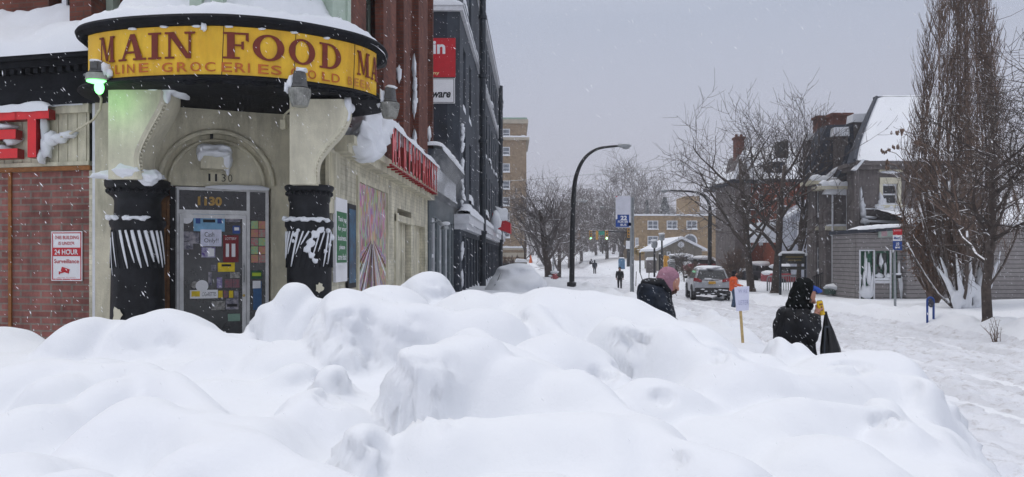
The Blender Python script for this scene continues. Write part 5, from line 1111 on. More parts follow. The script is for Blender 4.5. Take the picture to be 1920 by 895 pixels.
r_ = thing('faded_sign', 'small faded pastel sign panel over the annex window', 'sign', tuple(F(1670,445,Ys-.05))); ms_ = [mat('faded_mint', (.42,.52,.46), .6, .1, 6), mat('faded_pink', (.55,.35,.38), .6, .1, 6)]
q = MB(); q.prism([(FX(1646,Ys),FZ(446,Ys)),(FX(1691,Ys),FZ(442,Ys)),(FX(1691,Ys),FZ(429,Ys)),(FX(1646,Ys),FZ(434,Ys))], f_, -.08, -.01, 0); q.prism([(FX(1651,Ys),FZ(444,Ys)),(FX(1662,Ys),FZ(443,Ys)),(FX(1662,Ys),FZ(433.5,Ys)),(FX(1651,Ys),FZ(434.5,Ys))], f_, -.084, -.081, 1); part('panel', q, ms_, r_)
Yw = 35.2; f_ = FC(Yw); lb = thing('clapboard_garage', 'long low gray clapboard building behind the snow plastered shrub', 'building', (22, Yw, 0))
W = MB(); W.box(FX(1700,Yw), 34, 0, 8, -.5, FZ(425,Yw), 0, f_); part('wall', W, M['siding'], lb)
S = MB(); W = MB(); W.box(FX(1698,Yw), 34.2, -.3, 8.2, FZ(425,Yw), FZ(421,Yw), 0, f_); part('eaves', W, M['whitepaint'], lb)
S.grid(lambda s, t: Vector((FX(1697,Yw)+(34.3-FX(1697,Yw))*s, Yw-.35+8*t, FZ(421,Yw)+.25*min(1, t*10)+1.6*t+.05*noise.noise(Vector((s*14, t*6, 0))))), 40, 12); part('snow_roof', S, M['snow'], lb, smooth=True)
# ------------------------------------------------------------------ trees
def tree(name, label, cat, x, y, h, r0, seed, spread=.5, lv=4, nb=(6,5,4,3), up=.25, base=None, first=.28, mb_trunk='bark', mb_crown='twig', group=None, lean=(0,0), ratio=.62, ang=.75, nside=(8,5,4,3,3), rmin=.008, trunks=1, wob=.16, lmax=None):
    rg = random.Random(seed); z0 = (G(x, y) if base is None else base)-.15
    T = MB(); Cn = MB()
    def grow(p, d, L, r, lvl):
        n = 5 if lvl < 2 else (4 if lvl == 2 else 3); pts = [p]; rad = [r]; dirs = []
        for i in range(n):
            d = (d + Vector((rg.gauss(0,wob*(1 if lvl else .3)), rg.gauss(0,wob*(1 if lvl else .3)), rg.gauss(0,wob)*.6*(lvl > 0) + up*(.25 if lvl else .3)))).normalized()
            p = p + d*(L/n); pts.append(p); dirs.append(d); rad.append(max(rmin*.6, r*(1-(i+1)/n*(.55 if lvl == 0 else .75))))
        (T if lvl == 0 else Cn).tube(pts, rad, nside[min(lvl, 4)], cap=lvl == 0)
        if lvl >= lv: return
        k = nb[min(lvl, len(nb)-1)]
        for j in range(k):
            f = (first if lvl == 0 else .22) + (1-(first if lvl == 0 else .22))*(j+rg.random()*.8)/k; f = min(f, .98)
            i = min(n-1, int(f*n)); q = pts[i].lerp(pts[i+1], f*n-i); dd = dirs[i]
            a = rg.random()*2*pi; o = dd.orthogonal().normalized(); o = (Matrix.Rotation(a, 3, dd) @ o)
            an_ = ang*(.7+.5*rg.random()); nd = (dd*cos(an_)+o*sin(an_)*(1+spread*.4)).normalized()
            LL = L*ratio*(.75+.5*rg.random())*(1.15-.45*f if lvl == 0 else 1)
            grow(q, nd, LL, max(rmin, rad[i]*.58), lvl+1)
    root = thing(name, label, cat, (x, y, z0+.15), group)
    for t in range(trunks):
        d0 = Vector((lean[0]+(rg.gauss(0,.25) if trunks > 1 else 0), lean[1]+(rg.gauss(0,.25) if trunks > 1 else 0), 1)).normalized()
        grow(Vector((x+(rg.gauss(0,.12) if trunks > 1 else 0), y+(rg.gauss(0,.12) if trunks > 1 else 0), z0)), d0, h*(.72 if lv > 2 else .8), r0*(1 if trunks == 1 else .6), 0)
    if trunks == 1: T.tube([(x,y,z0-.3),(x,y,z0+.02),(x,y,z0+h*.03)], [r0*1.5,r0*1.25,r0], 9)
    part('trunk', T, M[mb_trunk], root, smooth=True); part('crown', Cn, M[mb_crown], root)
    return root
g_ = 'bare street trees by the gray house'
tree('bare_tree', 'bare spreading street tree behind the orange jacketed man', 'tree', FX(1409,46), 46, 11.6, .25, 11, .8, 4, (9,5,4,3), .42, first=.22, ang=.85, group=g_, lean=(-.05,0), wob=.13, rmin=.014)
tree('bare_tree', 'bare street tree in front of the dark gold lettered board', 'tree', FX(1452,42), 42, 10.2, .24, 23, .7, 4, (9,5,4,3), .42, first=.2, ang=.8, group=g_, wob=.13, rmin=.013)
tree('bare_tree', 'slim bare tree just left of the gray house', 'tree', FX(1497,44), 44, 9.2, .16, 31, .4, 4, (8,5,4,3), .35, first=.25, ang=.6, group=g_, rmin=.012)
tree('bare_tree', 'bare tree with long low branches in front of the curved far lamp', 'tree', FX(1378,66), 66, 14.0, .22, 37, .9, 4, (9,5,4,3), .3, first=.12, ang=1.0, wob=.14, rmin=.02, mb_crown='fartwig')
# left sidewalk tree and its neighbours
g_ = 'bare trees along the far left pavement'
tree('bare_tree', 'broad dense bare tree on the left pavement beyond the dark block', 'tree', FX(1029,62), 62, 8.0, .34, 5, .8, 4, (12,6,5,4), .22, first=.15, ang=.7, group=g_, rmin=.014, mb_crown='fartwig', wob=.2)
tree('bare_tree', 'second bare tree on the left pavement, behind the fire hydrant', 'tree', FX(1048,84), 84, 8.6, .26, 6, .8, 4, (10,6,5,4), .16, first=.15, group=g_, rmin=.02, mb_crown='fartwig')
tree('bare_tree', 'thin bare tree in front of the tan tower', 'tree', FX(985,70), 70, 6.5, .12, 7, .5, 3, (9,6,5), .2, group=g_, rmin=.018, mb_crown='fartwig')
g_ = 'bare trees closing the far end of the street'
for k, (px, Y, h, sd, lb) in enumerate(((1068,118,9,1,'farthest left of the bare trees behind the traffic signals'),(1090,130,11,2,'bare far tree behind the left hanging signal'),(1118,150,13,3,'bare far tree between the two hanging signals'),(1138,125,9,4,'low round bare tree just right of the signals'),(1150,165,19,5,'tallest pale bare tree behind the bus stop sign'),(1205,170,18,6,'pale bare tree behind the left end of the tan office block'),(1165,120,8,7,'small bare far tree beside the signal pole'),(1190,185,15,8,'pale far tree right of the bus stop sign'))):
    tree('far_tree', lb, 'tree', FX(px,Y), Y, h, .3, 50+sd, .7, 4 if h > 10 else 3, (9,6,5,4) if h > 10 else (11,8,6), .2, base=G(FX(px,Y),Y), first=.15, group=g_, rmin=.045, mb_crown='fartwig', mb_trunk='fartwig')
# columnar poplar on the right
def poplar():
    rg = random.Random(77); x, y = FX(1805,27.5), 27.5; z0 = G(x,y)-.1
    root = thing('poplar', 'tall narrow bare poplar with a snow plastered base on the right', 'tree', (x,y,z0+.1)); S = MB(); Cn = MB()
    H = 15.5
    for k in range(30):
        a = rg.random()*2*pi; rr = (rg.random()**.6)*1.9*(1 if k > 8 else .6); d = Vector((cos(a)*rr, sin(a)*rr, 0)); p0 = Vector((x+cos(a)*.22*rg.random(), y+sin(a)*.22*rg.random(), z0))
        hh = H*(.98-.45*(rr/1.75)**1.5*rg.random()-.1*rg.random()); pts = []; rad = []
        for i in range(12):
            t = i/11; out_ = min(1, (t*3.0)**.75) ; c = p0+d*out_*(1+.2*sin(t*5+k))*(1-.55*max(0, t-.45)/.55)+Vector((.07*sin(t*9+k), .07*cos(t*8+k), hh*t)); pts.append(c); rad.append(.045*(1-t)**1.3+.008)
        S.tube(pts[:5], rad[:5], 6); Cn.tube(pts[4:], rad[4:], 5)
        for j in range(70):
            t = .10+.88*rg.random(); i = min(10, int(t*11)); p = pts[i].lerp(pts[i+1], t*11-i); aa = rg.random()*2*pi
            L = (.7+1.1*rg.random())*(1.15-.55*t); dd = Vector((cos(aa)*.45, sin(aa)*.45, 1)).normalized(); q = [p]
            for s in range(3): dd = (dd+Vector((rg.gauss(0,.12), rg.gauss(0,.12), .22))).normalized(); q.append(q[-1]+dd*L/3)
            Cn.tube(q, [.011,.009,.008,.006], 3)
            for u in range(3):
                pp = q[1].lerp(q[3], rg.random()); aa = rg.random()*2*pi; dd = Vector((cos(aa)*.5, sin(aa)*.5, 1)).normalized(); Cn.tube([pp, pp+dd*.25, pp+dd*.5+Vector((0,0,.1))], [.008,.007,.005], 3)
    part('stems', S, M['snowtrunk'], root, smooth=True); part('crown', Cn, M['poplar'], root)
    q = MB()
    for k in range(14): a = rg.random()*2*pi; q.tube([(x+.3*cos(a), y-.25+.15*sin(a), z0+.1), (x+.75*cos(a), y-.35+.2*sin(a), z0+.8+.4*rg.random()), (x+1.15*cos(a), y-.35+.3*sin(a), z0+1.5+.8*rg.random())], [.11,.10,.04], 6)
    for k in range(9): q.blob((x+rg.gauss(0,.3), y-.4, z0+.3+rg.random()*.9), (.16,.15,.28), k, .4, 2, 2)
    part('base_snow', remesh(q, .045, 3), M['snow'], root, smooth=True)
poplar()
# brown-leaved shrub in front of the annex wall
def shrub(name, label, x, y, rx, rz, n, seed, leaf=True, zc=None, cat='shrub', crown='poplar', ry=None, tw=1.0):
    rg = random.Random(seed); z0 = G(x,y); root = thing(name, label, cat, (x,y,z0)); S = MB(); L_ = MB(); zc = zc or rz; ry = ry or rx
    for k in range(n):
        a = rg.random()*2*pi; e_ = rg.random()**.6; ph = rg.random()*pi*.9; tip = Vector((x+rx*cos(a)*sin(ph)*e_, y+ry*sin(a)*sin(ph)*e_, z0+zc+rz*cos(ph)*e_)); b = Vector((x+rg.gauss(0,.06), y+rg.gauss(0,.06), z0-.05)); mid = b.lerp(tip, .5)+Vector((rg.gauss(0,.12)*rx, rg.gauss(0,.12)*rx, .12*rz))
        S.tube([b, mid, tip], [.03*tw,.02*tw,.008*tw], 4)
        for j in range(5):
            p = mid.lerp(tip, rg.random()); dd = Vector((rg.gauss(0,1), rg.gauss(0,1), rg.gauss(.5,1))).normalized()*(.25+.4*rg.random())*rz*.4; S.tube([p, p+dd*.5, p+dd], [.010*tw,.008*tw,.005*tw], 3)
            if leaf:
                for u in range(5):
                    c = p+dd*rg.random()*1.1; o1 = Vector((rg.gauss(0,1), rg.gauss(0,1), rg.gauss(0,1))).normalized()*.055; o2 = o1.orthogonal().normalized()*.03; L_.add([c-o1, c-o2, c+o1, c+o2], [(0,1,2,3)])
    part('stems', S, M[crown], root)
    if leaf: part('foliage', L_, M['leaf'], root)
    return root
shrub('brown_shrub', 'large shrub with dry brown leaves beside the shop annex', FX(1752,30.5), 30.5, 1.45, 2.1, 480, 9, True, 3.3, ry=1.0)
tree('bare_tree', 'slim dark street tree right of the blue bike rack', 'tree', FX(1852,19), 19, 6.4, .125, 41, .9, 4, (12,6,5,4), .12, first=.30, ang=.95, wob=.2, rmin=.007, ratio=.55)
tree('bare_tree', 'bare dark tree reaching in from the right edge of the picture', 'tree', 14.6, 18.5, 8.8, .16, 43, .9, 4, (13,7,5,4), .10, first=.28, ang=1.0, wob=.22, rmin=.008, ratio=.55, lean=(-.05,0))
# shrivelled clusters hanging in front of the snowy roof
q = MB(); rg = random.Random(2); 
for px, py in ((1684,248),(1692,245),(1662,282),(1681,276),(1722,267),(1664,305),(1664,316)):
    for k in range(6): c = F(px, py, 17)+Vector((rg.gauss(0,.04), rg.gauss(0,.04), rg.gauss(0,.02))); q.blob(c, (.025,.02,.05), k, .3, 1, 2)
    q.tube([F(px,py,17), F(px+18,py+6,17.5), F(px+60,py+45,18), F(1800,420,18.6)], [.006,.009,.014,.03], 4)
tag(part('dry_branch', q, M['poplar'], None), 'thin dark branch with shrivelled leaf clusters in front of the snowy roof', 'branch')
# saplings and shrubs in the yard
for k, (px, Y, lb) in enumerate(((1272,58,'left of two small bare saplings behind the silver car'),(1283,56,'right of two small bare saplings behind the silver car'))): tree('sapling', lb, 'tree', FX(px,Y), Y, 2.6, .05, 80+k, .6, 3, (7,5,4), .2, first=.2, group='small bare saplings', rmin=.012)
shrub('hedge', 'brown bare hedge beyond the silver car', FX(1304,62), 62, 1.1, .8, 200, 12, False, .7, tw=1.6); shrub('hedge', 'tall brown bare bush left of the orange jacketed man', FX(1378,60), 60, 1.5, 1.3, 320, 13, False, 1.3, tw=1.6)
shrub('dry_weeds', 'sparse dry weeds poking out of the snow at the right edge', FX(1866,17), 17, .35, .3, 14, 14, False, .35, cat='weeds', tw=.35)
def conifer(label, px, Y, top, wd, seed, group=None):
    rg = random.Random(seed); x = FX(px,Y); z0 = G(x,Y); H = FZ(top,Y)-z0; root = thing('conifer', label, 'tree', (x,Y,z0), group); S = MB(); S.tube([(x,Y,z0-.2),(x,Y,z0+H)], [.2,.03], 6); part('trunk', S, M['bark'], root); C_ = MB()
    R = wd*Y/1400/2
    for k in range(900):
        t = rg.random()**.8; a = rg.random()*2*pi; r = R*(1-t)*(.35+.75*rg.random()); z = z0+H*(.12+.88*t); c = Vector((x+r*cos(a), Y+r*sin(a), z-r*.25)); o = Vector((cos(a),sin(a),-.35)); s_ = Vector((-sin(a),cos(a),0)); L = R*.22; C_.add([c-o*L, c-s_*L*.5, c+o*L, c+s_*L*.5, c+Vector((0,0,L*.2))], [(0,1,4),(1,2,4),(2,3,4),(3,0,4)])
    part('crown', C_, M['conifer'], root); return root
conifer('dark conifer rising behind the tan office block, left one', 1213, 150, 376, 30, 1); conifer('wide dark conifer rising behind the tan office block, right one', 1246, 150, 372, 60, 2); conifer('snow laden spruce between the tan block and the orange house', 1362, 70, 440, 40, 3); conifer('slender far spruce behind the traffic signals', 1130, 170, 392, 26, 4)
# far wood closing the view: nobody could count its trees
def wood():
    rg = random.Random(99); Cn = MB()
    for k in range(230):
        px = rg.uniform(985, 1420); Y = rg.uniform(190, 300); x = FX(px,Y); z = G(x,Y)-.5; h = rg.uniform(9,15)
        Cn.tube([(x,Y,z),(x+rg.gauss(0,.4),Y,z+h*.5),(x+rg.gauss(0,.8),Y,z+h)], [.22,.14,.05], 4)
        for j in range(34):
            t = .25+.7*rg.random(); p = Vector((x, Y, z+h*t)); a = rg.random()*2*pi; L = h*.28*(1.2-t)*(.6+.6*rg.random()); d = Vector((cos(a), sin(a), .9)); m_ = p+d*L*.5+Vector((0,0,.1*L)); e_ = p+d*L+Vector((0,0,.35*L)); Cn.tube([p,m_,e_], [.09,.07,.05], 3)
            for u in range(3): q = m_.lerp(e_, rg.random()); dd = Vector((rg.gauss(0,1), rg.gauss(0,1), rg.gauss(.8,.6)))*L*.2; Cn.tube([q, q+dd], [.05,.045], 3)
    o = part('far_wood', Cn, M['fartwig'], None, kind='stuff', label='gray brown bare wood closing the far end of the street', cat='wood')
wood()
# ------------------------------------------------------------------ street lamps, signs, signals, wire
def arm_lamp(label, bx, Y, pts, r, head_px, zb=None, m_='blackpole', snow=True, group=None):
    p0 = F(bx, 500, Y); z0 = G(p0.x, Y) if zb is None else zb; root = thing('street_lamp', label, 'street lamp', (p0.x, Y, z0), group)
    P = [F(px, py, Y) for px, py in pts]; q = []
    for i in range(len(P)-1):
        a, b, c, d = P[max(i-1,0)], P[i], P[i+1], P[min(i+2,len(P)-1)]
        for t in (0,.2,.4,.6,.8): q.append(.5*((2*b)+(-a+c)*t+(2*a-5*b+4*c-d)*t*t+(-a+3*b-3*c+d)*t**3))
    q.append(P[-1]); q = [Vector((P[0].x-.03, Y, z0-.3)), Vector((P[0].x-.01, Y, z0+1.0))]+q
    T = MB(); n = len(q); T.tube(q, [r*(1-.6*i/(n-1)) for i in range(n)], 10); T.lathe((q[0].x, Y, z0-.3), [(r*1.7,0),(r*1.7,.5),(r*1.1,.55)], 12); part('pole', T, M[m_], root, smooth='auto')
    h = P[-1]; sg = 1 if head_px > 0 else -1; L = abs(head_px)*Y/1400
    H = MB(); H.blob((h.x+sg*L*.5, Y, h.z+.0), (L*.55,L*.28,L*.14), 0, 0, 3); H.blob((h.x+sg*L*.62, Y, h.z-L*.1), (L*.3,L*.2,L*.16), 0, 0, 2); part('lamp_head', H, M['steel'], root, smooth=True)
    if snow:
        S = MB(); S.blob((h.x+sg*L*.5, Y, h.z+L*.13), (L*.45,L*.22,L*.06), 1, .2, 2, 2); part('snow_cap', S, M['snow'], root, smooth=True)
    return root
arm_lamp('tall black curved lamp post on the left pavement in the middle of the picture', 1072, 34, [(1073,450),(1076,360),(1083,322),(1098,295),(1122,279),(1158,274)], .125, 25)
arm_lamp('black curved lamp post among the bare trees behind the silver car', 1331, 62, [(1331,420),(1331,392),(1326,375),(1312,363),(1290,359),(1256,358)], .17, -17)
arm_lamp('small distant gray lamp post with arm over the far left pavement', 1038, 105, [(1038,440),(1038,410),(1043,392),(1056,381),(1075,378),(1086,377)], .12, 15, m_='steel', snow=False)
arm_lamp('small distant gray lamp post whose arm points left near the bus stop sign', 1160, 125, [(1162,440),(1162,415),(1158,396),(1146,390),(1136,389)], .12, -12, m_='steel', snow=False)
# bus stop sign, left pavement
def FS(Y): return lambda u, d, z: Vector((u, Y+d, z))
Y = 22; f_ = FS(Y); r_ = thing('bus_stop_sign', 'tall white and blue bus stop flag on a galvanised post', 'sign', (FX(1186,Y), Y, G(FX(1186,Y),Y)))
q = MB(); x = FX(1185,Y); z0, z1 = G(x,Y)-.3, FZ(370,Y); q.box(x-.055, x-.035, -.04, .04, z0, z1, 0, f_); q.box(x+.035, x+.055, -.04, .04, z0, z1, 0, f_); q.box(x-.036, x+.036, .02, .04, z0, z1, 0, f_); part('post', q, M['steel'], r_)
q = MB(); q.box(FX(1154,Y), FX(1182,Y), -.05, -.03, FZ(427,Y), FZ(368,Y), 0, f_); part('panel', q, mat('frosted_white_panel', (.62,.63,.70), .6, .05, 4), r_)
q = MB(); q.box(FX(1154,Y), FX(1179,Y), -.054, -.051, FZ(426,Y), FZ(403,Y), 0, f_); q.lathe((0,0,0), [(.0,0),(.04,0)], 12) ; q.v[-24:] = [tuple(f_(FX(1180,Y)+a*1.3, -.056, FZ(421,Y)+b*1.3)) for a, b, c in q.v[-24:]]; part('blue_panel', q, M['blue'], r_)
q = MB(); text_fit(q, '22', f_, FX(1163,Y), FX(1175,Y), FZ(413,Y), FZ(405,Y), -.058, offset=.04); text_fit(q, 'PORTER', f_, FX(1158,Y), FX(1177,Y), FZ(418.5,Y), FZ(414,Y), -.058, offset=.02); text_fit(q, 'BUS', f_, FX(1163,Y), FX(1174,Y), FZ(424,Y), FZ(420,Y), -.058, offset=.02)
q.box(FX(1154,Y), FX(1157,Y), -.058, -.0545, FZ(411,Y), FZ(403,Y), 0, f_); part('lettering', q, M['white'], r_); q = MB(); q.box(FX(1154,Y), FX(1157,Y), -.054, -.051, FZ(370,Y), FZ(368.5,Y), 0, f_); part('red_edge', q, M['red'], r_)
# bus stop sign, right
Y = 24; f_ = FS(Y); x = FX(1681,Y); r_ = thing('bus_stop_sign', 'small red white and blue bus stop sign in front of the shop annex', 'sign', (x, Y, G(x,Y)))
q = MB(); q.bar((x-.035,Y,FZ(598,Y)-.2), (x+.0-.08,Y,FZ(436,Y)), .06, .05); part('post', q, M['steel'], r_)
q = MB(); a, b = FX(1673,Y), FX(1690,Y); 
for z0, z1, mi in ((441,430,0),(452,441.3,1),(469,452.3,2)): q.box(a, b, -.05, -.035, FZ(z0,Y), FZ(z1,Y), mi, f_)
part('panel', q, [M['red'], M['white'], M['blue']], r_)
q = MB(); text_fit(q, 'BUS STOP', f_, a+.03, b-.03, FZ(434,Y), FZ(431.5,Y), -.052); text_fit(q, '22', f_, a+.09, b-.09, FZ(461,Y), FZ(455,Y), -.052, offset=.03); q.box(a+.07, b-.07, -.053, -.051, FZ(466,Y), FZ(463,Y), 0, f_); part('lettering', q, M['white'], r_); q = MB(); text_fit(q, 'Metro', f_, a+.03, b-.03, FZ(449.5,Y), FZ(444,Y), -.052, offset=.02); part('lettering', q, M['blue'], r_)
q = MB(); q.box(x-.02, x+.12, -.05, .02, FZ(522,Y), FZ(516,Y), 0, f_); part('bracket', q, M['blackpole'], r_); q = MB(); q.blob((x+.05, Y-.02, FZ(514,Y)), (.09,.05,.04), 1, .3, 2, 2); part('snow_cap', q, M['snow'], r_, smooth=True)
# blue bike rack
Y = 20.5; x = FX(1744.5,Y); zt = FZ(558,Y); w_ = 5.9*Y/1400; z0 = FZ(600,Y)-.35; r_ = thing('bike_rack', 'blue inverted U bicycle rack sticking out of the roadside snow', 'bike rack', (x, Y, z0+.35))
q = MB(); q.tube([(x-w_,Y,z0),(x-w_,Y,zt-w_)]+[(x-w_*cos(pi*k/10), Y, zt-w_+w_*sin(pi*k/10)) for k in range(1,10)]+[(x+w_,Y,zt-w_),(x+w_,Y,z0)], .030, 8); part('hoop', q, M['blue'], r_, smooth=True)
q = MB(); zc = zt-.17; q.tube([(x+.06*cos(2*pi*k/14), Y-.03, zc+.085*sin(2*pi*k/14)) for k in range(15)], .018, 6); q.lathe((x,Y-.03,zc-.1), [(.02,0),(.02,.2)], 8); q.blob((x,Y-.04,zc), (.04,.03,.05), 0, 0, 2); part('badge', q, mat('dark_gray_plate', (.06,.06,.08), .5), r_, smooth=True)
# cardboard sign on a stake
Y = 10.8; f_ = FS(Y); r_ = thing('handwritten_sign', 'white handwritten sheet on a leaning wooden stake in the roadside snow', 'sign', tuple(F(1392,640,Y)))
q = MB(); q.bar(F(1394.5,668,Y), F(1386.5,556,Y-.01), .036, .02); part('stake', q, mat('pale_timber_stake', (.50,.36,.16), .7, .12, 20), r_)
A, B, C_, D_ = F(1381,584,Y-.03), F(1404,582,Y-.03), F(1405,537,Y-.03), F(1377,539,Y-.03); q = MB(); off = Vector((0,.012,0)); q.add([A,B,C_,D_,A+off,B+off,C_+off,D_+off], [(0,1,2,3),(7,6,5,4),(0,4,5,1),(1,5,6,2),(2,6,7,3),(3,7,4,0)]); part('sheet', q, mat('bluish_white_card', (.68,.69,.84), .6, .03, 8), r_)
q = MB(); text_fit(q, 'W RE', f_, FX(1383,Y), FX(1400,Y), FZ(549,Y), FZ(543,Y), -.036, offset=-.02); text_fit(q, 'LETER', f_, FX(1384,Y), FX(1402,Y), FZ(571,Y), FZ(563,Y), -.036, offset=-.02); part('lettering', q, mat('faint_blue_gray_marker', (.22,.23,.42), .6), r_)
# traffic signals
Y = 100; s = Y/1400; r_ = thing('traffic_signal', 'signal pole with mast arm carrying two green lit heads across the far street', 'traffic signal', (FX(1178,Y), Y, G(FX(1178,Y),Y)))
q = MB(); q.tube([F(1178,520,Y),F(1178,432,Y)], .22, 8); q.tube([F(1178,436,Y),F(1130,433,Y),F(1075,434,Y)], [.14,.11,.07], 6); part('pole', q, M['blackpole'], r_, smooth=True)
sy = mat('signal_yellow_housing', (.55,.27,.02), .5, .1, 4); gl_ = mat('lit_green_signal', (.3,.9,.6), .4, emit=(.30,1,.62,5)); dl = mat('dark_signal_lens', (.05,.03,.02), .4)
for px, lit in ((1107,True),(1137,True),(1119,False),(1085,False),(1178,False)):
    w2 = 2.6*s; z1_, z0_ = (FZ(433,Y), FZ(450,Y)) if px not in (1178,) else (FZ(428,Y), FZ(446,Y)); x = FX(px,Y); q = MB(); q.box(x-w2*(1 if lit else .8), x+w2*(1 if lit else .8), Y-.35, Y-.05, z0_, z1_); hd = part('signal_head', q, sy if px != 1085 else mat('rusty_signal_back', (.3,.14,.05), .6), r_)
    if lit or px == 1178:
        q = MB(); H = (z1_-z0_)/3
        for k in range(3): q.blob((x, Y-.37, z0_+H*(k+.5)), (w2*.62,.06,H*.36), 0, 0, 2, m=(1 if (k == 0 and lit) else 0))
        part('lens', q, [dl, gl_], hd, smooth=True)
q = MB(); q.box(FX(1122,Y), FX(1133,Y), Y-.3, Y-.25, FZ(441,Y), FZ(434,Y)); part('street_name_plate', q, mat('green_name_plate', (.03,.28,.20), .5), r_)
q = MB(); q.box(FX(1173,Y), FX(1182,Y), Y-.4, Y-.3, FZ(467,Y), FZ(452,Y)); part('notice', q, M['white'], r_)
q = MB(); pts_ = [F(700,352,115).lerp(F(1430,288,112), t/16)-Vector((0,0,.9*sin(pi*t/16))) for t in range(17)]; q.tube(pts_, .035, 4); tag(part('overhead_wire', q, M['steel']), 'thin overhead wire sagging across the sky', 'wire')
# small things along the street
Y = 52; x = FX(1040,Y); z0 = FZ(530,Y); r_ = thing('fire_hydrant', 'faded red hydrant with white snow cap by the left pavement trees', 'hydrant', (x,Y,z0)); q = MB(); q.lathe((x,Y,z0-.2), [(.16,0),(.14,.1),(.14,.65),(.18,.7),(.17,.78),(.08,.9)], 12); q.tube([(x-.26,Y,z0+.35),(x+.26,Y,z0+.35)], .08, 8); part('barrel', q, mat('faded_red_iron', (.42,.10,.11), .6), r_, smooth='auto'); q = MB(); q.blob((x,Y,z0+.72), (.28,.24,.13), 1, .2, 2, 2); q.blob((x-.3,Y,z0+.45), (.12,.1,.1), 1, .2, 2, 2); part('snow_cap', q, M['snow'], r_, smooth=True)
Y = 88; x = FX(1165.5,Y); z0 = FZ(497,Y); r_ = thing('mail_box', 'pale blue street box beside the far signal pole', 'mailbox', (x,Y,z0)); q = MB(); q.box(x-.35, x+.35, Y-.3, Y+.3, z0-.5, z0+.55); q.v += []; q.prism([(-.35,.55),(.35,.55),(.28,.72),(0,.8),(-.28,.72)], lambda u, d, v: Vector((x+u, Y-.3+d, z0+v)), 0, .6); part('body', q, mat('pale_blue_paint', (.10,.22,.36), .5), r_); q = MB(); snow_on_box(q, x-.34, x+.34, Y-.3, Y+.3, z0+.78, .12, 2); part('snow_cap', q, M['snow'], r_, smooth=True)
def post_lamp(label, px, Y, py1, py0, globe=True, m_='blackpole', nm='post_lamp', cat='street lamp'):
    x = FX(px,Y); z0 = min(FZ(py0,Y), G(x,Y)+.3); r_ = thing(nm, label, cat, (x,Y,z0)); q = MB(); q.tube([(x,Y,z0-.5),(x,Y,FZ(py1,Y))], .065 if Y < 60 else .09, 6); part('post', q, M[m_], r_)
    if globe: q = MB(); z = FZ(py1,Y); q.lathe((x,Y,z), [(.09,0),(.25,.1),(.3,.5),(.12,.7)], 10); part('lantern', q, M['steel'], r_, smooth=True); q = MB(); q.blob((x,Y,z+.68), (.3,.3,.12), 1, .2, 2, 2); part('snow_cap', q, M['snow'], r_, smooth=True)
    else: q = MB(); q.blob((x,Y,FZ(py1,Y)+.02), (.12,.12,.10), 1, .2, 1, 2); part('snow_cap', q, M['snow'], r_, smooth=True)
post_lamp('lantern post in front of the tan block, taller one', 1241, 72, 452, 520); post_lamp('lantern post left of the taller lantern post', 1227, 66, 466, 525)
for k, (px, Y, a, b, lb) in enumerate(((1200,80,473,498,'short dark post near the foot of the bus stop sign'),(1237,70,476,510,'thin dark post left of the taller lantern post'),(1463,40,478,545,'left dark green post of the gold lettered board'),(1510,40,478,525,'right dark green post of the gold lettered board'))): 
    post_lamp(lb, px, Y, a, b, False, 'blackpole' if k < 2 else 'darkpipe', 'marker_post' if k < 2 else 'sign_post', 'post')
for k, (px, Y, lean, lb) in enumerate(((1211,62,-.5,'thin leaning stake in the snow slope, left one'),(1216,61,.05,'thin upright stake beside the leaning one'),(1192,63,.05,'thin stake near the bus stop post'))):
    x = FX(px,Y); z0 = G(x,Y)-.2; r_ = MB(); r_.tube([(x,Y,z0),(x+lean,Y,z0+1.5)], .035, 5); part('stake', r_, M['bark'], None, label=lb, cat='stake')
Y = 78; x = FX(1221,Y); z0 = G(x,Y); r_ = thing('utility_cabinet', 'brown gray utility cabinet on the snow slope right of the bus stop post', 'cabinet', (x,Y,z0)); q = MB(); q.box(x-.5, x+.5, Y-.3, Y+.3, z0-.3, z0+1.3); part('body', q, M['graystucco'], r_); q = MB(); snow_on_box(q, x-.55, x+.55, Y-.35, Y+.35, z0+1.3, .3, 2); part('snow_cap', q, M['snow'], r_, smooth=True)
Y = 70; x = FX(1259,Y); z0 = G(x,Y); r_ = thing('utility_cabinet', 'pale gray utility box behind the person in the pink hood', 'cabinet', (x,Y,z0)); q = MB(); q.box(x-.3, x+.3, Y-.3, Y+.3, z0-.3, z0+1.3); q.box(x-.34, x+.34, Y-.34, Y+.34, z0+1.25, z0+1.32); part('body', q, M['steel'], r_); q = MB(); snow_on_box(q, x-.34, x+.34, Y-.33, Y+.33, z0+1.32, .2, 2); part('snow_cap', q, M['snow'], r_, smooth=True)
for k, (px, Y, lb) in enumerate(((1247,76,'yellow bollard left of the small gabled house'),(1252,75,'second yellow bollard beside the gabled house'))):
    x = FX(px,Y); z0 = G(x,Y); q = MB(); q.lathe((x,Y,z0-.2), [(.16,0),(.16,1.9),(.1,2.0),(.02,2.03)], 10); part('bollard', q, sy, None, smooth='auto', label=lb, cat='bollard')
Y = 100; q = MB(); q.box(FX(1202,Y), FX(1240,Y), Y, Y+.6, G(FX(1220,Y),Y)-.5, FZ(462,Y)); 
rg = random.Random(6)
q = MB()
for k in range(9): x = FX(1196+k*5.5,Y); q.blob((x, Y+rg.random(), FZ(474,Y)+rg.random()*.5), (.5,.4,.55), k, .4, 2, 2)
part('ochre_hedge', q, mat('ochre_dry_foliage', (.34,.24,.09), .9, .4, 3, .8, 12, snow=1.2), None, label='row of clipped ochre bushes at the foot of the tan block', cat='hedge')
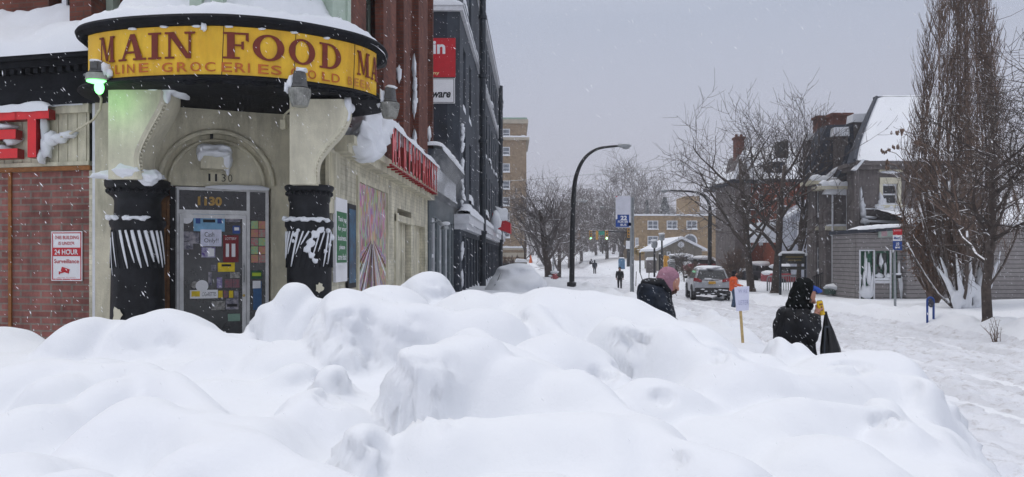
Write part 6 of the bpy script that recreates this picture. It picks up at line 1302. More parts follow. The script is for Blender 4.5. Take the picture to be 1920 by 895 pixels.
# board with gold lettering, railing, low wall
Y = 40; f_ = FS(Y); r_ = thing('notice_board', 'dark board with faded gold lettering between two green posts', 'sign', (FX(1487,Y), Y, FZ(508,Y))); q = MB(); q.box(FX(1465,Y), FX(1508,Y), -.1, .02, FZ(495,Y), FZ(475,Y), 0, f_); q.box(FX(1465,Y), FX(1508,Y), -.08, .02, FZ(506,Y), FZ(500,Y), 0, f_); part('panel', q, mat('dark_olive_board', (.03,.03,.025), .6, .3, 5), r_)
q = MB(); rg = random.Random(3); gold = mat('dull_gold_paint', (.24,.18,.05), .6)
for py, a, b in ((482,1472,1502),(488,1476,1500)):
    u = a
    while u < b: 
        q.tube([f_(FX(u,Y), -.115, FZ(py+1.6,Y)), f_(FX(u+.9,Y), -.115, FZ(py-1.6+rg.random(),Y)), f_(FX(u+1.8,Y), -.115, FZ(py+1.2*rg.random(),Y))], .016, 4); u += 2.3
part('gold_script', q, gold, r_); q = MB(); snow_strip(q, F(1464,475,Y-.12), F(1509,475,Y-.12), (0,1,0), .18, .12, seed=3); part('snow_cap', q, M['snow'], r_, smooth=True)
Y = 45; r_ = thing('pipe_railing', 'gray pipe railing in front of the snowy parking area', 'railing', tuple(F(1440,548,Y))); q = MB(); q.tube([F(1439,546,Y),F(1439,524,Y),F(1441,519,Y),F(1500,516,Y),F(1502,520,Y),F(1502,545,Y)], .05, 6); part('rail', q, M['steel'], r_, smooth=True); q = MB()
for k in range(14): q.tube([F(1443+k*4.4,545,Y),F(1443+k*4.4,518,Y)], .025, 4)
part('balusters', q, M['steel'], r_)
Y = 70; r_ = thing('iron_fence', 'dark iron fence with snowy bushes at the end of the dark block', 'fence', tuple(F(952,515,Y))); q = MB(); 
for k in range(12): q.tube([F(938+k*2.6,520,Y),F(938+k*2.6,494,Y)], .05, 4)
q.tube([F(936,496,Y),F(968,496,Y)], .06, 4); part('bars', q, M['blackpole'], r_); q = MB(); q.box(FX(966,Y), FX(988,Y), Y-.3, Y+.3, FZ(515,Y), FZ(492,Y)); part('stone_pier', q, mat('concrete_pier', (.33,.31,.28), .8), r_); q = MB(); snow_on_box(q, FX(965,Y), FX(989,Y), Y-.35, Y+.35, FZ(492,Y), .3, 2); part('snow_cap', q, M['snow'], r_, smooth=True)
for k in range(3): shrub('snowy_bush', ['low snowy bush behind the left part of the iron fence','low snowy bush behind the middle of the iron fence','low snowy bush behind the pier of the iron fence'][k], FX(945+k*12,72), 72, .7, .9, 60, 20+k, False, 1.0, tw=1.6)
for k, (px, py, Y, lb) in enumerate(((995,484,90,'small orange cone shaped marker near the tan tower'),)):
    x = FX(px,Y); z0 = FZ(py,Y)-.6; q = MB(); q.lathe((x,Y,z0), [(.25,0),(.22,.05),(.05,.9),(.03,.95)], 10); part('traffic_cone', q, mat('orange_plastic', (.6,.12,.03), .5), None, smooth='auto', label=lb, cat='cone')

# ------------------------------------------------------------------ cars
def suv():
    c = F(1335, 565, 37.2); z0 = G(c.x, 37.5)+.0; r_ = thing('suv', 'silver suv with snow on its roof seen from behind on the snowy road', 'car', (c.x, 37.2, z0)); r_.rotation_euler = (0,0,radians(-8))
    L = lambda name, mb, m_, smooth=False, parent=r_, **k: part(name, mb, m_, parent, smooth, world=False, **k)
    sil = mat('silver_car_paint', (.30,.31,.33), .35, .08, 3, metal=.3, coat=.4, snow=1.15)
    b = MB(); b.prism([(0.02,.42),(4.5,.36),(4.58,.6),(4.5,.88),(3.5,1.06),(.16,1.10),(.02,.95),(-.06,.62)], lambda y, x, z: Vector((x, y, z)), -.90, .90)
    V = [(-.86,.10,1.0),(.86,.10,1.0),(.86,3.35,1.02),(-.86,3.35,1.02),(-.66,.42,1.63),(.66,.42,1.63),(.64,2.5,1.63),(-.64,2.5,1.63)]; b.add(V, [(0,3,2,1),(4,5,6,7),(0,1,5,4),(1,2,6,5),(2,3,7,6),(3,0,4,7)])
    L('body', remesh(b, .045, 5), sil, True)
    g = M['glassdark']; q = MB(); e_ = Vector((0,-.02,0)); q.add([(-.74,.115,1.10),(.74,.115,1.10),(.60,.38,1.54),(-.60,.38,1.54),(-.74,.135,1.10),(.74,.135,1.10),(.60,.40,1.54),(-.60,.40,1.54)], [(0,1,2,3),(7,6,5,4),(0,4,5,1),(1,5,6,2),(2,6,7,3),(3,7,4,0)]); q.v = [(x,y-.03,z) for x, y, z in q.v]; L('rear_window', q, g)
    for s_ in (-1, 1):
        for ya, yb, yc, yd in ((.45,1.35,.62,1.32),(1.45,2.75,1.42,2.35)):
            q = MB(); A = [(s_*.86,ya,1.10),(s_*.86,yb,1.10),(s_*.69,yd,1.54),(s_*.69,yc,1.54)]; q.add(A+[(x-s_*.03,y,z) for x, y, z in A], [(0,1,2,3),(7,6,5,4),(0,4,5,1),(1,5,6,2),(2,6,7,3),(3,7,4,0)]); L('side_window', q, g)
        q = MB(); q.prism([(.50,.96),(.90,.99),(.86,1.17),(.66,1.13),(.50,1.05)], lambda u, d, z: Vector((s_*u, -.02+d+(.12 if u > .8 else 0), z)), -.03, .10); L('tail_light', q, mat('red_tail_light_%d' % (s_+1), (.30,.015,.02), .25, .3, 20, coat=.5))
        q = MB(); q.blob((s_*1.0,2.9,1.12), (.10,.07,.07), 0, .1, 2, 2); L('wing_mirror', q, M['ink'], True)
    q = MB(); q.box(-.84, .84, -.11, .05, .34, .68); q.box(-.9,.9,.0,.3,.3,.5); bp_ = L('bumper', q, mat('dark_rough_bumper', (.03,.03,.032), .7, .4, 12, snow=1.1)); q = MB(); rg = random.Random(4)
    for k in range(14): q.blob((rg.uniform(-.8,.8), -.11, rg.uniform(.3,.62)), (.10,.03,.03), k, .4, 1, 2)
    L('bumper_snow', q, M['snow'], True, parent=r_)
    q = MB(); q.box(-.17,.17,-.10,-.03,.86,.99); pl_ = L('licence_plate', q, mat('amber_plate', (.55,.30,.03), .5, .2, 30))
    q = MB(); q.blob((0,-.06,1.06), (.07,.03,.025), 0, 0, 2); L('badge', q, M['ink'], True)
    for s_ in (-1, 1):
        for y in (.85, 3.6):
            q = MB(); W_ = [(.22,-.11),(.33,-.12),(.35,-.06),(.35,.06),(.33,.12),(.22,.11)]; q.lathe((0,0,0), [(r, h) for r, h in W_], 22); q.v = [(s_*.84+z, y+x, .35+yy) for x, yy, z in q.v]; wh = L('wheel', q, mat('tyre_rubber', (.02,.02,.022), .8, .2, 10)); q = MB(); q.lathe((0,0,0), [(.02,-.125),(.2,-.125),(.215,-.1),(.215,.1),(.2,.125),(.02,.125)], 16); q.v = [(s_*.84+z, y+x, .35+yy) for x, yy, z in q.v]; o = L('rim', q, M['steel']); o.parent = wh
            q = MB(); q.tube([(s_*.90, y+.42*cos(pi*k/10), .36+.42*sin(pi*k/10)) for k in range(11)], .05, 6); L('wheel_arch', q, M['ink'], True)
    S = MB(); S.blob((0,1.45,1.66), (.66,1.15,.10), 2, .12, 3, 1.5); S.blob((0,.2,1.10), (.7,.12,.05), 3, .3, 2, 2); S.blob((0,3.9,1.0), (.8,.6,.12), 3, .2, 3, 2); L('roof_snow', S, M['snow'], True)
suv()
def buried(name, label, x, y, rz, L=4.4, h=1.5, glassy=False, group=None, zb=None, body=None):
    z0 = (G(x,y) if zb is None else zb); r_ = thing(name, label, 'car', (x,y,z0), group, rz)
    b = MB(); b.prism([(-L/2,.35),(L/2,.35),(L/2,.8),(L*.2,.98),(-L/2,1.0)], lambda u, d, z: Vector((u, d, z)), -.86, .86); part('body', remesh(b, .08, 3), mat('snowy_car_paint', body or (.25,.05,.06), .4, .1, 3), r_, True, world=False)
    V = [(-L*.44,-.8,.95),(L*.22,-.8,.95),(L*.22,.8,.95),(-L*.44,.8,.95),(-L*.34,-.62,h-.12),(L*.06,-.62,h-.12),(L*.06,.62,h-.12),(-L*.34,.62,h-.12)]; g = MB(); g.add(V, [(0,3,2,1),(4,5,6,7),(0,1,5,4),(1,2,6,5),(2,3,7,6),(3,0,4,7)]); part('windows', g, M['glassdark'], r_, world=False)
    for sx in (-1,1):
        for sy in (-1,1): q = MB(); q.lathe((0,0,0), [(.2,-.1),(.32,-.1),(.32,.1),(.2,.1)], 14); q.v = [(sx*L*.31+a, sy*.8+c, .32+b_) for a, b_, c in q.v]; part('wheel', q, M['ink'], r_, world=False)
    S = MB(); S.blob((-L*.12,0,h-.02), (L*.30,.78,.26), 1, .15, 3, 1.5); S.blob((L*.36,0,.98), (L*.18,.85,.24), 2, .15, 3, 1.5); S.blob((-L*.45,0,1.0), (L*.10,.8,.20), 3, .15, 3, 1.5); S.blob((L*.18,0,1.15), (L*.1,.8,.28), 4, .15, 2, 1.5)
    if glassy: S.blob((0,0,.5), (L*.62,1.35,.85), 5, .12, 3, 1.3); S.blob((-L*.1,0,.95), (L*.5,1.15,.66), 6, .1, 3, 1.3)
    part('snow_cover', remesh(S, .09, 5), M['snow'], r_, True, world=False)
    return r_
buried('snow_buried_car', 'car buried under a smooth gray white drift beside the dark block', FX(968,29), 30.5, radians(90), glassy=True, zb=-.05, body=(.2,.2,.22))
g_ = 'parked cars under snow in the lot'
buried('parked_car', 'snow capped parked car with reddish body behind the curved far lamp', FX(1325,70), 70, radians(12), group=g_, zb=.1+G(16,70))
buried('parked_car', 'snow capped parked car left of the curved far lamp', FX(1290,76), 77, radians(5), group=g_, zb=.3+G(16,76), body=(.04,.04,.05))
buried('parked_car', 'snow covered parked car between the two nearer street trees', FX(1437,60), 60, radians(5), group=g_, zb=G(19,60)-.2, body=(.05,.05,.06))
buried('parked_car', 'snow covered parked car behind the gray pipe railing', FX(1478,57), 56, radians(8), group=g_, zb=G(20,56)-.35, body=(.3,.03,.04))

# ------------------------------------------------------------------ people
skin = mat('weathered_skin', (.48,.24,.17), .6, .08, 12); beard = mat('gray_beard', (.16,.13,.12), .9, .4, 60, .6, 120)
blackcoat = mat('black_nylon_coat', (.006,.007,.010), .6, .35, 6, .8, 14, spec=.22); navy = mat('dark_navy_coat', (.008,.013,.024), .6, .3, 6, .8, 14, spec=.22)
jeans = mat('blue_jeans', (.06,.10,.17), .8, .2, 10, .3, 60); darkp = mat('dark_trousers', (.02,.02,.026), .8, .2, 10); boot = mat('dark_boots', (.02,.016,.014), .7)
def flecks(c, n, seed, box, r=.006):
    rg = random.Random(seed); q = MB()
    return q
def simple_person(label, px, Y, feet_py, H, facing, coat, trous, seed, walk=.25, headm=None, arms='down'):
    x = FX(px,Y); z0 = FZ(feet_py,Y); k = H/1.75; ca, sa = cos(facing), sin(facing)
    def P(f, l, z): return Vector((f*ca-l*sa, f*sa+l*ca, z))*k
    leg = [[P(0,s*.10,.92), P(.06+s*walk*.5,s*.11,.50), P(s*walk,s*.11,.08), P(s*walk+.12,s*.12,.05)] for s in (-1,1)]
    if arms == 'fwd': arm = [[P(.02,s*.18,1.40), P(.06,s*.24,1.12), P(.34,s*.12,1.08)] for s in (-1,1)]
    else: arm = [[P(0,s*.19,1.42), P(-s*.10,s*.26,1.14), P(-s*.08+.08,s*.26,.88)] for s in (-1,1)]
    b = MB(); b.tube([P(0,0,.9), P(.0,0,1.15), P(.02,0,1.40), P(.04,0,1.5)], [.13*k,.12*k,.14*k,.06*k], 10); b.tube([P(.04,0,1.45), P(.05,0,1.56)], .055*k, 8); b.blob(P(.07,0,1.65), (.09*k,.08*k,.115*k), 0, 0, 3); b.blob(P(.165,0,1.64), (.02*k,.015*k,.025*k), 0, 0, 2)
    for a in leg: b.tube(a, [.085*k,.06*k,.045*k,.04*k], 8)
    for a in arm:
        b.tube(a, [.055*k,.045*k,.035*k], 8); d = (a[2]-a[1]).normalized(); b.blob(a[2]+d*.05*k, (.04*k,.03*k,.045*k), 0, 0, 2)
        for fgi in range(4): b.tube([a[2]+d*.07*k+P(0,(fgi-1.5)*.016,0), a[2]+d*.13*k+P(.01,(fgi-1.5)*.02,-.01)], .010*k, 5)
    o = part('person', remesh(b, .014*k, 2), skin, None, True, world=False, label=label, cat='person'); o.location = (x, Y, z0)
    j = MB(); j.tube([P(0,0,.82), P(0,0,1.0), P(.0,0,1.2), P(.02,0,1.40), P(.03,0,1.50)], [.19*k,.18*k,.185*k,.19*k,.09*k], 14)
    j.blob(P(0,0,1.38), (.15*k,.15*k,.12*k), 0, 0, 2)
    for a in arm: j.tube([a[0], a[1], a[1].lerp(a[2], .9)], [.095*k,.075*k,.06*k], 8)
    me = remesh(j, .02*k, 3); part('jacket', me, coat, o, True, world=False)
    t = MB(); t.blob(P(0,0,.9), (.16*k,.15*k,.14*k), 0, 0, 2)
    for a in leg: t.tube(a[:3], [.115*k,.085*k,.07*k], 8)
    part('trousers', remesh(t, .02*k, 2), trous, o, True, world=False)
    t = MB()
    for a in leg: t.tube([a[2]+Vector((0,0,.1*k)), a[2], a[3]], [.06*k,.06*k,.05*k], 8)
    part('boots', t, boot, o, True, world=False)
    h = MB(); h.blob(P(.04,0,1.68), (.115*k,.11*k,.13*k), 0, 0, 3); h.blob(P(.0,0,1.55), (.10*k,.11*k,.08*k), 0, 0, 2); part('hood', remesh(h, .016*k, 2), headm or coat, o, True, world=False)
    return o
simple_person('person in black hooded jacket walking up the road towards the camera', 1162, 60, 543, 1.78, radians(-100), blackcoat, darkp, 1, .16)
simple_person('distant person in dark clothes, nearer one of the pair on the far road', 1115, 98, 514, 1.78, radians(80), navy, darkp, 2, .15)
simple_person('distant person in dark clothes, farther left one of the pair on the far road', 1108.5, 116, 506, 1.65, radians(85), blackcoat, darkp, 3, .12)
o = simple_person('person in orange jacket and jeans standing by the silver car', 1375, 33, 579, 1.66, radians(-8), mat('orange_work_jacket', (.72,.10,.02), .7, .12, 6), jeans, 4, .06, blackcoat, 'fwd')
q = MB(); 
for s in (-1, 1): q.tube([(.17,s*.10,1.30),(.19,s*.10,1.05)], .022, 5)
part('reflective_stripe', q, M['white'], o, True, world=False)

def face(mb, c, s, yaw=0, pitch=0):
    "adult head: skull, jaw, brow, nose, lips, ears; front is +x before the pitch"
    R = Matrix.Rotation(yaw, 3, 'Z') @ Matrix.Rotation(pitch, 3, 'Y'); c = Vector(c)
    def B(p, r, sub=2): mb.blob(c+R@(Vector(p)*s), tuple(v*s for v in r), 0, 0, sub, rot=R)
    B((0,0,.02),(.097,.077,.105),3); B((.025,0,-.05),(.068,.056,.062),3); B((.058,0,-.088),(.028,.028,.020)); B((.083,0,.022),(.018,.05,.013)); B((.085,.032,-.015),(.016,.024,.02)); B((.085,-.032,-.015),(.016,.024,.02))
    mb.tube([c+R@(Vector((.090,0,.012))*s), c+R@(Vector((.108,0,-.012))*s), c+R@(Vector((.117,0,-.030))*s), c+R@(Vector((.098,0,-.042))*s)], [.009*s,.012*s,.016*s,.010*s], 8)
    B((.090,0,-.058),(.013,.026,.007)); B((.086,0,-.070),(.013,.022,.008))
    for sy in (-1,1): B((-.005,sy*.078,-.01),(.018,.008,.030))
    return R
def loft(mb, rings, n=28):
    "rings: (centre, half width in x, half depth in y, tilt)"
    V = []
    for c, rx, ry, tl in rings:
        for k in range(n): a = 2*pi*k/n; V.append((c[0]+rx*cos(a), c[1]+ry*sin(a), c[2]+tl*rx*cos(a)))
    m_ = len(rings); mb.add(V, [(i*n+k, i*n+(k+1) % n, (i+1)*n+(k+1) % n, (i+1)*n+k) for i in range(m_-1) for k in range(n)]+[tuple(range(n-1,-1,-1)), tuple(range((m_-1)*n, m_*n))])
def wrinkle(me, amp, f, seed=0, stretch=(1,1,1)):
    me.update(); N = [v.normal.copy() for v in me.vertices]
    for v, n_ in zip(me.vertices, N):
        p = Vector((v.co.x*stretch[0], v.co.y*stretch[1], v.co.z*stretch[2]))*f+Vector((seed,seed*2,0)); k = noise.noise(p); k2 = noise.noise(p*2.3)
        v.co += n_*amp*((1-abs(k)*3)*.6+.5*k2)
    me.update(); return me
def stripes_snow(me, n, seed, root, par, r=(.008,.003,.003)):
    "small flakes caught on cloth"
    rg = random.Random(seed); q = MB(); vs = me.vertices
    for k in range(n):
        v = vs[rg.randrange(len(vs))]
        if v.normal.y > .2: continue
        d = Vector((.7,0,-.7))*rg.uniform(.003,.014); c = v.co+v.normal*.004; q.tube([c-d, c, c+d], [.0008,.0019,.0008], 4)
    return q

# --- man in the blue cap
def man():
    Y = 8.0; K = 175.0
    def P(px, py, dy=0): return Vector(((px-960)/K, Y+dy, 2+(480-py)/K))
    gz = G(3.03, Y)
    b = MB(); R = face(b, P(1509.5,555), 1.04, radians(-6), radians(22))
    b.tube([P(1505,572), P(1498,588), P(1492,610), P(1489,650), P(1489,690)], [.055,.07,.14,.14,.15], 14)
    sh, el, wr = P(1490,596,-.17), P(1502,628,-.25), P(1521,590,-.13)
    b.tube([sh, el, wr], [.055,.045,.030], 10); b.tube([P(1490,596,.17), P(1490,632,.25), P(1508,655,.20)], [.055,.045,.03], 10)
    for s, f in ((-1,.14),(1,-.16)): b.tube([Vector((3.03,Y+s*.1,.98)), Vector((3.03+f*.5+.05,Y+s*.11,.52)), Vector((3.03+f,Y+s*.11,gz+.09)), Vector((3.03+f+.14,Y+s*.12,gz+.04))], [.09,.065,.05,.045], 10)
    # hand: palm left of the can, thumb on the near side, fingers behind
    can0, can1 = P(1534,590,-.10), P(1529,564,-.10); ax = (can1-can0).normalized()
    pc = P(1525,584,-.10); b.blob(pc, (.026,.040,.044), 0, 0, 3); b.tube([wr, wr.lerp(pc,.6), pc], [.030,.029,.030], 10)
    o = part('person', remesh(b, .0075, 2), skin, None, True, label='person in black hooded coat and blue cap lifting a yellow can', cat='person')
    # fingers are separate bent chains rooted inside the palm, kept in the hand mesh
    f = MB(); rr = .034+.008
    for i in range(4):
        cc = can0.lerp(can1, .22+.155*i); Lf = (1.9,2.15,2.1,1.7)[i]; pts = []
        for t in range(8):
            a = pi*.95 - Lf*t/7*1.05; off = Vector((cos(a)*rr, abs(sin(a))*rr if a > 0 else sin(a)*rr, 0)); pts.append(cc+off)
        f.tube([pc+Vector((0,.02,(i-1.5)*.018))]+pts, [.011]+[.0095,.0098,.009,.0092,.0085,.0085,.008,.0055], 8)
    cc = can0.lerp(can1, .42); f.tube([pc+Vector((-.005,-.02,-.02)), pc+Vector((.0,-.040,.005)), cc+Vector((-.022,-.040,.0)), cc+Vector((.006,-.046,.016))], [.013,.0125,.011,.007], 8)
    part('fingers', remesh(f, .0035, 1), skin, o, True)
    j = MB(); loft(j, [(P(1504,577), .085,.10,-.25),(P(1498,585), .125,.17,-.25),(P(1492,594), .165,.215,-.2),(P(1488,606), .185,.24,-.1),(P(1487,625), .20,.24,0),(P(1488,645), .212,.25,0),(P(1489,668), .218,.25,0),(P(1490,696), .215,.25,0)])
    j.blob(P(1479,592), (.12,.18,.10), 0, 0, 3)
    j.tube([P(1489,594,-.17), P(1494,612,-.24), P(1503,630,-.26), P(1512,612,-.20), P(1519,594,-.14)], [.085,.082,.075,.062,.050], 12); j.tube([P(1490,596,.17), P(1490,632,.25), P(1508,652,.20)], [.09,.075,.055], 12)
    me = wrinkle(remesh(j, .014, 4), .020, 8, 3, (1,1,.5)); part('coat', me, blackcoat, o, True); cm = me
    q = MB(); q.tube([P(1517.5,597,-.145), P(1521,589.5,-.13)], [.056,.050], 14); q.tube([P(1513,603,-.15), P(1515.5,600,-.15)], [.060,.058], 14); part('cuff', q, M['ink'], o, True)
    h = MB()
    for p, r in (((1505,546),(.118,.112,.145)),((1497,556),(.10,.11,.12)),((1496,570),(.11,.12,.10)),((1508,537),(.10,.10,.095)),((1510,575),(.085,.09,.055)),((1487,573),(.08,.10,.06))): h.blob(P(*p), r, 0, 0, 3)
    h.tube([P(1500,582), P(1513,578), P(1524,577)], [.07,.055,.022], 10)
    hm = remesh(h, .012, 4)
    # hollow the hood in front of the face
    for v in hm.vertices:
        d = v.co-P(1528,553); e_ = (d.x/.11)**2+(d.y/.12)**2+(d.z/.11)**2
        if e_ < 1: v.co.x -= .09*(1-e_)**.7
    wrinkle(hm, .009, 11, 5, (1,1,1)); part('hood', hm, mat('black_fleece_hood', (.006,.008,.008), .85, .5, 20, 1.0, 60, spec=.1), o, True)
    q = MB(); V = []
    def vis(s, t): a = (s-.5)*2.2; r = .06+.075*t; return P(1518,542)+Vector((cos(a)*r*1.0, sin(a)*(.068+.004*t), .030-.020*t-.022*(sin(a)**2)*1.2-.03*t*t))
    q.grid(vis, 16, 8); n0 = len(q.v); q.grid(lambda s, t: vis(s, t)-Vector((0,0,.006)), 16, 8); q.blob(P(1516,541.5), (.082,.080,.050), 0, 0, 3); part('cap', q, mat('blue_cap_cloth', (.02,.075,.36), .8, .12, 12), o, True)
    q = MB(); gl = P(1520.5,549.5,-.034); q.tube([gl+Vector((.0,.0,0))+Vector((0, .020*cos(2*pi*k/12), .016*sin(2*pi*k/12))) for k in range(13)], .002, 5); q.tube([gl, P(1512,548,-.078)], .002, 4); part('glasses', q, M['steel'], o)
    q = MB(); q.blob(P(1519,567), (.034,.045,.036), 3, .2, 3, 6); q.blob(P(1516,570,-.02), (.032,.03,.03), 4, .2, 3, 6); q.blob(P(1515,563,-.055), (.02,.016,.03), 5, .2, 2, 6); part('beard', q, beard, o, True)
    q = MB(); q.blob(P(1521.8,551,-.032), (.008,.009,.0075), 0, 0, 2); q.blob(P(1521.8,551,.032), (.008,.009,.0075), 0, 0, 2); part('eyes', q, mat('eye_white', (.5,.48,.46), .3), o, True)
    t = MB(); t.blob(Vector((3.03,Y,.95)), (.17,.17,.16), 0, 0, 3)
    for s, f_ in ((-1,.14),(1,-.16)): t.tube([Vector((3.03,Y+s*.1,.95)), Vector((3.03+f_*.5+.05,Y+s*.11,.52)), Vector((3.03+f_,Y+s*.11,gz+.10))], [.12,.09,.075], 12)
    part('trousers', remesh(t, .02, 3), darkp, o, True); t = MB()
    for s, f_ in ((-1,.14),(1,-.16)): t.tube([Vector((3.03+f_,Y+s*.11,gz+.2)), Vector((3.03+f_,Y+s*.11,gz+.05)), Vector((3.03+f_+.16,Y+s*.12,gz+.04))], [.06,.06,.05], 10)
    part('boots', t, boot, o, True)
    q = stripes_snow(cm, 130, 5, None, o); q2 = stripes_snow(hm, 30, 6, None, o); q.add(q2.v, q2.f); part('caught_snow', q, M['snow'], o)
    # can
    c = thing('drink_can', 'tall yellow can in the hand of the person in the blue cap', 'can', tuple(can0)); q = MB(); q.lathe((0,0,0), [(.024,0),(.033,.008),(.033,.142),(.026,.154),(.025,.158)], 24); Rm = Vector((0,0,1)).rotation_difference(ax).to_matrix(); q.v = [tuple(can0+Rm@Vector(v)) for v in q.v]; part('can_body', q, mat('glossy_yellow_can', (.72,.45,.005), .25, .15, 30, coat=.4), c, smooth='auto')
    q = MB()
    for h0, h1, a0, a1 in ((.05,.10,-1.9,-1.3),(.11,.13,-2.2,-1.0)): q.grid(lambda s, t: can0+Rm@Vector((.0336*cos(a0+(a1-a0)*s), .0336*sin(a0+(a1-a0)*s), h0+(h1-h0)*t)), 8, 2)
    part('label_band', q, mat('dark_can_print', (.25,.10,.02), .4), c, True); q = MB(); q.lathe((0,0,.156), [(.0,0),(.026,0),(.026,.003)], 20); q.v = [tuple(can0+Rm@Vector(v)) for v in q.v]; part('can_lid', q, M['steel'], c)
    # long black bag hanging from the same hand
    g = thing('black_bag', 'long black bag hanging from the hand that holds the yellow can', 'bag', tuple(P(1545,650,-.1))); q = MB(); n = 40; V = []; rings = [(1541,583,.010,.012),(1541.5,592,.018,.018),(1543,604,.034,.028),(1545,618,.056,.04),(1547,634,.075,.05),(1549.5,652,.098,.06),(1551,675,.105,.065),(1552,700,.09,.06)]
    for i, (px, py, rx, ry) in enumerate(rings):
        for k in range(n): a = 2*pi*k/n; m_ = 1+.13*sin(a*7+i*.35)+.06*sin(a*13); V.append(tuple(P(px, py, -.1)+Vector((rx*cos(a)*m_, ry*sin(a)*m_, 0))))
    q.add(V, [(i*n+k, i*n+(k+1) % n, (i+1)*n+(k+1) % n, (i+1)*n+k) for i in range(len(rings)-1) for k in range(n)]+[tuple(range(n-1,-1,-1)), tuple(range((len(rings)-1)*n, len(rings)*n))]); part('bag_body', q, mat('black_plastic', (.007,.007,.009), .35, .2, 10, .3, 20), g, True)
    q = MB(); q.box(P(1534.5,0).x, P(1543,0).x, Y-.175, Y-.155, P(0,612).z, P(0,609).z); q.tube([P(1534.5,610,-.165), P(1533.5,640,-.17), P(1533,668,-.17)], .008, 5); part('strap', q, M['darkbldg'], g)
man()

# --- person in the pink hood
def pink():
    Y = 8.6; K = 1400/8.6
    def P(px, py, dy=0): return Vector(((px-960)/K, Y+dy, 2+(480-py)/K))
    x0 = P(1222,0).x; gz = G(x0, Y)-.15
    b = MB(); face(b, P(1256,530), 1.05, radians(-8), radians(28)); b.tube([P(1248,545), P(1236,552), P(1228,568), P(1228,600), P(1222,640)], [.06,.08,.14,.14,.14], 14)
    for s in (-1,1): b.tube([P(1226,556,s*.17), P(1238,592,s*.24), P(1258,606,s*.16)], [.055,.045,.032], 10); b.blob(P(1262,607,s*.15), (.05,.03,.03), 0, 0, 2)
    for s, f in ((-1,.12),(1,-.14)): b.tube([Vector((x0,Y+s*.1,1.0)), Vector((x0+f*.5+.05,Y+s*.11,.62)), Vector((x0+f,Y+s*.11,gz+.1)), Vector((x0+f+.14,Y+s*.12,gz+.04))], [.09,.065,.05,.045], 10)
    o = part('person', remesh(b, .008, 2), skin, None, True, label='stooping person in pink hood and dark navy coat with a cigarette', cat='person')
    j = MB(); loft(j, [(P(1238,536), .10,.12,-.5),(P(1230,543), .16,.20,-.45),(P(1227,556), .19,.24,-.25),(P(1230,575), .20,.245,-.1),(P(1232,598), .205,.25,0),(P(1230,625), .21,.25,0),(P(1226,650), .21,.25,0)])
    j.blob(P(1217,543), (.125,.19,.105), 0, 0, 3); j.blob(P(1212,552), (.10,.19,.13), 0, 0, 3)
    j.tube([P(1226,556,-.18), P(1234,576,-.25), P(1243,596,-.25), P(1260,606,-.17)], [.09,.085,.075,.055], 12); j.tube([P(1226,556,.18), P(1238,592,.25), P(1258,606,.17)], [.09,.08,.055], 12)
    me = wrinkle(remesh(j, .014, 4), .020, 7.5, 7, (1,1,.6)); part('coat', me, navy, o, True)
    h = MB(); h.blob(P(1223,531), (.13,.15,.055), 0, 0, 3); h.blob(P(1236,530), (.10,.13,.06), 0, 0, 3); h.blob(P(1246,548), (.06,.10,.06), 0, 0, 3); h.tube([P(1240,535,-.10), P(1250,548,-.10), P(1252,560,-.08)], [.04,.04,.03], 8); hm2 = wrinkle(remesh(h, .013, 3), .012, 10, 2); part('coat_hood', hm2, blackcoat, o, True)
    h = MB()
    for p, r in (((1252,519),(.118,.105,.115)),((1247,528),(.11,.105,.12)),((1250,541),(.085,.09,.08)),((1262,517),(.07,.085,.06)),((1244,540),(.08,.10,.08))): h.blob(P(*p), r, 0, 0, 3)
    hm = remesh(h, .010, 4)
    for v in hm.vertices:
        d = v.co-P(1277,534); e_ = (d.x/.12)**2+(d.y/.11)**2+(d.z/.11)**2
        if e_ < 1: v.co.x -= .085*(1-e_)**.7
    wrinkle(hm, .008, 9, 4, (1,1,1)); part('pink_hood', hm, mat('dusty_pink_fleece', (.40,.21,.27), .95, .12, 20, .9, 90), o, True)
    q = MB(); q.blob(P(1264,546), (.032,.045,.034), 3, .2, 3, 6); q.blob(P(1258,548,-.03), (.035,.03,.03), 4, .2, 3, 6); part('beard', q, mat('brown_beard', (.10,.05,.035), .9, .4, 60, .6, 120), o, True)
    q = MB(); q.blob(P(1267.5,530,-.034), (.008,.009,.0075), 0, 0, 2); part('eyes', q, M['white'], o, True)
    t = MB(); t.blob(Vector((x0,Y,.98)), (.17,.17,.16), 0, 0, 3)
    for s, f_ in ((-1,.12),(1,-.14)): t.tube([Vector((x0,Y+s*.1,.98)), Vector((x0+f_*.5+.05,Y+s*.11,.62)), Vector((x0+f_,Y+s*.11,gz+.10))], [.12,.09,.075], 12)
    part('trousers', remesh(t, .02, 3), darkp, o, True); t = MB()
    for s, f_ in ((-1,.12),(1,-.14)): t.tube([Vector((x0+f_,Y+s*.11,gz+.2)), Vector((x0+f_,Y+s*.11,gz+.05)), Vector((x0+f_+.16,Y+s*.12,gz+.04))], [.06,.06,.05], 10)
    part('boots', t, boot, o, True)
    q = stripes_snow(me, 140, 15, None, o); q2 = stripes_snow(hm2, 30, 16, None, o); q.add(q2.v, q2.f); part('caught_snow', q, M['snow'], o)
    c = thing('cigarette', 'thin cigarette hanging from the mouth of the person in the pink hood', 'cigarette', tuple(P(1262,544))); q = MB(); q.tube([P(1262.5,543,-.01), P(1268,555,-.03)], .0045, 6); part('paper', q, mat('gray_cigarette', (.4,.38,.36), .8), c)
pink()

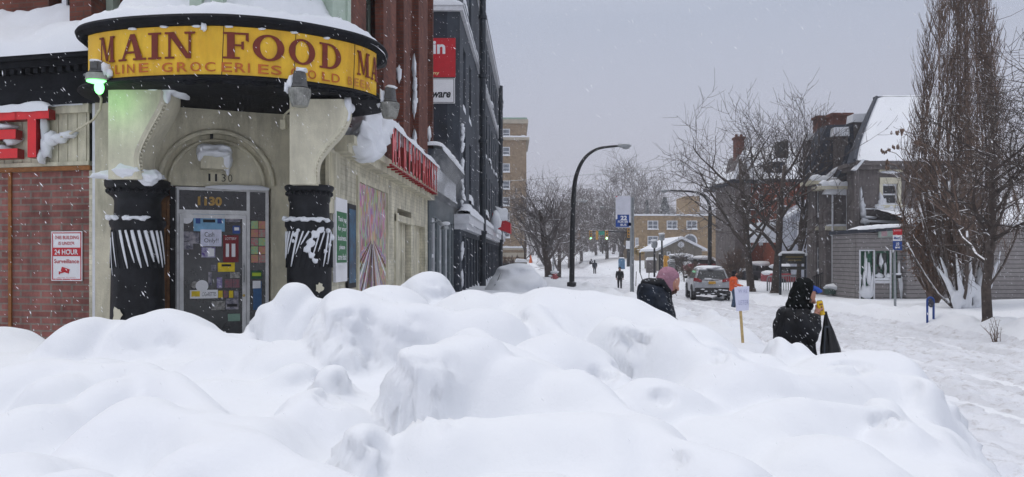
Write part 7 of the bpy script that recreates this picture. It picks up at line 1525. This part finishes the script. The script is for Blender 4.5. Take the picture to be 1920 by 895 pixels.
# ------------------------------------------------------------------ falling snow and air
rg = random.Random(123); q = MB()
for k in range(20000):
    Y = 2.6+rg.random()**.8*26; x = (rg.random()*2-1)*.74*Y; z = CZ+Y*(rg.uniform(-.30,.36)); 
    if z < .2: continue
    if 9.5 < Y and x < -2.3: continue
    s = rg.uniform(.0011,.0028)*(1+max(0,(Y-5))*.07); d = Vector((rg.gauss(.55,.22), rg.gauss(0,.3), rg.gauss(-.8,.15))).normalized(); u = d.orthogonal().normalized(); v = d.cross(u); L = s*rg.uniform(2,6); c = Vector((x,Y,z))
    q.add([c-d*L, c+u*s*.8, c+v*s*.6, c-u*s*.7, c-v*s*.8, c+d*L], [(0,2,1),(0,3,2),(0,4,3),(0,1,4),(5,1,2),(5,2,3),(5,3,4),(5,4,1)])
part('falling_snow', q, mat('snow_flake', (.9,.9,.93), .6, .02, 5), None, kind='stuff', label='snowflakes falling through the air everywhere', cat='snow')
hz = MB(); hz.box(-330, 330, -20, 480, -1.5, 60); HM = bpy.data.materials.new('haze_air'); HM.use_nodes = True; n = HM.node_tree.nodes; l = HM.node_tree.links; n.remove(n['Principled BSDF'])
pv = n.new('ShaderNodeVolumePrincipled'); pv.inputs['Color'].default_value = (.92,.93,.97,1); pv.inputs['Density'].default_value = .0014; pv.inputs['Anisotropy'].default_value = .1
l.new(pv.outputs[0], n['Material Output'].inputs['Volume']); part('haze', hz, HM, None, kind='stuff', label='pale snowy air over the whole street', cat='haze')

sm = bpy.data.materials.new('steam_cloud'); sm.use_nodes = True; n = sm.node_tree.nodes; l = sm.node_tree.links; n.remove(n['Principled BSDF'])
pv = n.new('ShaderNodeVolumePrincipled'); pv.inputs['Color'].default_value = (.93,.94,.96,1); t = n.new('ShaderNodeTexCoord'); ln = n.new('ShaderNodeVectorMath'); ln.operation = 'LENGTH'; l.new(t.outputs['Object'], ln.inputs[0])
mr = n.new('ShaderNodeMapRange'); mr.inputs[1].default_value = .1; mr.inputs[2].default_value = 1.0; mr.inputs[3].default_value = 1.5; mr.inputs[4].default_value = 0; l.new(ln.outputs['Value'], mr.inputs[0])
nz = n.new('ShaderNodeTexNoise'); nz.inputs['Scale'].default_value = 2.2; nz.inputs['Detail'].default_value = 4; l.new(t.outputs['Object'], nz.inputs['Vector']); m2 = n.new('ShaderNodeMapRange'); m2.inputs[1].default_value = .42; m2.inputs[2].default_value = .65; l.new(nz.outputs[0], m2.inputs[0])
mu = n.new('ShaderNodeMath'); mu.operation = 'MULTIPLY'; l.new(mr.outputs[0], mu.inputs[0]); l.new(m2.outputs[0], mu.inputs[1]); l.new(mu.outputs[0], pv.inputs['Density']); l.new(pv.outputs[0], n['Material Output'].inputs['Volume'])
q = MB(); q.blob((0,0,0), (1,1,1), 0, 0, 3); o = part('steam', q, sm, None, kind='stuff', label='puff of white steam drifting over the end of the cream wall', cat='steam'); o.location = (-1.75, 19.6, 3.9); o.scale = (.55, 2.2, 1.15)
